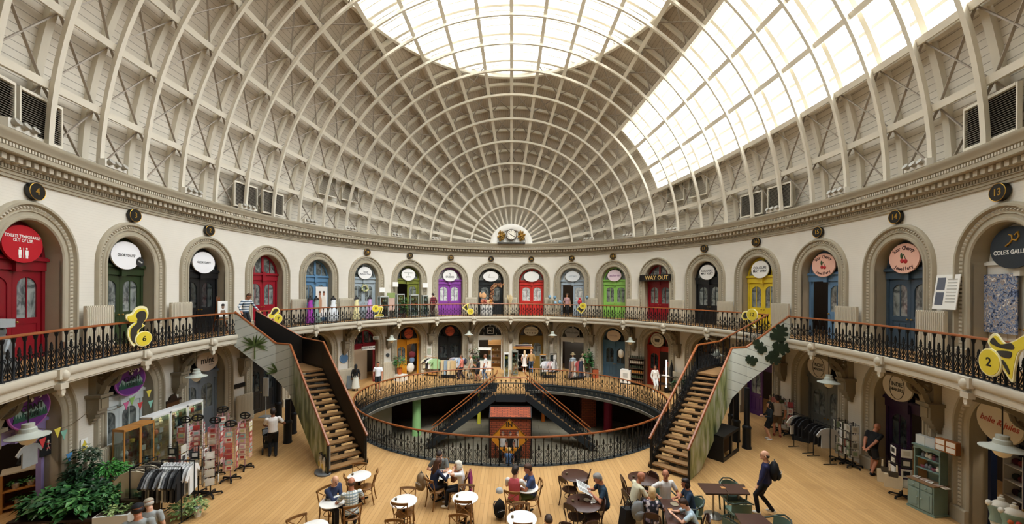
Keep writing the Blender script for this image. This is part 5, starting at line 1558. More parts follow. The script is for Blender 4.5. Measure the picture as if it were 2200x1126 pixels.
# ------------------------------------------------------------ garments and rails
_gm = {}
def garment_mesh(kind, col, col2=None):
    key = (kind, col, col2)
    if key in _gm: return _gm[key]
    m = MB().use(mat(col, .85, var=.12, scale=5) if isinstance(col, str) else col)
    th = .035
    if kind == 'tee': poly = [(-.24, -.72), (.24, -.72), (.23, -.3), (.24, -.2), (.36, -.34), (.42, -.26), (.26, -.06), (.09, 0), (-.09, 0), (-.26, -.06), (-.42, -.26), (-.36, -.34), (-.24, -.2), (-.23, -.3)]
    elif kind == 'dress': poly = [(-.34, -1.15), (.34, -1.15), (.2, -.45), (.22, -.2), (.2, -.04), (.08, 0), (-.08, 0), (-.2, -.04), (-.22, -.2), (-.2, -.45)]
    elif kind == 'trousers': poly = [(-.2, -1.0), (-.02, -1.0), (0, -.4), (.02, -1.0), (.2, -1.0), (.2, 0), (-.2, 0)]
    elif kind == 'bag': poly = [(-.19, -.75), (.19, -.75), (.2, -.36), (.1, -.34), (.09, -.05), (.06, -.05), (.06, -.34), (-.06, -.34), (-.06, -.05), (-.09, -.05), (-.1, -.34), (-.2, -.36)]
    m.prism(poly, -th/2, th/2)
    if col2: m.use(mat(col2, .7)); m.prism([(-.1, -.42), (.1, -.42), (.12, -.25), (-.12, -.25)], -th/2 - .004, -th/2)
    h = MB().use(mat('3a3532', .4)); h.tube([(-.2, 0, -.05), (0, 0, .03), (.2, 0, -.05)], .006, 4); h.tube([(0, 0, .03), (0, 0, .07), (.02, 0, .1), (0, 0, .115)], .004, 4)
    _gm[key] = (m.mesh('garment', False), h.mesh('hanger'))
    return _gm[key]
def garment(kind, col, loc, rz, label, group, col2=None, nm_=None):
    me, hm = garment_mesh(kind, col, col2)
    t = thing(nm_ or {'tee': 'hanging_shirt', 'dress': 'hanging_dress', 'trousers': 'hanging_trousers', 'bag': 'tote_bag'}[kind], label, {'tee': 'shirt', 'dress': 'dress', 'trousers': 'trousers', 'bag': 'bag'}[kind], loc, rz, group)
    link('cloth', me, t); link('hanger', hm, t)
    return t
def rail(label, p, q, h, items, glabel, m_=None, kind='tee', turn=0., shelf=False):
    """clothes rail from p to q with garments hanging side on"""
    p, q = Vector(p), Vector(q); c = (p + q)/2; d = q - p; L = d.length; rz = math.atan2(d.y, d.x)
    t = thing('clothes_rail', label, 'rail', (c.x, c.y, 0), rz); mm = m_ or M_IRON
    m = MB().use(mm); m.tube([(-L/2, 0, h), (L/2, 0, h)], .014, 6); m.build('top_bar', t)
    for x in (-L/2, L/2):
        m = MB().use(mm); m.tube([(x, 0, .05), (x, 0, h)], .014, 6); m.build('post', t)
        m = MB().use(mm); m.tube([(x, -.25, .03), (x, .25, .03)], .014, 6); m.build('foot', t)
    if shelf: m = MB().use(mm); m.box(-L/2, -.2, .14, L/2, .2, .17); m.build('base_shelf', t, smooth=False)
    n = len(items)
    for i, it in enumerate(items):
        col, k = (it, kind) if isinstance(it, str) else it
        f = (i + .5)/n; loc = p.lerp(q, f)
        garment(k, col, (loc.x, loc.y, h - .115), rz + PI/2 + turn + rnd.uniform(-.15, .15), glabel % cname_of(col), glabel % cname_of(col))
COLN = {}
def cname_of(c):
    r, gg, b = (int(c[i:i+2], 16) for i in (0, 2, 4))
    mx, mn = max(r, gg, b), min(r, gg, b)
    if mx < 70: return 'black'
    if mx - mn < 26: return 'white' if mn > 195 else 'grey'
    if r > 190 and gg > 170: return 'cream'
    if r >= gg and r >= b: return 'red' if gg < 110 else 'pale pink' if b > 130 else 'tan'
    if gg >= r and gg >= b: return 'green'
    return 'blue'
K1 = ['141416', '141416', '6d6e70', '8b8c8c', '141416', '1b1b1e', '141416', '77787a', '9a9a98', 'b4b4b0', '6d6e70', '141416', '5c5d5e', '46484a', '141416', '141416']
rail('black clothes rail of dark t-shirts in front of the left display cabinets', g(313, 1003, 1.5), g(390, 1003, 1.5), 1.5, K1, '%s t-shirt on the nearest black clothes rail, left', turn=.35)
rail('black clothes rail of beige shirts set end on beside the oak cabinets', g(279, 1006, 1.5), g(338, 980, 1.5), 1.5, ['b8ad96', 'a79a82', '8c8273', 'b8ad96', '3a3632', 'a79a82'], '%s shirt on the end-on clothes rail, left', turn=.3)
rail('black clothes rail of white shirts behind the dark t-shirts', g(348, 988, 1.5), g(418, 989, 1.5), 1.5, ['d8d8d6', 'cfcfcd', 'd8d8d6', 'e2e2df', 'c6c6c4', 'd8d8d6', 'e2e2df', 'd0d0ce', 'c6c6c4', 'dcdcda'], '%s shirt on the rear clothes rail, left', turn=.3)
p = g(392, 1084, .35); plant('variegated trailing ivy plant on the floor at the end of the t-shirt rail', (p.x, p.y, 0), 260, .3, .4, .09, .035, 'a59a86', .12, .2, 71, cols=G4)
p = g(425, 1074, .45); plant('variegated ivy in a white pot beside the card spinners', (p.x, p.y, 0), 160, .2, .3, .09, .03, 'dcdad2', .1, .24, 72, cols=G4)
# t-shirts hung in the lilac doorway
for u, v, c, lab in ((64, 972, 'a7a7a4', 'grey and white top hanging in the lilac doorway, behind the green wreath'), (101, 950, '121214', 'black t-shirt with a small dancing skeleton print hanging in the lilac doorway'), (124, 958, '1d1a1c', 'black garment with red cuffs at the right edge of the lilac doorway')):
    s, z = on_wall(u, v, -.25); o = garment('tee', c, W(s, z + .22, -.25), wrz(s) - .15, lab, None, None); o.scale = (.72, 1, .8)
    if 'skeleton' in lab:
        m = MB().use(mat('d8cfc0', .6)); m.ell((0, -.03, -.24), (.035, .01, .04), 8, 6); m.box(-.008, -.03, -.42, .008, -.02, -.28)
        for a in (((0, -.3), (-.09, -.24)), ((0, -.3), (.08, -.36)), ((0, -.42), (-.05, -.56)), ((0, -.42), (.06, -.55))): m.bar((a[0][0], -.025, a[0][1]), (a[1][0], -.025, a[1][1]), .014, .008)
        m.use(mat('b0252c', .6)); m.box(-.05, -.03, -.36, .05, -.022, -.31); m.box(-.06, -.03, -.5, .06, -.022, -.45); m.build('skeleton_print', o, smooth=False)
p = g(62, 990, 1.45); t = thing('hanging_wreath', 'round hanging wreath of grey-green leaves with a white tag by the seller', 'wreath', (p.x, p.y, 1.45))
m = MB(); foliage(m, 260, .28, .12, .3, .12, .03, rnd=random.Random(4), cols=('5d6b56', '76826a', '46533f')); m.build('foliage', t, smooth=False)
m = MB().use(WHT); m.box(-.05, -.2, .02, .05, -.19, .14); m.build('tag', t, smooth=False)
# bunting and yellow hazard notice on the pier
s, z = on_wall(181, 957, .03); t = thing('hazard_notice', 'small white notice with yellow warning triangle on the left arcade pier', 'sign', W(s, z, .03), wrz(s))
m = MB().use(WHT); m.box(-.11, -.01, -.2, .11, .0, .2); m.build('sheet', t, smooth=False); m = MB().use(mat('d9c23c', .6)); m.prism([(-.09, -.02), (.09, -.02), (0, .16)], -.014, -.01); m.box(-.09, -.014, -.16, .09, -.01, -.05); m.build('warning_triangle', t, smooth=False)
FLC = ['c03a3a', 'd9c94f', '7fb3a0', '4f86b8', 'c9628f', '86b05a']
for i, (u, v) in enumerate(((83, 952), (115, 930), (130, 934), (141, 983), (272, 872), (284, 862), (302, 872), (320, 846), (325, 868))):
    s, z = on_wall(u, v, .2)
    o = MB().use(mat(FLC[i % 6], .8)); o.prism([(-.1, 0), (.1, 0), (0, -.26)], -.004, .004); o = o.build('bunting_flag', smooth=False); o.location = W(s, z + .12, .2 if i > 3 else .3); o.rotation_euler = (0, 0, wrz(s))
    tag(o, '%s triangular bunting flag %s' % (['red', 'yellow', 'sage green', 'blue', 'pink', 'leaf green'][i % 6], 'by the lilac doorway' if i < 4 else 'across the white doors of the left arcade' + (', lower' if i > 6 else '')), 'flag')
m = MB().use(mat('6a5a44', .6)); pts = []
for i in range(25):
    s = S(-9)*(1 - i/24) + S(-8)*i/24; pts.append(W(s, 2.62 - .25*sin(PI*((i/12) % 1)), .16))
m.tube(pts, .008, 4); tag(m.build('string_lights'), 'thin string of fairy lights looped between the two left arcade doors', 'lights')
# wooden memorial board and black nameplate on left piers
s, z = on_wall(370, 868, .02); t = thing('memorial_board', 'carved dark wood memorial board on the left arcade pier', 'board', W(s, 1.5, .02), wrz(s))
m = MB().use(mat('5a3a20', .5, var=.2)); m.box(-.26, -.06, -.5, .26, 0, .42); m.build('panel', t, smooth=False)
m = MB().use(mat('2f1d12', .5)); m.box(-.32, -.09, .42, .32, 0, .5); m.prism([(-.16, .5), (-.12, .62), (0, .7), (.12, .62), (.16, .5)], -.08, 0); m.box(-.32, -.09, -.56, .32, 0, -.5); m.build('carved_frame', t, smooth=False)
s, z = on_wall(515, 828, .02); t = thing('nameplate', 'plain black rectangular plate on the pier by the left staircase', 'plate', W(s, z, .02), wrz(s)); m = MB().use(M_BLACK); m.box(-.34, -.03, -.1, .34, 0, .1); m.build('plate_body', t, smooth=False)
s, z = on_wall(739, 770, .02); t = thing('blue_plaque', 'round blue heritage plaque on the far left pier', 'plaque', W(s, z, .02), wrz(s)); m = MB().use(mat('4a6d90', .5)); disc(m, .29, -.03, 0); m.build('disc', t, angle=30); m = MB().use(mat('8fa5b8', .5)); m.tube([(.26*cos(i*PI/12), -.032, .26*sin(i*PI/12)) for i in range(24)], .008, 4, closed=True); m.build('rim', t)
s, z = on_wall(833, 763, .02); t = thing('grey_plaque', 'small round dark grey plaque between the crimson and orange doors', 'plaque', W(s, z, .02), wrz(s)); m = MB().use(mat('4c5052', .5)); disc(m, .13, -.03, 0); m.build('disc', t, angle=30)
s, z = on_wall(922, 755, .02); t = thing('notice_board', 'small sage notice board on the pier left of the black ground floor door', 'board', W(s, z, .02), wrz(s)); m = MB().use(mat('a8ab94', .6)); m.box(-.13, -.02, -.2, .13, 0, .2); m.build('sheet', t, smooth=False)
# exit sign hanging before the open crimson doorway, and a two-line board
x, y, z = W(S(-4), 2.5, .25); t = thing('hanging_sign', 'white hanging board with black words in front of the open crimson doorway', 'sign', (x, y, 2.42), wrz(S(-4)) - .25)
m = MB().use(mat('dcdad2', .5)); m.box(-.42, -.04, -.12, .42, .04, .12); m.build('board', t, smooth=False); lettering('SHOW ROOM', .13, BLK, t, 0, 0, -.045)
p = yp(808, 726, 10.6); t = thing('exit_sign', 'small white exit sign on a wire above the crimson doorway', 'sign', p); m = MB().use(mat('e4e8e4', .5)); m.box(-.2, -.03, -.11, .2, .03, .11); m.build('panel', t, smooth=False); m = MB().use(M_BLACK); m.tube([(0, 0, .11), (0, 0, 3.93 - p.z)], .006, 4); m.build('wire', t); lettering('EXIT', .13, mat('3c6e50', .5), t, 0, 0, -.035)

# ------------------------------------------------------------ card spinners
CARDP = ('c9807a', 'd8a39a', 'e5d3bd', 'b3453f', 'e9e2d4', 'c56a5a', 'd9b0b8', 'cfc48e', '9fc0b8', 'a94a50'); CARDB = ('e9e8e4', '2a2c2e', 'd9d6ce', '3c3a3c', '8a5a52', 'cfcabd'); CARDR = ('c9c7be', '9a9484', '5c584e', 'b8b3a4', '6d7a5c')
_cm = {}
def card_mesh(w, h, col, col2):
    k = (w, h, col, col2)
    if k not in _cm:
        m = MB().use(mat(col, .5)); m.box(-w/2, -.006, 0, w/2, .006, h); m.use(mat(col2, .5)); m.box(-w*.3, -.009, h*.25, w*.3, -.005, h*.8)
        _cm[k] = m.mesh('greeting_card', False)
    return _cm[k]
def spinner(label, short, u, v, h, tint, cols, rows=6, w=.14, r=.15, rz=0, mask=True, base_z=0., faces=4, cards=(0, 1, 2, 3)):
    p = g(u, v, 0); t = thing('card_spinner', label, 'stand', (p.x, p.y, 0), rz)
    m = MB().use(M_BLACK)
    for i in range(5):
        a = 2*PI*i/5; m.bar((0, 0, .09), (.28*cos(a), .28*sin(a), .07), .045, .035); m.ell((.28*cos(a), .28*sin(a), .03), (.03, .03, .03), 7, 5)
    m.build('star_base', t)
    m = MB().use(mat(tint, .4)); m.tube([(0, 0, .08), (0, 0, h)], .018, 6); m.build('pole', t)
    z0 = .38; m = MB().use(mat(tint, .4)); ch = (h - z0 - .08)/rows
    for i in range(rows + 1):
        z = z0 + ch*i; m.tube([(r*cos(PI/4 + k*PI/2)*1.15, r*sin(PI/4 + k*PI/2)*1.15, z) for k in range(4)], .007, 4, closed=True)
    for k in range(4): a = PI/4 + k*PI/2; m.tube([(r*1.15*cos(a), r*1.15*sin(a), z0), (r*1.15*cos(a), r*1.15*sin(a), h - .06)], .007, 4)
    m.build('wire_frame', t)
    if mask:
        m = MB().use(M_BLACK); m.tube([(.15*cos(2*PI*i/16), 0, h + .12 + .1*sin(2*PI*i/16)) for i in range(16)], .025, 6, closed=True); m.tube([(-.14, 0, h + .12), (.14, 0, h + .12)], .02, 5); m.tube([(0, 0, h + .02), (0, 0, h + .22)], .02, 5); m.build('round_topper', t)
    rn = random.Random(int(u))
    for f in cards:
        a = f*PI/2
        for i in range(rows):
            col, c2 = cols[rn.randrange(len(cols))], cols[rn.randrange(len(cols))]
            x, y = (r + .0)*sin(a)*.95, -(r + .0)*cos(a)*.95
            loc = Vector((p.x + x*cos(rz) - y*sin(rz), p.y + x*sin(rz) + y*cos(rz), z0 + ch*i + .02))
            o = link('greeting_card', card_mesh(w, round(ch*.82, 3), col, c2), None, loc, rz + a)
            tag(o, 'card on the ' + short, 'card', 'cards on the ' + short)
PINK = 'b98a92'
for lab, u, v, rz in (('pink card spinner nearest the camera by the white ivy pot', 495, 1032, .4), ('pink card spinner standing farthest right of the left arcade group', 526, 1007, .2), ('pink card spinner in the middle, tallest topper by the grey-blue door', 478, 1000, .6),
                      ('pink card spinner behind the mono print spinner', 462, 1022, .3), ('pink card spinner at the far end of the white display cabinets', 424, 1014, .5), ('pink card spinner second from the display cabinets', 398, 1020, .1)):
    spinner(lab, lab.replace('standing ', '').replace('of the left arcade group', 'on the left').replace('card spinner', 'spinner').replace('tallest topper ', '').replace('display ', ''), u, v, 1.72 if 'middle' not in lab else 1.85, PINK, CARDP, 7, .19, .19, rz, True, cards=(0, 1, 3))
spinner('black print spinner with large cards beside the white shirts rail', 'black print spinner beside the white shirts rail', 426, 1064, 1.5, '1a1a1a', CARDB, 4, .23, .2, .25, False, cards=(0, 1, 3))
spinner('black print spinner with large cards nearest the camera on the left', 'black print spinner nearest the camera on the left', 452, 1066, 1.5, '1a1a1a', CARDB, 4, .22, .2, .6, False, cards=(0, 1, 3))
spinner('black print spinner half hidden behind the t-shirt rail', 'black print spinner half hidden behind the t-shirt rail', 380, 1058, 1.55, '1a1a1a', CARDB, 4, .22, .2, .1, False, cards=(0, 1))
for lab, u, v, rz, cols in (('card spinner in the right arcade nearest the purple door', 1662, 922, -.5, CARDP), ('card spinner in the right arcade behind the standing couple', 1680, 928, -.4, CARDR), ('card spinner in the right arcade left of the chalkboard', 1699, 936, -.4, CARDP),
                            ('print spinner with white square cards in the right arcade, left one', 1802, 990, -.5, CARDR), ('print spinner with white square cards in the right arcade, middle one', 1816, 996, -.3, CARDB), ('print spinner with green top card beside the bending man', 1836, 1004, -.3, CARDR)):
    spinner(lab, lab.replace('card spinner', 'spinner').replace('print spinner', 'spinner').replace('with white square cards ', ''), u, v, 1.6, '241f1c', cols, 4, .2, .15, rz, False, cards=(0, 3, 1) if u < 1750 else (0, 3))
spinner('tall white print spinner beside the sage green dresser', 'tall white print spinner beside the green dresser', 1938, 1070, 1.65, '241f1c', ('e4e2da', 'cfcbbd', 'd8d4c8', '2c2a28'), 4, .26, .22, -.35, False, cards=(0, 3))
for u, v, lab in ((1903, 1022, 'left'), (1919, 1033, 'right')):
    p = g(u, v, .55); garment('bag', 'd2c5ab', (p.x, p.y, 1.08), -.6, 'cream canvas tote bag with small print hanging by the dresser, %s one' % lab, None, '4a4238')
# A-board and rails on the right
p = g(1719, 946, 0); t = thing('chalkboard_sign', 'black A-board with round makers logo and white writing in the right arcade', 'sign', (p.x + .1, p.y, 0), -.75)
m = MB().use(mat('191817', .7)); m.raw([(-.3, -.2, 0), (.3, -.2, 0), (.3, 0, 1.0), (-.3, 0, 1.0), (-.3, .2, 0), (.3, .2, 0), (.3, .03, 1.0), (-.3, .03, 1.0)], [(0,1,2,3),(5,4,7,6),(3,2,6,7)]); m.build('panels', t, smooth=False)
lettering('INDIE', .14, WHT, t, 0, .66, -.09, tilt=-.2); lettering('prints  gifts\njewellery\ncards', .11, WHT, t, 0, .3, -.155, tilt=-.2)
m = MB().use(WHT); m.tube([(.2*cos(i*PI/12), -.2 + .2*(.66 + .2*sin(i*PI/12)) - .012, .66 + .2*sin(i*PI/12)) for i in range(24)], .01, 4, closed=True); m.build('logo_ring', t)
rail('black clothes rail with white and black shirts before the grey right arcade door, left one', (11.45, 1.05, 1.4), (11.55, .45, 1.4), 1.4, ['cfcabd', '17171a', '17171a', '1f1f22'], '%s shirt on the left rail of the right arcade', turn=0)
rail('black clothes rail with grey and black shirts before the grey right arcade door, right one', (11.55, .2, 1.4), (11.6, -.5, 1.4), 1.4, ['17171a', '1f1f22', '17171a', 'a9a9a6'], '%s shirt on the right rail of the right arcade', turn=0)
# sage green dresser
c = sum((g(u, v, 0) for u, v in ((1950, 1086), (2006, 1113), (2034, 1111), (1980, 1084))), Vector())/4
SAGE = mat('72887f', .5, var=.06)
f0, f1 = g(1950, 1086), g(2006, 1113); dz_ = math.atan2((f1 - f0).y, (f1 - f0).x); Wd = (f1 - f0).length
o0 = (f0 + f1)/2
t = thing('dresser', 'sage green dresser with shelves of gifts beside the navy doorway', 'dresser', (o0.x, o0.y, 0), dz_)
H1 = .86; H2 = 1.78; m = MB().use(SAGE); w2 = Wd/2
m.box(-w2, .0, .05, w2, .45, H1 - .03); m.box(-w2 - .02, -.01, 0, w2 + .02, .47, .06); m.build('base_cabinet', t, smooth=False)
m = MB().use(mat('8a6a4c', .5, var=.1)); m.box(-w2 - .02, -.03, H1 - .03, w2 + .02, .47, H1); m.build('worktop', t, smooth=False)
for sx in (-1, 1):
    m = MB().use(mat('7d9189', .5)); a, b = (-w2 + .03, -.015) if sx < 0 else (.015, w2 - .03)
    m.box(a, -.02, .1, b, 0, H1 - .24); m.box(a + .05, -.028, .16, b - .05, -.02, H1 - .3); d_ = m.build('door', t, smooth=False)
    k = MB().use(mat('9aa8a0', .4)); k.ell((-.05 if sx < 0 else .05, -.045, .4), .02, 7, 5); k.build('knob', d_)
    m = MB().use(mat('7d9189', .5)); m.box(a, -.02, H1 - .21, b, 0, H1 - .06); d_ = m.build('drawer', t, smooth=False)
    k = MB().use(mat('9aa8a0', .4)); k.ell(((a + b)/2, -.04, H1 - .135), .02, 7, 5); k.build('knob', d_)
m = MB().use(SAGE); m.box(-w2, .43, H1, w2, .45, H2)
for x in (-w2, w2 - .03): m.prism([(x, H1), (x + .03, H1), (x + .03, H2), (x, H2)], .2, .45)
m.box(-w2 - .03, .16, H2, w2 + .03, .47, H2 + .04); m.prism([(-w2, H2), (-w2, H2 - .1), (-w2*.5, H2 - .05), (0, H2 - .1), (w2*.5, H2 - .05), (w2, H2 - .1), (w2, H2)], .18, .21); m.build('rack', t, smooth=False)
for z in (H1 + .28, H1 + .58): m = MB().use(SAGE); m.box(-w2 + .03, .22, z, w2 - .03, .44, z + .02); m.build('shelf', t, smooth=False)
rnd = random.Random(77)
def on_dresser(x, y, z): return Vector((o0.x + x*cos(dz_) - y*sin(dz_), o0.y + x*sin(dz_) + y*cos(dz_), z))
for z, lab in ((H1 + .30, 'lower'), (H1 + .60, 'upper')):
    for i in range(5):
        o = link('ornament', knick(('c9b6b0', '6d6f74', '8d4a5c', '4a4c52', 'd8cfc2')[rnd.randrange(5)], rnd.randrange(3)), None, on_dresser(-w2 + .14 + (Wd - .28)*i/4, .33, z), dz_); tag(o, 'small handmade gift on the %s shelf of the sage dresser' % lab, 'ornament', 'gifts on the %s dresser shelf' % lab)
for i in range(5):
    o = link('gift_card', card_mesh(.13, .16, ('d9d2c4', 'c9b0a0', 'e2ddd2', 'b59a8a', 'cfc6b4')[i], 'a08a7a'), None, on_dresser(-w2 + .1 + .16*i, .1, H1 + .005), dz_); o.rotation_euler = (-PI/2 + .05, 0, dz_ + rnd.uniform(-.3, .3)); o.location.z = H1 + .012
    tag(o, 'flat card lying on the worktop of the sage dresser', 'card', 'cards on the dresser worktop')
for i in range(4):
    o = MB().use(mat(('cfd6d6', 'c4ccd0', 'b0703c', 'a8683a')[i], .5)); o.box(-.11, -.08, 0, .11, .08, .26 if i < 2 else .34)
    if i > 1: o.use(WHT); [o.box(-.095, -.088, z, .095, -.08, z + .13) for z in (.03, .19)]
    o = o.build('gift_box', smooth=False); o.location = on_dresser(-w2 + .12 + .23*i, .32, H2 + .045); o.rotation_euler = (0, 0, dz_)
    tag(o, ['clear box of trinkets, first on top of the sage dresser', 'clear round tub, second on top of the sage dresser', 'brown box with white picture labels, third on top of the sage dresser', 'brown box with white picture labels at the right end on top of the sage dresser'][i], 'box')
p = g(2044, 1106, 0); box_thing('plank', 'tall narrow wooden board leaning on the wall beside the sage dresser', 'board', (p.x + .12, p.y + .25, 0), -.9, [('board_body', mat('7a5628', .6, var=.2), [(-.1, -.02, 0, .1, .02, 1.45)])])
# cream dress forms bottom right
def dress_form(label, u, v, zb, cloth, k=1., detail=None):
    p = g(u, v, zb); t = thing('mannequin_torso', label, 'mannequin', (p.x, p.y, 0), -.5)
    m = MB().use(mat('d9d4c6', .6)); z = zb - .45; m.lathe([(.0, z), (.13, z), (.15, z + .12), (.12, z + .25), (.16, z + .42), (.17, z + .52), (.1, z + .6), (.055, z + .63), (.05, z + .7), (.02, z + .71), (.03, z + .75), (0, z + .77)], 16, sx=1.15, sy=.8)
    for sx in (-1, 1): m.ell((sx*.19, 0, z + .53), (.06, .06, .07), 8, 6)
    m.build('torso', t)
    m = MB().use(mat('3a3632', .5)); m.tube([(0, 0, .02), (0, 0, z)], .02, 6); m.lathe([(.18, 0), (.18, .02), (.03, .04)], 12); m.build('stand', t)
    m = MB().use(mat(cloth, .8)); m.lathe([(.165, z + .14), (.145, z + .25), (.18, z + .42), (.185, z + .5)], 16, sx=1.15, sy=.85); m.build('top', t)
    if detail:
        m = MB()
        for i, c in enumerate(('c4602f', 'c14a3c', 'b5486a')): m.use(mat(c, .7)); m.ell((-.12 + .12*i, -.15, z + .36), (.05, .04, .05), 8, 6)
        m.build('flower_trim', t)
dress_form('cream mannequin torso in a sage vest at the bottom right, farther one', 2166, 1095, 1.25, '7f8f80'); dress_form('cream mannequin torso with orange and pink flowers at the bottom right corner', 2193, 1112, 1.25, '7f9684', detail=1)
# shelves seen inside the navy doorway
x, y, z = W(S(9) - .55, 0, -1.0); box_thing('yarn_shelves', 'dark shelves of red yarn inside the navy doorway', 'shelves', (x, y, 0), wrz(S(9)), [('frame', mat('d8d4ca', .5), [(-.5, -.2, z_, .5, .15, z_ + .02) for z_ in (.1, .5, .9, 1.3, 1.7, 2.1)] + [(-.5, -.2, 0, -.47, .15, 2.1), (.0, -.2, 0, .02, -.18, 2.1), (.47, -.2, 0, .5, .15, 2.1)]), ('back_panel', '1c1614', [(-.5, .13, 0, .5, .15, 2.1)])])
for r_ in range(5):
    for i in range(6):
        o = MB().use(mat(('5a1c22', '7a2a2a', '3a1a20', '2c3028')[(r_*5 + i) % 4], .8)); o.ell((0, 0, .09), (.07, .09, .09), 8, 6); o = o.build('yarn_ball'); q = -.4 + .16*i; a = wrz(S(9)); o.location = (x + q*cos(a), y + q*sin(a), .12 + .4*r_); tag(o, 'ball of yarn on the shelves inside the navy doorway', 'yarn', 'yarn balls inside the navy doorway')
# easel and prints upstairs
def easel(label, s, d, zb, h, w, pic, tilt=.12, cols=None):
    x, y, z = W(s, zb, d); t = thing('easel', label, 'easel', (x, y, zb), wrz(s)); m = MB().use(mat('8a4f28', .5))
    for sx in (-1, 1): m.bar((sx*.25, -.12, 0), (sx*.05, .12, h), .03, .03)
    m.bar((0, .35, 0), (0, .12, h*.95), .03, .03); m.bar((-.3, -.06, h*.38), (.3, -.06, h*.38), .05, .03); m.build('frame', t, smooth=False)
    return t, (x, y, z)
t, l = easel('wooden easel holding a framed portrait on the left balcony', on_wall(474, 655, .55)[0], .55, ZB + .02, 1.55, .5, None)
fr = thing('framed_portrait', 'white framed portrait on the wooden easel on the left balcony', 'picture', (l[0], l[1], ZB + .72), wrz(on_wall(474, 655, .55)[0])); m = MB().use(mat('f0eee8', .5)); m.box(-.24, -.11, 0, .24, -.08, .66); m.build('mount', fr, smooth=False)
m = MB().use(mat('8a6f5c', .6)); m.ell((0, -.112, .42), (.075, .006, .1), 10, 8); m.prism([(-.15, .1), (.15, .1), (.1, .28), (-.1, .28)], -.116, -.11); m.use(mat('2a2320', .6)); m.ell((0, -.113, .49), (.09, .006, .06), 10, 8); m.build('portrait', fr, smooth=False)
s, z = on_wall(2027, 632, .2); t = thing('information_board', 'white information panel with two photographs leaning on the balcony radiator, right', 'sign', W(s, ZB + 1.42, .16), wrz(s))
m = MB().use(mat('efede6', .5)); m.at((0, 0, 0), rx=-.12).box(-.36, -.04, 0, .36, -.02, .98); m.use(mat('5f6470', .6)); m.box(-.3, -.045, .55, -.05, -.04, .9); m.box(-.3, -.045, .12, -.05, -.04, .48); m.use(mat('b5b3ab', .6)); [m.box(.02, -.045, .2 + .09*i, .3, -.04, .23 + .09*i) for i in range(8)]; m.build('panel', t, smooth=False)
def _abstract(nt, b):
    c, s = coord(nt); n = nt.nodes.new('ShaderNodeTexNoise'); n.inputs['Scale'].default_value = 7; n.inputs['Detail'].default_value = 8; n.inputs['Distortion'].default_value = 2.2; nt.links.new(c, n.inputs['Vector'])
    r = nt.nodes.new('ShaderNodeValToRGB'); e = r.color_ramp.elements; e[0].position = .34; e[0].color = lin('1c2230'); e[1].position = .66; e[1].color = lin('e6e4de')
    for p_, c_ in ((.44, '55688f'), (.5, 'a3abb8'), (.57, '8a6f5c')): q = e.new(p_); q.color = lin(c_)
    nt.links.new(n.outputs['Fac'], r.inputs[0]); nt.links.new(r.outputs[0], b.inputs['Base Color'])
s, z = on_wall(2138, 650, 0); t = thing('abstract_painting', 'blue and white abstract painting hung on the white upper door', 'painting', W(S(9) - .42, ZB + 1.62, -.28), wrz(S(9)))
m = MB().use(pattern('abstract', _abstract)); m.box(-.46, -.03, -.75, .42, 0, .75); m.build('canvas', t, smooth=False)
# mannequins in gowns along the far balcony
def gown(label, u, v, col, dark, slim=False, d=.65):
    s, z = on_wall(u, v, d); x, y, z0 = W(s, ZB, d); t = thing('dress_mannequin', label, 'mannequin', (x, y, ZB + .01), wrz(s))
    m = MB().use(mat(dark, .6)); m.lathe([(.14, 1.2), (.15, 1.32), (.1, 1.4), (.05, 1.44), (.045, 1.52), (0, 1.54)], 12, sx=1.1, sy=.75); m.build('torso', t)
    m = MB().use(mat(col, .55, var=.12, scale=9)); pr = [(.3, .05), (.2, .3), (.13, .75), (.155, .95), (.11, 1.1), (.15, 1.26), (.12, 1.32)] if slim else [(.38, .05), (.3, .5), (.15, .95), (.115, 1.08), (.15, 1.26), (.12, 1.32)]
    m.lathe(pr, 18, sx=1.05, sy=.8); m.build('gown', t)
    m = MB().use(M_IRON); m.lathe([(.16, 0), (.16, .02), (.02, .04), (.02, .4)], 10); m.build('stand', t)
gown('mannequin in a bright purple satin gown by the steel blue door', 665, 655, 'a238a5', '1b181a', True); gown('mannequin in a sage green gown by the steel blue door', 679, 655, '8fa79a', '1b181a', True); gown('mannequin in a white strapless ball gown right of the steel blue door', 715, 653, 'dfe3e6', '1b181a')
gown('mannequin in a cream yellow gown left of the pale grey-blue door', 765, 653, 'e8dfa8', '1b181a', True); gown('mannequin in a lilac ruffled gown on the pale grey-blue door', 793, 645, 'c59ccb', '1b181a', True)
s, z = on_wall(691, 640, .5); t = thing('photo_banner', 'tall photo banner of two figures in pale clothing by the steel blue door', 'banner', W(s, ZB + .3, .45), wrz(s)); m = MB().use(mat('e2ded8', .6)); m.box(-.38, -.01, 0, .38, .01, 1.75); m.build('sheet', t, smooth=False)
for x, c1, c2 in ((-.12, 'b98a6a', '9a6a50'), (.14, 'ded2c4', 'a8745c')): m = MB().use(mat(c1, .7)); m.ell((x, -.012, .75), (.15, .008, .5), 12, 8); m.use(mat(c2, .7)); m.ell((x, -.013, 1.35), (.075, .008, .11), 10, 8); m.use(mat('4a2f22', .7)); m.ell((x, -.0135, 1.44), (.08, .008, .07), 10, 6); m.build('printed_figure', t)
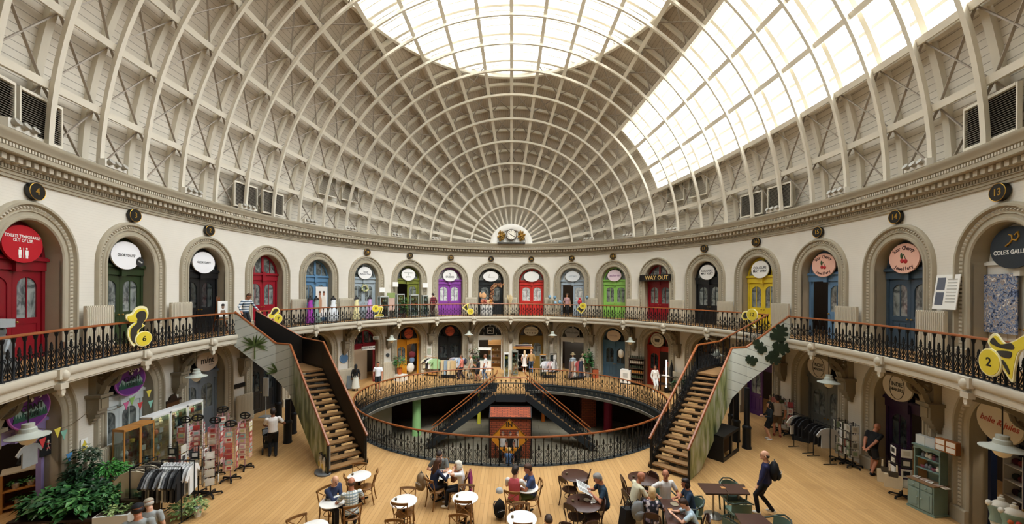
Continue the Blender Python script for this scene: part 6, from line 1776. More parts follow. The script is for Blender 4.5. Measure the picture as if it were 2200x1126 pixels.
# glass cases outside the olive gallery door
for i, (u, w, h, lab) in enumerate(((822, .62, 1.45, 'left of the green price board'), (858, .55, 1.6, 'left of the olive door'), (888, .6, 1.55, 'in front of the olive door'), (912, .4, 1.5, 'by the person in red stripes'))):
    s, z = on_wall(u, 650, .45); x, y, zz = W(s, ZB, .45)
    cabinet('clear glass display case of crafts on the balcony ' + lab, (x, y, ZB + .01), wrz(s), w, .34, h, mat('b9bcb8', .4), 4, 'little craft item in the glass case ' + lab, 4)
s, z = on_wall(839, 650, .5); x, y, zz = W(s, ZB, .5); box_thing('price_board', 'olive and pink printed board on a stand beside the gallery glass cases', 'sign', (x, y, ZB), wrz(s), [('header', '8a9a5c', [(-.28, -.02, 1.35, .28, .02, 1.7)]), ('poster', 'c9a898', [(-.26, -.02, .5, .26, .02, 1.33)]), ('post', '4a4640', [(-.03, .02, 0, .03, .06, 1.7)])])
for u, v, lab in ((821, 623, 'on the left glass case of the gallery'), (849, 611, 'left of the olive door frame'), (913, 613, 'right of the olive door frame')):
    s, z = on_wall(u, v, .3); o = MB().use(mat('f0efeb', .5)); o.box(-.2, -.015, -.16, .2, .015, .16); o = o.build('white_notice', smooth=False); o.location = W(s, z, .3); o.rotation_euler = (0, 0, wrz(s)); tag(o, 'blank white notice card ' + lab, 'notice')
s, _ = on_wall(866, 650, .7); x, y, zz = W(s, ZB, .75); plant('leafy green plant in front of the gallery glass cases on the balcony', (x, y, ZB + .01), 160, .22, 1.0, .16, .05, '6a4a34', .14, .24, 91, .4, G2)
x, y, z = W(S(-4) + .05, ZB + 2.0, -.3); t = thing('door_wreath', 'round wreath of cream and yellow flowers on the pale grey-blue door', 'wreath', (x, y, z), wrz(S(-4))); m = MB(); rn = random.Random(2)
for i in range(70): a = rn.uniform(0, 6.28); m.use(mat(('c9c48a', '8a9a5c', 'e2dcc0')[i % 3], .7)); m.ell((.2*cos(a) + rn.uniform(-.05, .05), rn.uniform(-.08, 0), .2*sin(a) + rn.uniform(-.05, .05)), rn.uniform(.03, .05), 6, 4)
m.build('flowers', t)
# dried flower arch, table and pampas outside the charcoal door
x, y, z = W(S(-1), ZB, .5); t = thing('flower_arch', 'dried flower arch in front of the charcoal upper door', 'arch', (x, y, ZB), wrz(S(-1))); rn = random.Random(6)
m = MB().use(M_BLACK); m.tube([(.0, 0, 0), (.05, 0, 1.2), (.25, 0, 2.2), (.75, 0, 2.35), (.95, 0, 2.2)], .015, 5); m.build('frame', t); m = MB()
pathp = [Vector(q) for q in ((.0, 0, .5), (-.02, 0, 1.0), (.0, 0, 1.5), (.05, 0, 2.0), (.25, 0, 2.3), (.55, 0, 2.35), (.85, 0, 2.25))]
for i in range(230):
    k = rn.uniform(0, 5.99); a, b = pathp[int(k)], pathp[int(k) + 1]; c_ = a.lerp(b, k % 1); m.use(mat(('9a6a48', 'b98a5c', '7a4a34', 'c9a078', '8a5a3c')[i % 5], .8)); m.ell(c_ + Vector((rn.uniform(-.13, .13), rn.uniform(-.12, .1), rn.uniform(-.12, .12))), rn.uniform(.035, .075), 6, 4)
m.build('dried_flowers', t)
x, y, z = W(S(-1) - .42, ZB, .75); box_thing('display_table', 'small table under a white cloth before the charcoal upper door', 'table', (x, y, ZB), wrz(S(-1)), [('cloth', 'eceae4', [(-.45, -.28, .02, .45, .28, .74)]), ('table_top', 'dedbd2', [(-.47, -.3, .74, .47, .3, .77)])])
for i, (q, c) in enumerate(((-.3, 'c87a5a'), (-.1, 'a8584a'), (.12, 'd9b48c'), (.32, 'c98a4a'))):
    o = MB(); rn2 = random.Random(i); 
    for k in range(16): o.use(mat(c, .8)); o.ell((rn2.uniform(-.1, .1), rn2.uniform(-.08, .08), .12 + rn2.uniform(0, .3)), rn2.uniform(.04, .08), 6, 4)
    o.use(mat('d8d2c4', .6)); o.lathe([(.05, 0), (.06, .12), (.03, .14)], 8); o = o.build('dried_bouquet'); o.location = (x + q*cos(wrz(S(-1))), y + q*sin(wrz(S(-1))), ZB + .77); tag(o, ['coral', 'brick red', 'straw coloured', 'orange'][i] + ' dried bouquet in a pale vase on the white cloth table', 'flowers')
o = MB().use(mat('d9a878', .7)); o.ell((0, 0, 0), (.2, .06, .24), 14, 8); o.ell((-.26, 0, .05), (.1, .05, .2), 10, 6); o = o.build('palm_fan'); o.location = W(S(-1) - .62, ZB + 1.5, .5); tag(o, 'round tan dried palm fan left of the flower arch', 'fan')
x, y, z = W(.12, ZB, .45); t = thing('pampas_vase', 'tall vase of pale pampas grass between the two middle upper doors', 'vase', (x - .2, y, ZB)); m = MB().use(mat('cfc2a4', .6)); m.lathe([(.1, 0), (.14, .3), (.08, .6), (.1, .65)], 12); m.build('vase', t); m = MB().use(mat('e2cfa4', .9)); rn = random.Random(3)
for i in range(14): a = rn.uniform(0, 6.28); q = rn.uniform(.05, .22); m.tube([(0, 0, .6), (q*cos(a)*.6, q*sin(a)*.6, 1.0), (q*cos(a), q*sin(a), 1.35 + rn.uniform(-.1, .25))], [.006, .02, .045], 5)
m.build('plumes', t)
for i, (u, v, c) in enumerate(((1182, 638, '7fa4bd'), (1193, 639, '6f97b2'), (1194, 651, '86abc4'), (1204, 649, '7fa4bd'), (1263, 639, '6a90aa'))):
    s, z = on_wall(u, v, .6); o = MB().use(mat(c, .3, spec=.6)); o.ell((0, 0, 0), (.12, .12, .14), 14, 9); o.lathe([(.0, -.16), (.02, -.16), (.006, -.13)], 6); o = o.build('balloon'); o.location = W(s, z, .6); tag(o, ['pale blue balloon, leftmost outside the half-open pale blue door', 'mid blue balloon, upper one left of the half-open pale blue door', 'pale blue balloon just above the handrail, left one', 'pale blue balloon just above the handrail, right one', 'blue balloon right of the half-open pale blue door by number 11'][i], 'balloon')
s, z = on_wall(1247, 649, .7); o = MB().use(mat('c8303a', .6)); o.ell((0, 0, 0), (.16, .12, .2), 12, 8); o.ell((0, 0, .24), (.09, .08, .09), 10, 6); o = o.build('red_decoration'); o.location = W(s, z, .7); tag(o, 'red padded decoration on the railing beside number 11', 'decoration')
# silver figure at the left end of the balcony
p = g(14, 790, ZB); t = thing('silver_statue', 'silver grey seated figure with a box sign at the left edge of the balcony', 'statue', W(on_wall(6, 770, .6)[0], ZB, .55)); SV = mat('8f9496', .35, .5)
m = MB().use(SV); m.lathe([(.25, 0), (.28, .2), (.2, .4), (.24, .62), (.2, .78), (.08, .84)], 14); m.ell((0, 0, .92), (.11, .12, .14), 12, 8); m.tube([(.2, 0, .72), (.3, -.12, .5), (.18, -.26, .42)], .06, 8); m.tube([(-.2, 0, .72), (-.3, -.12, .5), (-.18, -.26, .42)], .06, 8); m.build('figure', t); m = MB().use(mat('9aa0a0', .5)); m.box(-.25, -.15, 1.02, .25, .1, 1.2); m.build('box_sign', t, smooth=False)

# ------------------------------------------------------------ far ground floor stalls
def wrail(label, u, v, w, h, items, gl, m_=None, kind='tee', rz=None, shelf=True):
    p = g(u, v, 0); a = rz if rz is not None else 0; d = Vector((cos(a), sin(a), 0))*w/2; z = Vector((0, 0, 1)); rail(label, p - d, p + d, h, items, gl, m_, kind, turn=-.9, shelf=shelf)
wrail('wooden clothes rack of tees with folded clothes on top by the orange door', 925, 806, 1.0, 1.35, ['d8cfae', '2c2a2c', 'e2e2dc', 'a8c898', '9ac08a'], '%s top on the wooden rack by the orange door', OAK, rz=-.25)
wrail('clothes rail of beige and denim trousers before the black ground floor door', 963, 812, 1.0, 1.35, [('c9b48c', 'trousers'), ('8a9aa8', 'trousers'), ('cdbd9c', 'trousers'), ('c4a87c', 'trousers')], '%s trousers on the rail before the black door', rz=-.2)
wrail('clothes rail of pale shirts behind the walker in salmon', 982, 806, .8, 1.4, ['c9b8c0', 'b8c4d4', 'd4d0cc', 'a8b8cc'], '%s shirt on the rail behind the walker in salmon', rz=-.15)
wrail('clothes rail of white patterned tops right of the well stairs', 1180, 812, .9, 1.3, [('e4e4e6', 'tee'), ('c8cad4', 'tee'), ('d4b8b8', 'tee'), ('e4e4e6', 'tee')], '%s patterned top on the rail right of the well stairs', rz=.1)
wrail('clothes rail of mixed scarves and dresses before the wardrobe shop', 1237, 815, 1.0, 1.4, [('7a6a66', 'dress'), ('c8a08c', 'dress'), ('d8d4cc', 'dress'), ('b85a5c', 'tee'), ('3c4458', 'dress')], '%s garment on the rail before the wardrobe shop', rz=.2)
wrail('clothes rail of black dresses with white collars beside the wardrobe shop', 1190, 800, .5, 1.5, [('1d2422', 'dress'), ('e8e6e2', 'dress')], '%s dress on the short rail beside the wardrobe shop', rz=.2)
for u, w, lab, fr in ((1088, .3, 'tall narrow white display case by the well stairs', WF), (1106, .4, 'tall dark glass display case beside the white one', mat('7c8078', .4))):
    p = g(u, 812 if w == .3 else 806, 0); cabinet(lab, (p.x, p.y, 0), 0, w*1.15, .36, 1.75, fr, 5, 'small souvenir in the ' + lab, 2)
p = g(1105, 812, 0); t = thing('wooden_a_board', 'plain wooden A-board standing behind the well stairs', 'sign', (p.x + .1, p.y - .35, 0), rad(90)); m = MB().use(mat('a8692c', .5, var=.15)); m.raw([(-.3, -.38, 0), (.3, -.38, 0), (.3, 0, 1.0), (-.3, 0, 1.0)], [(0, 1, 2, 3)]); m.raw([(-.3, .38, 0), (.3, .38, 0), (.3, .02, 1.0), (-.3, .02, 1.0)], [(3, 2, 1, 0)]); m.build('panels', t, smooth=False); m = MB().use(mat('4a2c18', .5)); m.bar((-.32, .01, 1.0), (.32, .01, 1.0), .06, .06); m.build('hinge', t, smooth=False)
p = g(1134, 797, 0); box_thing('open_bookcase', 'ochre topped wooden stall with dark shelves before the ochre door', 'stall', (p.x - .35, p.y - .0, 0), 0, [('top_board', OAK, [(-.75, -.3, 1.78, .75, .25, 1.9)]), ('shelf', mat('3a332c', .6), [(-.5, -.2, .3, .7, .2, .33), (-.5, -.2, .8, .7, .2, .83), (-.5, -.2, 1.3, .7, .2, 1.33)]), ('side', mat('5a4a38', .6), [(-.55, -.2, 0, -.5, .2, 1.78)]), ('side', mat('5a4a38', .6), [(.7, -.2, 0, .75, .2, 1.78)]), ('back_panel', mat('2a2420', .7), [(-.5, .18, .1, .7, .2, 1.78)])])
for i in range(4): o = MB().use(mat(('8a5c48', 'b8b0a4', '5a5a60', 'c9b49c')[i], .9)); o.tube([(-.6, 0, .06), (.6, 0, .06)], .055, 8); o = o.build('rolled_rug'); o.location = (p.x - .35 + .05*(i % 2), p.y - .2 + .13*(i % 2), 1.9 + .1*(i // 2)); o.rotation_euler = (0, 0, .05*i); tag(o, ['brown', 'pale grey', 'dark grey', 'sand'][i] + ' rolled rug on top of the stall before the ochre door', 'rug')
for i in range(9): o = link('ornament', knick(KN[i], i % 4), None, (p.x - .75 + .3*(i % 4), p.y - .07, .335 + .5*(i // 4)), 0); tag(o, 'ornament on the dark shelves of the stall before the ochre door', 'ornament', 'ornaments on the stall before the ochre door')
p = g(1168, 808, 0); cabinet('slim grey shelf case with wooden top between the ochre and white shops', (p.x - .05, p.y + .0, 0), 0, .45, .3, 1.55, mat('8d9088', .5), 4, 'ornament in the slim grey case between the ochre and white shops', 2, OAK)
p = g(1022, 800, 0); t = box_thing('flower_stand', 'tiered wire stand of potted flowers left of the white framed shop', 'stand', (p.x - .1, p.y - .1, 0), 0, [('tier', '4a4a48', [(-.4, -.3, .4, .4, .3, .42), (-.35, -.2, .9, .35, .3, .92), (-.3, -.1, 1.4, .3, .3, 1.42)]), ('leg', '4a4a48', [(-.36, .26, 0, -.33, .29, 1.42), (.33, .26, 0, .36, .29, 1.42)])])
for i, (x, z, c, lab) in enumerate(((-.2, 1.42, ('b8342c', '3f7338', 'c8443a'), 'red flowering plant on the top tier of the wire stand'), (.15, 1.42, ('e2e0da', '3f7338', '2f5a2c'), 'white flowering plant on the top tier of the wire stand'), (-.2, .92, G2, 'leafy plant on the left of the middle tier of the wire stand'), (.15, .92, G1, 'leafy plant on the right of the middle tier of the wire stand'), (0, .42, G4, 'pale leafy plant on the lowest tier of the wire stand'))):
    plant(lab, (p.x - .1 + x, p.y - .05, z), 70, .2, .3, .12, .05, '8a7a68', .09, .14, 100 + i, cols=c)
x, y, z = W(S(-1) - .45, 0, .1); box_thing('shop_counter', 'white counter with glass front in the white framed shop', 'counter', (x, y, 0), 0, [('counter_body', 'e4e0d8', [(-.5, -.25, 0, .5, .2, .8)]), ('glass_front', CL, [(-.5, -.25, .8, .5, -.23, 1.2), (-.5, .18, .8, .5, .2, 1.2)]), ('header', 'f0eee8', [(-.5, -.28, 1.62, .5, .1, 1.78)]), ('post', 'd8d4cc', [(-.5, .06, .8, -.46, .1, 1.62), (.46, .06, .8, .5, .1, 1.62)])])
x, y, z = W(S(-1) + .45, 0, -1.2); box_thing('shop_shelves', 'lit brown shelves inside the open white framed shop', 'shelves', (x, y, 0), 0, [('shelf', '8a6a4a', [(-.6, -.15, z_, .6, .15, z_ + .03) for z_ in (.3, .8, 1.3, 1.8)]), ('back_panel', 'a8865c', [(-.6, .13, 0, .6, .15, 2.3)])])
for i in range(12): o = link('ornament', knick(KN[(i*3) % 10], i % 4), None, (x - .48 + .32*(i % 4), y - .02, .335 + .5*(i // 4)), 0); tag(o, 'ware on the lit brown shelves inside the white framed shop', 'ornament', 'wares inside the white framed shop')
def inside(k, lab, col, dd=-1.4):
    x, y, z = W(S(k), 0, dd); box_thing('shop_backdrop', lab, 'display', (x, y, 0), wrz(S(k)), [('backdrop', col, [(-1., .1, 0, 1., .12, 2.5)])])
inside(-3, 'brown hung interior display behind the orange door', '6b5140'); inside(-4, 'cream corridor wall inside the open crimson doorway', 'b8ad98'); inside(2, 'dark grey interior display of the wardrobe shop', '3c3a3a'); inside(-9, 'dark interior display inside the lilac doorway', '2a2228', -2.9)
x, y, z = W(S(-3) + .45, 0, -.5); t = thing('clothes_bundle', 'vintage clothes display with denim and red shirts in the orange shop window', 'clothes', (x, y, 0), wrz(S(-3)))
for nm_, c, ce, r_ in (('dark_top', '3a3a3c', (.1, 0, 1.95), (.2, .12, .35)), ('red_shirt', '7a3038', (.0, -.02, 1.5), (.26, .14, .25)), ('denim', '6a82a0', (-.02, -.02, 1.1), (.2, .12, .22)), ('white_bag', 'd8d4ca', (-.15, -.05, .55), (.3, .15, .36))): m = MB().use(mat(c, .8, var=.2)); m.ell(ce, r_, 12, 8); m.build(nm_, t)
p = g(1268, 806, 0); plant('tall broad leaved rubber plant in a grey pot by the wardrobe shop', (p.x - .1, p.y - .1, 0), 170, .34, 1.1, .34, .09, '8a8580', .2, .42, 120, .55, G1); o = box_thing('terracotta_planter', 'square terracotta planter beside the tall rubber plant', 'planter', (p.x + .42, p.y - .3, 0), 0, [('planter_body', 'a4502f', [(-.2, -.2, 0, .2, .2, .62)]), ('soil', '3a2a1e', [(-.17, -.17, .62, .17, .17, .64)])])
p = g(851, 812, 0); plant('bushy plant in an orange pot on a white box by the orange door', (p.x, p.y, .42), 150, .34, .7, .28, .04, 'b8602c', .18, .4, 121, .3, G2); box_thing('white_box', 'white cube box under the orange plant pot', 'box', (p.x + .12, p.y - .1, 0), -.4, [('box_body', 'dad6cc', [(-.34, -.3, 0, .34, .3, .42)])])
p = g(1346, 825, 0); box_thing('white_cabinet', 'white low cabinet with a printed sheet by the blue ground floor door', 'cabinet', (p.x, p.y + .1, 0), -.5, [('cabinet_body', 'e9e7e0', [(-.33, -.25, .08, .33, .25, .95)]), ('foot', '3a3632', [(-.33, -.25, 0, .33, .25, .08)]), ('sheet', 'b9b8b2', [(-.15, -.26, .45, .15, -.25, .75)])])
p = g(1374, 826, 0); sx_, sy_ = p.x, p.y + .15; box_thing('jar_shelves', 'dark shelf unit of jars between the blue and red ground floor doors', 'shelves', (sx_, sy_, 0), -.55, [('side', mat('3a2a20', .6), [(-.5, -.18, 0, -.46, .18, 1.75)]), ('side', mat('3a2a20', .6), [(.46, -.18, 0, .5, .18, 1.75)]), ('shelf', mat('4a3626', .6), [(-.46, -.18, z_, .46, .18, z_ + .03) for z_ in (.12, .44, .76, 1.08, 1.4, 1.72)]), ('back_panel', mat('241c16', .7), [(-.46, .16, 0, .46, .18, 1.72)])])
for r_, c in enumerate(('9a6a4a', '4a5238', 'b87a3c', '3c4030', 'c9b8a0', '3a3c30')):
    for i in range(8):
        o = MB().use(mat(c, .35)); o.lathe([(.04, 0), (.045, .12), (.03, .15), (.032, .18)], 8); o = o.build('jar'); q = -.4 + .115*i; o.location = (sx_ + q*cos(-.55) + .04*sin(-.55), sy_ + q*sin(-.55) - .04*cos(-.55), .151 + .32*r_); tag(o, '%s jar on a shelf of the dark unit beside the red door' % ['brown', 'olive', 'amber', 'dark green', 'pale', 'dark olive'][r_], 'jar', '%s jars on the dark unit' % ['brown', 'olive', 'amber', 'dark green', 'pale', 'dark olive'][r_])
p = g(1438, 838, 0); box_thing('menu_stand', 'dark stand with an open menu outside the red restaurant door', 'stand', (p.x + .1, p.y, 0), -.6, [('desk', mat('33261e', .6), [(-.45, -.3, .95, .45, .3, 1.0)]), ('leg', mat('33261e', .6), [(-.43, -.28, 0, -.38, -.23, .95)]), ('leg', mat('33261e', .6), [(.38, -.28, 0, .43, -.23, .95)]), ('leg', mat('33261e', .6), [(-.43, .23, 0, -.38, .28, .95)]), ('leg', mat('33261e', .6), [(.38, .23, 0, .43, .28, .95)]), ('shelf', mat('33261e', .6), [(-.42, -.28, .45, .42, .28, .48)]), ('menu', 'e4e0d6', [(-.25, -.2, 1.0, .22, .15, 1.012)])])
p = g(1450, 846, 0); plant('big leaved plant in a white pot at the foot of the right stair', (p.x + .35, p.y - .1, 0), 90, .4, .5, .36, .06, 'e0dcd2', .22, .5, 130, .1, G3)
p = g(1467, 830, 0); box_thing('light_tube', 'thin upright glowing tube light beside the menu stand', 'light', (p.x - .05, p.y, 0), 0, [('tube', mat('fff2d8', .4, emit=3), [(-.03, -.03, .3, .03, .03, 2.0)]), ('foot', M_BLACK, [(-.1, -.1, 0, .1, .1, .3)])])
t = thing('closed_umbrella', 'folded black umbrella standing upright by the tube light', 'umbrella', (p.x + .3, p.y + .1, 0)); m = MB().use(mat('171717', .7)); m.lathe([(.02, .5), (.14, .7), (.12, 1.4), (.02, 1.9)], 10); m.build('canopy', t); m = MB().use(M_IRON); m.lathe([(.2, 0), (.2, .04), (.02, .06), (.02, 2.0)], 10); m.build('pole', t)
s, z = on_wall(1336, 760, .35); o = MB().use(mat('d8cfbd', .5)); o.ell((0, 0, 0), (.2, .2, .3), 14, 9); o = o.build('paper_lantern'); o.location = W(s, z, .4); tag(o, 'cream paper lantern hanging at the right of the blue ground floor door', 'lantern')
# fire point at the foot of the left stair, storage box under the right one
p = g(700, 1018, 0); t = thing('fire_point', 'grey fire point stand at the foot of the left staircase', 'stand', (p.x - .12, p.y + .05, 0), -.72); m = MB().use(mat('77797a', .4, .4)); m.lathe([(.36, 0), (.36, .05), (.3, .07)], 18, sx=1.0, sy=.7); m.build('base', t); m = MB().use(mat('8d8f90', .35, .4)); m.box(-.26, .1, .05, .26, .14, .95); m.box(-.05, .08, .6, .2, .1, .9); m.build('back_plate', t, smooth=False)
for q, lab in ((-.14, 'left'), (.12, 'right')):
    a = -.72; e_ = thing('fire_extinguisher', 'chrome fire extinguisher on the stand by the left stair, %s one' % lab, 'extinguisher', (p.x - .12 + q*cos(a), p.y + .05 + q*sin(a), .07), a); m = MB().use(mat('cfcac0', .25, .85)); m.lathe([(.075, 0), (.08, .02), (.08, .4), (.05, .47), (.03, .5)], 14); m.build('cylinder', e_); m = MB().use(M_BLACK); m.lathe([(.03, .5), (.03, .56)], 8); m.bar((-.02, -.08, .57), (.02, .06, .6), .03, .02); m.tube([(.03, 0, .54), (.12, 0, .45), (.1, 0, .2)], .012, 5); m.build('valve_and_hose', e_); m = MB().use(mat('d8b84a', .5)); m.box(-.04, -.084, .15, .04, -.078, .3); m.build('label_patch', e_, smooth=False)
c0_, c1_, c2_ = g(1526, 989), g(1554, 994.5), g(1588, 969); 
t = thing('storage_box', 'black storage box with cut-out panels under the right staircase', 'box', (c1_.x, c1_.y, 0), math.atan2((c2_ - c1_).y, (c2_ - c1_).x)); L_ = (c2_ - c1_).length
m = MB().use(mat('141312', .5)); m.box(0, 0, 0, L_, .05, .12); m.box(0, 0, .82, L_, .05, .92); m.box(0, 0, .12, .08, .05, .82); m.box(L_*.45, 0, .12, L_*.55, .05, .82); m.box(L_ - .08, 0, .12, L_, .05, .82); m.box(0, .05, 0, .05, .75, .92); m.box(0, .05, .88, L_, .75, .92); m.box(0, .7, 0, L_, .75, .9); m.build('carcass', t, smooth=False); m = MB().use(mat('4a3a2a', .7)); m.box(.05, .3, .0, L_, .34, .6); m.build('divider', t, smooth=False)
# slender totem sign stand in the left arcade
p = g(555, 893, 0); t = thing('stand_sign', 'slim clear leaflet stand on a grey foot by the black arcade door', 'stand', (p.x, p.y, 0)); m = MB().use(mat('8a8c8c', .4)); m.box(-.25, -.2, 0, .25, .2, .03); m.build('foot', t, smooth=False); m = MB().use(mat('b9bcbc', .4)); m.tube([(0, 0, .03), (0, 0, 1.2)], .02, 6); m.build('pole', t); m = MB().use(mat('cfd0cc', .4)); m.box(-.12, -.02, 1.0, .12, .02, 1.9); m.build('panel', t, smooth=False)
p = g(742, 835, 0); t = thing('folded_chair', 'grey folded chair leaning by the radiator under the blue plaque', 'chair', (p.x, p.y, 0)); m = MB().use(mat('7f8d98', .4)); m.box(-.2, 0, .1, .2, .05, .9); m.build('seat_and_back', t, smooth=False); m = MB().use(mat('5a6268', .4)); m.bar((-.2, -.1, 0), (-.2, .1, .8), .03, .03); m.bar((.2, -.1, 0), (.2, .1, .8), .03, .03); m.build('legs', t, smooth=False)
# ------------------------------------------------------------ people
from mathutils.bvhtree import BVHTree
SK = ('c98f70', 'b97a5c', 'd9a688', '8a5a40', 'dba98e')
def striped(name, a, b, n, axis=2, c=None, m2=None):
    def fn(nt, bs):
        _, s = coord(nt)
        f = math_node(nt, 'LESS_THAN', math_node(nt, 'FRACT', math_node(nt, 'MULTIPLY', s[axis], n)), .42)
        col = mix_node(nt, f, lin(a), lin(b))
        if c:
            f2 = math_node(nt, 'LESS_THAN', math_node(nt, 'FRACT', math_node(nt, 'MULTIPLY', s[0], n)), .3)
            col = mix_node(nt, math_node(nt, 'MULTIPLY', f2, .75), col, lin(c))
        nt.links.new(col, bs.inputs['Base Color'])
    return pattern(name, fn)
def floral(nt, b):
    c, s = coord(nt); v = nt.nodes.new('ShaderNodeTexVoronoi'); v.inputs['Scale'].default_value = 11; nt.links.new(c, v.inputs['Vector'])
    r = nt.nodes.new('ShaderNodeValToRGB'); r.color_ramp.interpolation = 'CONSTANT'; e = r.color_ramp.elements; e[0].color = lin('d8d0d2'); e[1].position = .38; e[1].color = lin('8f8498')
    q = e.new(.52); q.color = lin('1f222e'); nt.links.new(v.outputs['Distance'], r.inputs[0]); nt.links.new(r.outputs[0], b.inputs['Base Color'])
def ik(a, t, l1, l2, hint):
    """elbow or knee between a and t; returns joint and reachable end"""
    d = t - a; L = min(d.length, (l1 + l2)*.995); d.normalize(); t = a + d*L
    x = (l1*l1 - l2*l2 + L*L)/(2*L); h = math.sqrt(max(0, l1*l1 - x*x))
    p = hint - d*hint.dot(d)
    if p.length < 1e-4: p = Vector((0, 0, -1)) - d*(-d.z)
    return a + d*x + p.normalized()*h, t
PN = [0]
def person(label, loc, phi, pose='stand', h=1.75, top='3a4a6a', bottom='1c1c20', shoes='2a2624', hair='3a2a20', skin=0, sleeve='short', legs='long', style='short', lean=0., look=(0, 0), lh=None, rh=None, step=0., sit=.47, far=False, belly=0., cap=None, male=True, slv=None):
    """built facing +y; lh / rh are hand targets, feet on z = 0"""
    k = h/1.75; m = MB(); V = Vector
    M = lambda c: mat(c, .8, var=.08, scale=14) if isinstance(c, str) else c
    ms, mt, mb_, mf = mat(SK[skin], .55, var=.04, scale=10), M(top), M(bottom), M(shoes)
    for x in (ms, mt, mb_, mf): m.use(x)
    seated = pose == 'sit'
    pz = sit + .09 if seated else .93*k - .03*abs(step) - (.0)
    P0 = V((0, -.03 if seated else 0, pz))
    ax = V((0, sin(lean), cos(lean))); fw = V((0, cos(lean), -sin(lean))); X = V((1, 0, 0))
    sh = .185*k if male else .165*k
    Nk = P0 + ax*.52*k
    def loft(rings, cap=True):
        rows = []
        for c, a, b, u, v in rings: rows.append([c + u*a*cos(2*PI*i/14) + v*b*sin(2*PI*i/14) for i in range(14)])
        m.grid(rows, closed=True); n = len(rows)
        m.raw(rows[0], [tuple(reversed(range(14)))]); m.raw(rows[-1], [tuple(range(14))])
    q = 1.04
    hipw = .155*k if male else .165*k
    m.use(mb_); loft([(P0 - ax*.09*k, hipw*.8, .1*k, X, fw), (P0, hipw, .115*k, X, fw), (P0 + ax*.1*k, .145*k, .11*k, X, fw)])
    m.use(mt); loft([(P0 - ax*(.02 if legs != 'dress' else 0)*k + fw*belly*.5, hipw*1.04, (.122 + belly)*k, X, fw), (P0 + ax*.14*k + fw*belly*.5, .15*k, (.112 + belly)*k, X, fw), (P0 + ax*.3*k, .165*k, .118*k, X, fw), (P0 + ax*.4*k, .175*k, .11*k, X, fw), (P0 + ax*.46*k, sh*.9, .085*k, X, fw), (P0 + ax*.505*k, .085*k, .07*k, X, fw)])
    if not male: m.ell(P0 + ax*.33*k + fw*.07*k, (.12*k, .06*k, .06*k))
    # head
    ya, pi_ = rad(look[0]), rad(look[1])
    hax = (V((0, sin(lean*.5 + pi_), cos(lean*.5 + pi_)))); Rz = Matrix.Rotation(-ya, 3, 'Z')
    hx = Rz @ X; hf = Rz @ V((0, cos(lean*.5 + pi_), -sin(lean*.5 + pi_))); hu = hx.cross(hf)
    HC = Nk + ax*.04*k + hu*.125*k + hf*.03*k; kh = 1.1*k
    m.use(ms); m.tube([Nk - ax*.04*k, Nk + ax*.05*k, HC - hu*.05*k], [.068*k, .058*k, .06*k], 10)
    def hp(a, b, c): return HC + hx*a*kh + hf*b*kh + hu*c*kh
    def hell(mb2, c, r, n=12, mm=9):
        o = len(mb2.v); mb2.ell((0, 0, 0), r, n, mm)
        for i in range(o, len(mb2.v)): x, y, z = mb2.v[i]; mb2.v[i] = tuple(hp(c[0] + x, c[1] + y, c[2] + z))
    hell(m, (0, -.005, .02), (.076, .096, .098)); hell(m, (0, .02, -.05), (.056, .07, .065)); hell(m, (0, .098, -.012), (.014, .02, .022), 8, 6); hell(m, (0, .075, -.085), (.03, .025, .02), 8, 6)
    for sx in (-1, 1): hell(m, (sx*.078, -.005, -.005), (.012, .022, .034), 8, 6)
    # legs
    for sx, st in ((-1, step), (1, -step)):
        hip = P0 + V((sx*.088*k, 0, -.04*k))
        if seated: foot = V((sx*.11, .40 + .12*st, .09)); kn = V((sx*.12, .40, sit + .06)) if True else None; kn, foot2 = ik(hip, foot, .43*k, .42*k, V((0, .6, 1)))
        else: foot = V((sx*.095*k, st*.3*k, (.085 + (.05 if st < -.5 else 0))*k)); kn, foot2 = ik(hip, foot, .43*k, .43*k, V((0, 1, .1)))
        foot = foot2
        m.use(mb_ if legs in ('long', 'shorts') else ms)
        mid = hip.lerp(kn, .5)
        if legs == 'shorts':
            m.use(mb_); m.tube([hip, mid, hip.lerp(kn, .82)], [.092*k, .092*k, .088*k], 12); m.use(ms); m.tube([mid, kn, kn.lerp(foot, .35), foot], [.07*k, .054*k, .054*k, .036*k], 10)
        elif legs == 'long': m.tube([hip, mid, kn, kn.lerp(foot, .35), foot - V((0, 0, .02))], [.092*k, .08*k, .064*k, .06*k, .05*k], 12); m.ell(kn, .062*k)
        else: m.tube([hip, mid, kn, kn.lerp(foot, .35), foot], [.085*k, .074*k, .054*k, .052*k, .035*k], 10)
        m.use(mf); m.ell(foot + V((sx*.008, .055*k, -.042*k)), (.043*k, .125*k, .042*k)); m.ell(foot + V((0, -.01, -.025*k)), (.04*k, .055*k, .055*k))
    if legs in ('skirt', 'dress'):
        hem = {'skirt': .18, 'dress': .5}[legs]*k; m.use(mb_ if legs == 'skirt' else mt); m.lathe([(.26*k, hem), (.2*k, .6*k), (.15*k, pz + .08)], 16, sy=.75)
    # arms
    hands = []
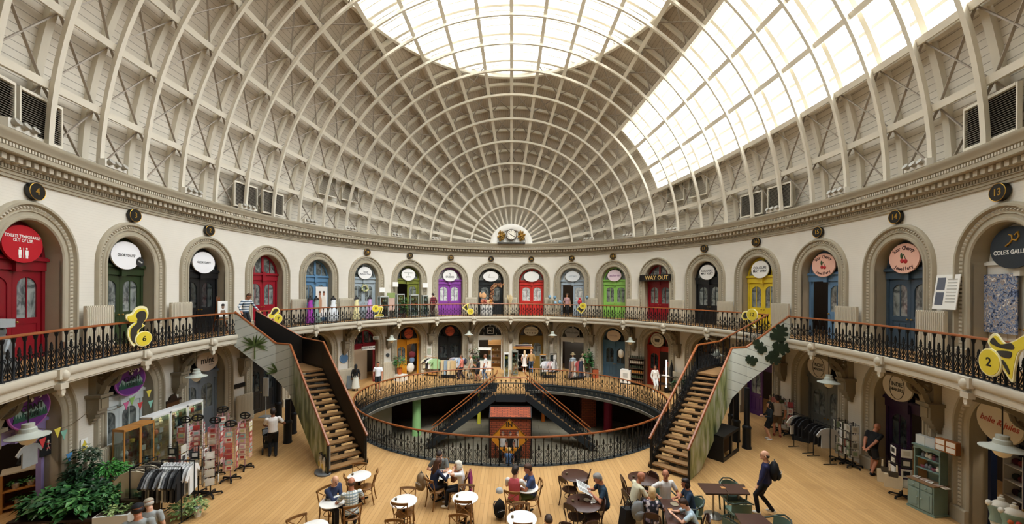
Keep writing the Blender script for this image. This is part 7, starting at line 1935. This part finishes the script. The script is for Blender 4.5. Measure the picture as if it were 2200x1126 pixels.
    for sx, tgt in ((-1, lh), (1, rh)):
        S0 = P0 + ax*.44*k + X*sx*sh
        T0 = V(tgt) if tgt is not None else (V((sx*.24*k, .06 - .22*step*sx, pz - .08*k)) if not seated else V((sx*.17, .3, sit + .17)))
        el, wr_ = ik(S0, T0, .29*k, .26*k, V((sx*.8, -.6, -.5)))
        d = (wr_ - el).normalized()
        m.use(mt if slv is None else M(slv)); m.ell(S0, .068*k)
        if sleeve == 'long': m.tube([S0, S0.lerp(el, .5), el, el.lerp(wr_, .9)], [.066*k, .056*k, .05*k, .04*k], 10); m.ell(el, .05*k)
        elif sleeve == 'short': m.tube([S0, S0.lerp(el, .7)], [.066*k, .062*k], 10); m.use(ms); m.tube([S0.lerp(el, .5), el, el.lerp(wr_, .3), wr_], [.05*k, .043*k, .043*k, .029*k], 10); m.ell(el, .043*k)
        else: m.use(ms); m.tube([S0, el, el.lerp(wr_, .3), wr_], [.055*k, .042*k, .042*k, .028*k], 10)
        m.use(ms); m.tube([el.lerp(wr_, .85), wr_], [.032*k, .028*k], 8)
        # hand: palm, four unequal fingers, thumb from the side of the palm
        n_ = d.cross(X*sx); n_ = n_.normalized() if n_.length > .2 else V((0, 0, 1)).cross(d).normalized()
        sd = n_.cross(d).normalized()
        if sd.dot(V((0, 0, 1))) < 0 and abs(sd.z) > .5: sd = -sd
        pc = wr_ + d*.05*k
        m.tube([wr_, wr_ + d*.03*k, wr_ + d*.085*k], [.026*k, .034*k, .033*k], 8)
        cu = V((0, 0, -1)) if abs(d.z) < .75 else V((0, 1, 0))
        for f_, L_ in ((-.03, .062), (-.0105, .075), (.0105, .08), (.03, .07)):
            b0 = wr_ + d*.08*k + sd*f_*k; b1 = b0 + d*L_*.55*k + cu*.008*k; b2 = b1 + (d*.6 + cu*.75).normalized()*L_*.5*k
            m.tube([b0, b1, b2], [.0105*k, .0095*k, .008*k], 6)
        b0 = wr_ + d*.03*k + sd*.028*k; b1 = b0 + (d*.6 + sd*.8).normalized()*.035*k; m.tube([b0, b1, b1 + (d*.95 + cu*.2).normalized()*.035*k], [.013*k, .011*k, .009*k], 6)
        hands.append(wr_ + d*.09*k)
    # fuse into one continuous skin and carry the colours over
    src = bpy.data.meshes.new('person_source'); src.from_pydata(m.v, [], m.f); tree = BVHTree.FromPolygons([Vector(p) for p in m.v], m.f)
    ob = bpy.data.objects.new('person_source', src); COL.objects.link(ob)
    md = ob.modifiers.new('fuse', 'REMESH'); md.mode = 'VOXEL'; md.voxel_size = .019 if far else .0115; md.adaptivity = 0
    sm = ob.modifiers.new('soft', 'SMOOTH'); sm.factor = .5; sm.iterations = 2 if far else 3
    me = bpy.data.meshes.new_from_object(ob.evaluated_get(bpy.context.evaluated_depsgraph_get()))
    bpy.data.objects.remove(ob); bpy.data.meshes.remove(src)
    co = [0.]*(3*len(me.vertices)); me.vertices.foreach_get('co', co)
    fs = [tuple(p.vertices) for p in me.polygons]; bpy.data.meshes.remove(me)
    out = MB(); out.mats = list(m.mats); out.v = [tuple(co[i:i+3]) for i in range(0, len(co), 3)]; out.f = fs
    for f in fs:
        c = Vector((0, 0, 0))
        for i in f: c += Vector(out.v[i])
        _, _, idx, _ = tree.find_nearest(c/len(f)); out.mi.append(m.mi[idx] if idx is not None else 0)
    out.use(mat('241a16', .4))
    for sx in (-1, 1): hell(out, (sx*.032, .086, .012), (.011, .008, .006), 7, 5); hell(out, (sx*.032, .09, .032), (.02, .007, .004), 7, 4)
    out.use(mat('8a4a42', .5)); hell(out, (0, .088, -.048), (.024, .008, .006), 8, 4)
    o = out.build('person', angle=80); o.location = loc; a = rad(phi); o.rotation_euler = (0, 0, -a)
    tag(o, label, 'person')
    # hair
    hm = MB().use(mat(hair, .6, var=.25, scale=30))
    if style in ('short', 'bob', 'long', 'bushy'):
        rows = []
        for i in range(9):
            ph_ = PI*.58*i/8
            rows.append([hp((.083 if style != 'bushy' else .11)*sin(ph_)*cos(t), -.012 + (.103 if style != 'bushy' else .125)*sin(ph_)*sin(t)*(1 if sin(t) < .2 else .93), .03 + (.1 if style != 'bushy' else .12)*cos(ph_*(1 if sin(t) < .3 else .72))) for t in [2*PI*j/16 for j in range(16)]])
        hm.grid(rows, closed=True)
        hell(hm, (0, -.055, .0), (.076, .056, .08))
    if style == 'bob': hell(hm, (0, -.045, -.04), (.088, .065, .09)); [hell(hm, (sx*.075, .0, -.03), (.022, .05, .08)) for sx in (-1, 1)]
    if style == 'long': hm.tube([hp(0, -.06, .05), hp(0, -.085, -.08), hp(0, -.1, -.24), hp(0, -.1, -.38)], [.075*k, .085*k, .08*k, .04*k], 12); [hell(hm, (sx*.072, .01, -.04), (.02, .04, .09)) for sx in (-1, 1)]
    if style == 'fringe': # hair only round the sides of a bald head
        hell(hm, (0, -.045, -.005), (.08, .06, .055)); [hell(hm, (sx*.07, -.02, .0), (.014, .045, .04)) for sx in (-1, 1)]
    if style == 'ponytail': pass
    if hm.v: hm.build('hair', o, angle=80)
    if cap:
        c = MB().use(mat(cap, .8)); rows = []
        for i in range(6): ph_ = PI*.5*i/5; rows.append([hp(.09*sin(ph_)*cos(t), -.008 + .108*sin(ph_)*sin(t), .045 + .075*cos(ph_)) for t in [2*PI*j/16 for j in range(16)]])
        c.grid(rows, closed=True); hell(c, (0, .12, .045), (.07, .07, .01)); c.build('cap', o, angle=60)
    PN[0] += 1
    R3 = Matrix.Rotation(-a, 3, 'Z')
    return o, [Vector(loc) + R3 @ p for p in hands], (lambda p: Vector(loc) + R3 @ Vector(p))
def seat_at(p): return (p.x, p.y, 0)
TB = (-.12, .44, .79), (.14, .42, .79)
PL_ = striped('plaid_shirt', 'dfe0da', '7f93a0', 16, 2, '8f9a86')
person('man with white hair in a navy cardigan seated with folded arms at a white table', seat_at(L_navy), 118, 'sit', 1.72, '2e3a58', '20242e', hair='cfc9c4', skin=2, sleeve='long', style='fringe', lean=.3, look=(10, 8), lh=(.06, .42, .8), rh=(-.06, .44, .82))
person('man in a pale plaid shirt seated with his back to the camera', seat_at(L_plaid), -28, 'sit', 1.78, PL_, '26211f', hair='4a3526', skin=1, style='fringe', lean=.25, lh=(-.2, .42, .8), rh=(.12, .42, .8))
person('woman with long brown hair in navy seated at the table near the well', seat_at(L_long + Vector((-.1, 0, 0))), 42, 'sit', 1.66, '1e2740', '1a1b22', hair='4a2c1c', skin=2, sleeve='long', style='long', lean=.32, lh=(-.1, .45, .8), rh=(.16, .42, .8), male=False)
person('white haired woman in a white t-shirt with hands raised to her mouth', seat_at(L_white + Vector((.14, 0, 0))), -92, 'sit', 1.62, 'e4e2e0', '191a20', 'e4e2dc', 'dcd6c8', 2, style='bob', lean=.1, look=(0, 12), lh=(-.04, .2, 1.08), rh=(.05, .2, 1.06), male=False)
person('dark haired young man in a grey t-shirt behind the white table by the well', seat_at(L_grey), 180, 'sit', 1.8, '6e706c', '2a2c30', hair='2a1d16', skin=2, lean=.3, look=(0, 22), lh=(-.1, .42, .8), rh=(.18, .34, .8))
person('man in a coral top with white sleeves seated with his back to the camera', seat_at(L_red), 14, 'sit', 1.8, 'c4555c', '9a8a6c', 'b8b2a8', '2c211a', 2, legs='shorts', slv='e4e0da', lean=.12, look=(15, 0), lh=(-.1, .4, .8), rh=(.2, .4, .8))
person('man in a blue t-shirt and green shorts seated at the right of a white table', seat_at(L_blueT), -95, 'sit', 1.78, '39496e', '4a5a3c', '3a3632', '4a3022', 1, legs='shorts', lean=.08, look=(0, 16), lh=(-.12, .4, .8), rh=(.1, .4, .79), belly=.02)
rd, hh, at_ = person('grey haired man in a dark teal t-shirt seated reading a newspaper', (2.62, -4.22, 0), -92, 'sit', 1.82, '1f3344', '15161a', hair='8d8a86', skin=1, lean=.2, look=(0, 22), lh=(-.16, .36, .9), rh=(.12, .36, .88))
person('dark haired man in a black t-shirt cut off at the bottom edge', seat_at(gp(1177, 1101, 1.3) + Vector((0, 0, 0))), 180, 'sit', 1.78, '23221f', '23221f', hair='3a2618', skin=2, lean=.2, look=(0, 25))
person('bald man in a cream t-shirt seated facing right', seat_at(L_bald), 75, 'sit', 1.76, 'd8d2b4', '3a352e', hair='7a6a5c', skin=1, style='bald', lean=.3, look=(10, 5), lh=(.05, .45, .78), rh=(.12, .44, .76), belly=.02)
person('bald man in a white t-shirt seated in a green tub chair', seat_at(L_bald2), 165, 'sit', 1.78, 'e2e0dc', '4a4a44', hair='6a5a4c', skin=1, style='fringe', lean=.05, look=(40, 0), lh=(-.2, .3, .7), rh=(.3, .1, .75))
person('blond woman in a dark floral blouse seated with her back to the camera', seat_at(L_blond), 20, 'sit', 1.66, pattern('floral', floral), '2a2a30', hair='cdb184', skin=2, style='bob', lean=.15, lh=(-.12, .4, .8), rh=(.15, .4, .8), male=False)
person('dark haired woman in a denim shirt seated turned left', seat_at(L_navyw), -80, 'sit', 1.66, '2c4058', '2a3a50', hair='1f1614', skin=1, sleeve='short', style='bob', lean=.2, look=(-10, 4), lh=(-.1, .38, .74), rh=(.1, .36, .72), male=False)
bo, bh, bat = person('boy in a pale blue t-shirt holding a phone over the table', seat_at(L_boy), -78, 'sit', 1.58, 'b4c8d4', '3a4250', hair='3a261a', skin=4, lean=.42, look=(0, 18), lh=(-.1, .5, .86), rh=(.06, .5, .86), male=True)
wj, wh_, wat = person('balding man in a navy jacket walking left past the long table', (gp(1645, 1106).x, gp(1645, 1106).y, 0), -55, 'stand', 1.8, '23264a', '121217', 'e4e2dc', '3a3430', 2, sleeve='long', style='fringe', step=.55, belly=.03, look=(-15, 0))
wp_ = gp(586, 981); st_, sh_, sat = person('man in a white t-shirt pushing a pram, seen from behind', (wp_.x, wp_.y, 0), -30, 'stand', 1.8, 'dedad6', '131316', '2a2624', '2a1f1a', 3, step=.15, lh=(-.22, .38, 1.05), rh=(.24, .25, 1.15))
person('seller with a pink headscarf in black behind the counter inside the lilac doorway', (-14.05, -3.35, 0), 125, 'stand', 1.72, '161616', '161616', hair='a4585c', skin=4, sleeve='long', look=(0, 10), lh=(-.1, .3, 1.1), rh=(.1, .3, 1.1), male=False)
person('man in a dark cap and grey t-shirt reaching to the planter, bottom left', (gp(297, 1080, 1.86).x, gp(297, 1080, 1.86).y, 0), -25, 'stand', 1.85, '8f9492', '2c2e34', hair='2a2220', skin=1, style='fringe', cap='17171a', look=(-30, 12), lh=(-.35, .5, 1.1))
person('older man in a beige flat cap and grey shirt at the bottom left', (gp(322, 1070, 1.6).x, gp(322, 1070, 1.6).y, 0), -20, 'stand', 1.6, '9a9e9c', '3a3c40', hair='b8b2a8', skin=2, style='fringe', cap='a59a86', look=(-40, 25))
def std(lab, u, v, phi, z=0., **kw):
    p = gp(u, v, z); kw.setdefault('far', True); return person(lab, (p.x, p.y, z), phi, 'stand', **kw)
std('woman with long black hair in a black top and white skirt by the crimson doorway', 764, 840, -15, h=1.64, top='17171a', bottom='d4d6cc', hair='121212', sleeve='long', legs='skirt', style='long', skin=3, male=False)
std('man in a white t-shirt and black shorts walking beside the well', 812, 840, 165, h=1.8, top='dfe2e8', bottom='17181c', shoes='e0ded8', hair='2a1c16', skin=1, legs='shorts', step=.4)
std('walker in a salmon top with a rucksack behind the well', 992, 815, -85, h=1.72, top='d07a68', bottom='3a2c34', hair='5a4436', skin=1, step=.6, look=(0, 5))
std('man in beige with a grey waistcoat behind the well', 1012, 815, -80, h=1.74, top='b8ad9c', bottom='a89c88', hair='8a7a6c', skin=2, step=.3)
std('woman in black with dark hair behind the well', 1028, 819, -75, h=1.62, top='232326', bottom='232326', hair='17120f', skin=1, style='bob', legs='shorts', male=False, step=.4, lh=(-.1, .3, 1.1), rh=(.1, .3, 1.1))
std('man in a white shirt and blue jeans behind the well', 1043, 815, -80, h=1.78, top='dcdad8', bottom='7f93b0', shoes='e0dcd4', hair='6a4a3a', skin=1, step=.3)
std('blond woman in a white dress viewing the stall by the ochre door', 1127, 800, 5, h=1.66, top='e6dfda', bottom='e6dfda', shoes='dcd6cc', hair='d8bd94', skin=2, sleeve='none', legs='dress', style='long', male=False)
std('man in a tan jacket and jeans viewing the stall by the ochre door', 1141, 802, -5, h=1.8, top='b08a58', bottom='4a6488', shoes='3a2c22', hair='b0845c', skin=2, sleeve='long', style='fringe')
std('woman in white jacket and trousers by the well railing on the right', 1407, 843, 170, h=1.68, top='e4e2dc', bottom='dde2e4', shoes='e4e2dc', hair='4a2a1e', skin=1, sleeve='long', style='long', male=False, look=(30, 0))
std('woman with long black hair in black shorts and white trainers on the right', 1654, 945, -75, h=1.6, top='17222a', bottom='131316', shoes='e8e6e2', hair='121110', skin=2, sleeve='long', legs='shorts', style='long', male=False, far=False, lh=(-.12, .25, 1.0), rh=(.1, .25, 1.0))
std('man in a beige t-shirt viewing cards behind the woman in black shorts', 1670, 938, 25, h=1.78, top='b09e8a', bottom='6a5a48', shoes='8a3a34', hair='2a1c16', skin=1, legs='shorts', far=False, step=.2)
std('man in a black t-shirt bending with hands clasped behind his back', 1872, 1018, 75, h=1.78, top='131316', bottom='23272e', shoes='1c1c1e', hair='8a8078', skin=1, style='bald', legs='shorts', lean=.32, step=.5, far=False, lh=(-.06, -.24, .92), rh=(.06, -.24, .92), look=(0, 15), belly=.03)
person('man in a blue and white striped top at the head of the left staircase', (-11.42, 1.85, ZB), 100, 'stand', 1.76, striped('hooped_top', 'd8dcde', '34506a', 9), '15161a', hair='4a3424', skin=1, sleeve='long', look=(0, 25), lean=.2, lh=(-.45, .25, .95), rh=(.42, .25, .95))
s_, _ = on_wall(930, 640, .9); q_ = W(s_, ZB, .85); person('person in a red and black striped top by the gallery glass cases', (q_[0], q_[1], ZB), -50, 'stand', 1.7, striped('red_hoops', '8a2430', '2a1418', 8), '5a4038', hair='2a1e1a', skin=2, sleeve='long', far=True, look=(0, 20))
q_ = W(S(2) - .42, ZB, -.15); person('person with bushy hair and a pink top in the half-open pale blue doorway', (q_[0], q_[1], ZB), 170, 'stand', 1.7, 'b89090', '1a1a1e', hair='4a3a2a', skin=2, style='bushy', far=True, male=False)
q_ = W(S(4) + .42, 0, -.6); person('person in a red headscarf inside the red restaurant doorway', (q_[0], q_[1], 0), 200, 'stand', 1.6, '5a4f48', '2a2624', hair='b0242a', skin=1, style='bushy', far=True, male=False)
for dx, c1, lab, hr in ((-.5, 'dcdad6', 'person in a white shirt at the left in the opening of the in diamond', '4a3426'), (0, '1b1a1c', 'person in black in the middle of the opening of the in diamond', '2a1a14'), (.5, 'd4d2ce', 'person in a white shirt at the right in the opening of the in diamond', '5a4436')):
    person(lab, (kp.x + dx*.8, ky - .45, ZC), 180, 'stand', 1.66, c1, '17171a', hair=hr, skin=2, far=True)
person('blond child in a blue top before the in diamond in the basement', (.0, 4.5, ZC), 10, 'stand', 1.5, '5a7aa8', '4a5f80', hair='dcc48c', skin=2, far=True)

# ------------------------------------------------------------ what they carry or have put down
def backpack(label, loc, rz, col, k=1., lean=0.):
    t = thing('backpack', label, 'bag', loc, rz)
    m = MB().use(mat(col, .8)); m.at((0, 0, 0), rx=lean); m.ell((0, 0, .24*k), (.17*k, .11*k, .25*k), 14, 10); m.ell((0, -.08*k, .16*k), (.13*k, .07*k, .13*k), 12, 8); m.build('body', t)
    m = MB().use(mat('4a4a4c' if col != '7f8182' else '232325', .8)); m.at((0, 0, 0), rx=lean)
    for sx in (-1, 1): m.tube([(sx*.08*k, .1*k, .42*k), (sx*.1*k, .17*k, .3*k), (sx*.1*k, .1*k, .08*k)], .016*k, 5)
    m.tube([(-.04*k, 0, .48*k), (0, 0, .53*k), (.04*k, 0, .48*k)], .012*k, 5); m.build('strap', t)
    m = MB().use(mat('9a9a98', .6)); m.at((0, 0, 0), rx=lean); m.tube([(-.11*k, -.13*k, .24*k), (0, -.155*k, .26*k), (.11*k, -.13*k, .24*k)], .007*k, 4); m.build('zip', t)
    return t
b_ = wat((.02, -.19, 1.0)); backpack('black rucksack on the back of the man in the navy jacket', b_, rad(55), '0f0f12', 1.1)
p = gp(1073, 1113); backpack('black rucksack standing on the floor beside the coral topped man', (p.x, p.y, .01), .5, '121316', 1.0)
p = gp(1370, 1096, .75); backpack('grey rucksack hung behind the bald man in cream', (p.x, p.y, .5), .3, '7f8182', 1.0)
p = gp(1347, 1104, .6); t = thing('shoulder_bag', 'black shoulder bag left of the grey rucksack', 'bag', (p.x, p.y, .35), .5); m = MB().use(mat('111113', .7)); m.prism([(-.2, 0), (.2, 0), (.24, .34), (-.12, .42)], -.1, .1); m.build('body', t, smooth=False); m = MB().use(mat('1c1c1e', .7)); m.tube([(-.12, 0, .4), (.05, 0, .62), (.24, 0, .34)], .012, 5); m.build('strap', t)
p = gp(905, 1033, .7); backpack('brown tan rucksack hung on the chair of the long haired woman', (p.x, p.y, .42), -.7, '8a7458', 1.05)
p = gp(992, 814); s__ = Vector((p.x, p.y, 0)); backpack('dark rucksack worn by the walker in salmon', (s__.x + .24, s__.y, 1.0), -rad(85) + PI - PI, '2c2c3c', .9)
p = gp(977, 1020, .78); t = thing('handbag', 'rust brown leather handbag held by the white haired woman', 'bag', (p.x, p.y, .62), 1.2); m = MB().use(mat('7a4326', .5, var=.1)); m.prism([(-.14, 0), (.14, 0), (.12, .24), (-.12, .24)], -.06, .06); m.build('body', t, smooth=False); m = MB().use(mat('5a2f1a', .5)); m.tube([(-.1, 0, .23), (-.05, 0, .42), (.05, 0, .42), (.1, 0, .23)], .012, 5); m.build('strap', t)
p = gp(1006, 1022, .87); t = thing('jacket', 'magenta jacket draped over the chair of the white haired woman', 'jacket', (p.x + .03, p.y, 0), rad(92)); m = MB().use(mat('8a2560', .85, var=.15)); rows = []
for i in range(9): x = -.25 + .5*i/8; rows.append([(x, -.02 + .012*sin(i*2.), .97), (x*1.02, -.06 + .02*sin(i*2.2), .7), (x*1.1, -.07 + .03*sin(i*2.), .42 - .05*(i % 2)), (x*1.12, -.04, .36), (x*1.0, .0, .7), (x, .02, .97)])
m.grid(rows); m.build('cloth', t)
p = gp(1073, 1057, .85); t = thing('cap', 'pale grey cap hung on the chair of the coral topped man', 'cap', p, .3); m = MB().use(mat('a9a9a6', .8)); m.lathe([(.1, 0), (.095, .06), (.06, .1), (0, .115)], 14); m.build('crown', t); m = MB().use(mat('a9a9a6', .8)); m.ell((0, .12, .005), (.07, .08, .008), 12, 6); m.build('peak', t)
c_ = (hh[0] + hh[1])/2; t = thing('newspaper', 'open newspaper held by the reader at the coffee table', 'newspaper', (c_.x + .0, c_.y, c_.z - .05), rad(88)); m = MB().use(mat('d9d8d2', .8)); m.raw([(-.28, -.06, .03), (0, -.06, 0), (.28, -.06, .03), (-.28, .3, .2), (0, .3, .17), (.28, .3, .2)], [(0, 1, 4, 3), (1, 2, 5, 4)]); m.build('sheets', t, smooth=False)
m = MB().use(mat('8d8c88', .8))
for i in range(7): y_ = -.03 + .045*i; z_ = .03 + (y_ + .06)*.47; [m.raw([(a, y_, z_ + .012), (a + .2, y_, z_ - .0), (a + .2, y_ + .02, z_ + .01), (a, y_ + .02, z_ + .022)], [(0, 1, 2, 3)]) for a in (-.25,)] + [m.raw([(a, y_, z_), (a + .2, y_, z_ + .012), (a + .2, y_ + .02, z_ + .022), (a, y_ + .02, z_ + .01)], [(0, 1, 2, 3)]) for a in (.05,)]
m.build('printed_columns', t, smooth=False)
c_ = (bh[0] + bh[1])/2; t = thing('phone', 'dark phone held by the boy in pale blue', 'phone', (c_.x - .04, c_.y, c_.z + .0), rad(78)); m = MB().use(mat('2a2d33', .3)); m.at((0, 0, 0), rx=-.5).box(-.04, -.006, -.06, .04, .006, .09); m.build('body', t, smooth=False)
# pram
c_ = sat((-.12, .62, 0)); t = thing('pram', 'grey and black pram in front of the man in the white t-shirt', 'pram', (c_.x, c_.y, 0), rad(30)); BK = mat('191a1c', .5)
for x, y, r in ((-.22, -.25, .12), (.22, -.25, .12), (-.18, .35, .09), (.18, .35, .09)):
    m = MB().use(BK); m.at((x, y, r), ry=PI/2); m.lathe([(r, -.02), (r, .02), (r*.6, .025), (r*.6, -.025), (r, -.02)], 16); m.build('wheel', t)
m = MB().use(BK)
for sx in (-1, 1): m.tube([(sx*.2, .35, .1), (sx*.22, 0, .55), (sx*.23, -.35, .98)], .016, 6); m.tube([(sx*.21, -.25, .12), (sx*.22, .05, .6)], .016, 6)
m.tube([(-.23, -.35, .98), (.23, -.35, .98)], .02, 6); m.build('chassis', t)
m = MB().use(mat('2a2c2f', .8)); m.lathe([(.05, .4), (.2, .48), (.24, .68), (.23, .7), (.18, .5)], 14, sy=1.4); m.build('seat', t)
m = MB().use(mat('6f757a', .8)); rows = []
for i in range(9): a = PI*.15 + PI*.6*i/8; rows.append([(x, .08 - .3*cos(a), .62 + .34*sin(a)*(1 - .5*(x/.25)**2)) for x in (-.25, -.18, 0, .18, .25)])
m.grid(rows); m.build('hood', t); m = MB().use(mat('3a3c3e', .8)); m.box(-.18, -.2, .2, .18, .25, .34); m.build('basket', t, smooth=False)
# plain shop mannequins before the wardrobe shop
for u, c1, c2, lab in ((1231, 'a8b4bc', '4a3c38', 'mannequin in a straw hat and pale top before the wardrobe shop'), (1252, 'd8c4b0', 'd4c0aa', 'bald cream mannequin in a cream dress before the wardrobe shop')):
    p = gp(u, 812); t = thing('mannequin', lab, 'mannequin', (p.x, p.y + .1, 0), .3); m = MB().use(mat('c9a88c', .5)); m.ell((0, 0, 1.62), (.08, .095, .12)); m.tube([(0, 0, 1.4), (0, 0, 1.55)], .05, 8); m.build('head', t); m = MB().use(mat(c1, .8)); m.lathe([(.15, .9), (.14, 1.05), (.17, 1.3), (.12, 1.42), (.05, 1.45)], 14, sx=1.1, sy=.75)
    for sx in (-1, 1): m.tube([(sx*.17, 0, 1.36), (sx*.22, .02, 1.1), (sx*.2, .08, .88)], [.055, .045, .035], 8)
    m.build('top', t); m = MB().use(mat(c2, .8)); m.lathe([(.24, .15), (.2, .5), (.16, .92)], 14, sy=.75); m.build('skirt', t); m = MB().use(mat('8a8680', .4)); m.lathe([(.18, 0), (.18, .02), (.02, .04), (.02, .3)], 12); m.build('stand', t)
    if 'hat' in lab: m = MB().use(mat('9a8a68', .8)); m.lathe([(.2, 1.66), (.19, 1.68), (.1, 1.7), (.09, 1.78), (0, 1.8)], 16); m.build('hat', t)
# ------------------------------------------------------------ floors (ground floor with the oval well)
WC, WA, WB = (.05, 5.10), 7.64, 5.95               # well: centre, half width, half depth
fl = MB().use(M_FLOOR); rows = []
for i in range(121):
    t = 2*PI*i/120; x, y, nx, ny = E(PER*i/120)
    # match the angle of the outer point
    ex, ey = WC[0] + WA*sin(2*PI*i/120), WC[1] + WB*cos(2*PI*i/120)
    rows.append([(ex, ey, 0), ((ex*2+x)/3, (ey*2+y)/3, 0), (x, y, 0), (x - nx*3.6, y - ny*3.6, 0)])
fl.grid(rows)
tag(fl.build('floor', smooth=False), kind='structure')

# ------------------------------------------------------------ light
wd = bpy.data.worlds.new('sky'); SC.world = wd; wd.use_nodes = True
bg = wd.node_tree.nodes['Background']
bg.inputs['Color'].default_value = (.93, .97, 1., 1); bg.inputs['Strength'].default_value = 4.
def portal(name, loc, rot, sx, sy, shape='RECTANGLE'):
    l = bpy.data.lights.new(name, 'AREA'); l.shape = shape; l.size = sx; l.size_y = sy
    l.cycles.is_portal = True
    o = bpy.data.objects.new(name, l); COL.objects.link(o); o.location = loc; o.rotation_euler = rot
portal('lantern_portal', (0, 0, ZL - .1), (0, 0, 0), 2*lb, 2*la, 'ELLIPSE')
mid = Vector(dome(31.5, 0, OB))
c0, c1 = Vector(dome(18, 0, OB)), Vector(dome(45, 0, OB))
portal('north_portal', (c0 + c1) / 2, (0, rad(90 - 31.5), 0), (c1 - c0).length, 2*NLY)
sl = bpy.data.lights.new('hazy_sun', 'SUN'); sl.energy = 4.5; sl.angle = rad(14); sl.color = (1., .96, .89)
so = bpy.data.objects.new('hazy_sun', sl); COL.objects.link(so); so.rotation_euler = Vector((-.12, .62, -.78)).to_track_quat('-Z', 'Y').to_euler()
s2 = bpy.data.lights.new('bright_overcast', 'SUN'); s2.energy = 8.; s2.angle = rad(100); s2.color = (.97, .98, 1.)
so = bpy.data.objects.new('bright_overcast', s2); COL.objects.link(so); so.rotation_euler = Vector((-.35, .05, -.93)).to_track_quat('-Z', 'Y').to_euler()
for k, lv, d, e, c in ((-9, 0, -1.3, 60, (1, .8, .6)), (9, 0, -1., 40, (1, .85, .65)), (-1, 0, -.9, 90, (1, .85, .62)), (2, 0, -.7, 50, (1, .9, .75)), (-4, 0, -1.1, 45, (1, .9, .8)), (4, 0, -1., 45, (1, .7, .5)), (-3, 0, -.7, 40, (1, .85, .6)), (8, 0, -1., 30, (1, .8, .6)), (2, 1, -1., 60, (1, .85, .65)), (7, 1, -1., 40, (1, .85, .75)), (6, 0, -1., 25, (1, .8, .6))):
    l = bpy.data.lights.new('shop_lamp', 'POINT'); l.energy = e; l.color = c; l.shadow_soft_size = .2
    o = bpy.data.objects.new('shop_lamp', l); COL.objects.link(o); o.location = W(S(k), (3.2 if lv == 0 else 7.6), d)
SC.view_settings.view_transform = 'Standard'
SC.view_settings.exposure = .6
SC.cycles.max_bounces = 8; SC.cycles.diffuse_bounces = 4; SC.cycles.glossy_bounces = 3
SC.cycles.transparent_max_bounces = 12; SC.cycles.caustics_reflective = False; SC.cycles.caustics_refractive = False
SC.cycles.sample_clamp_indirect = 8
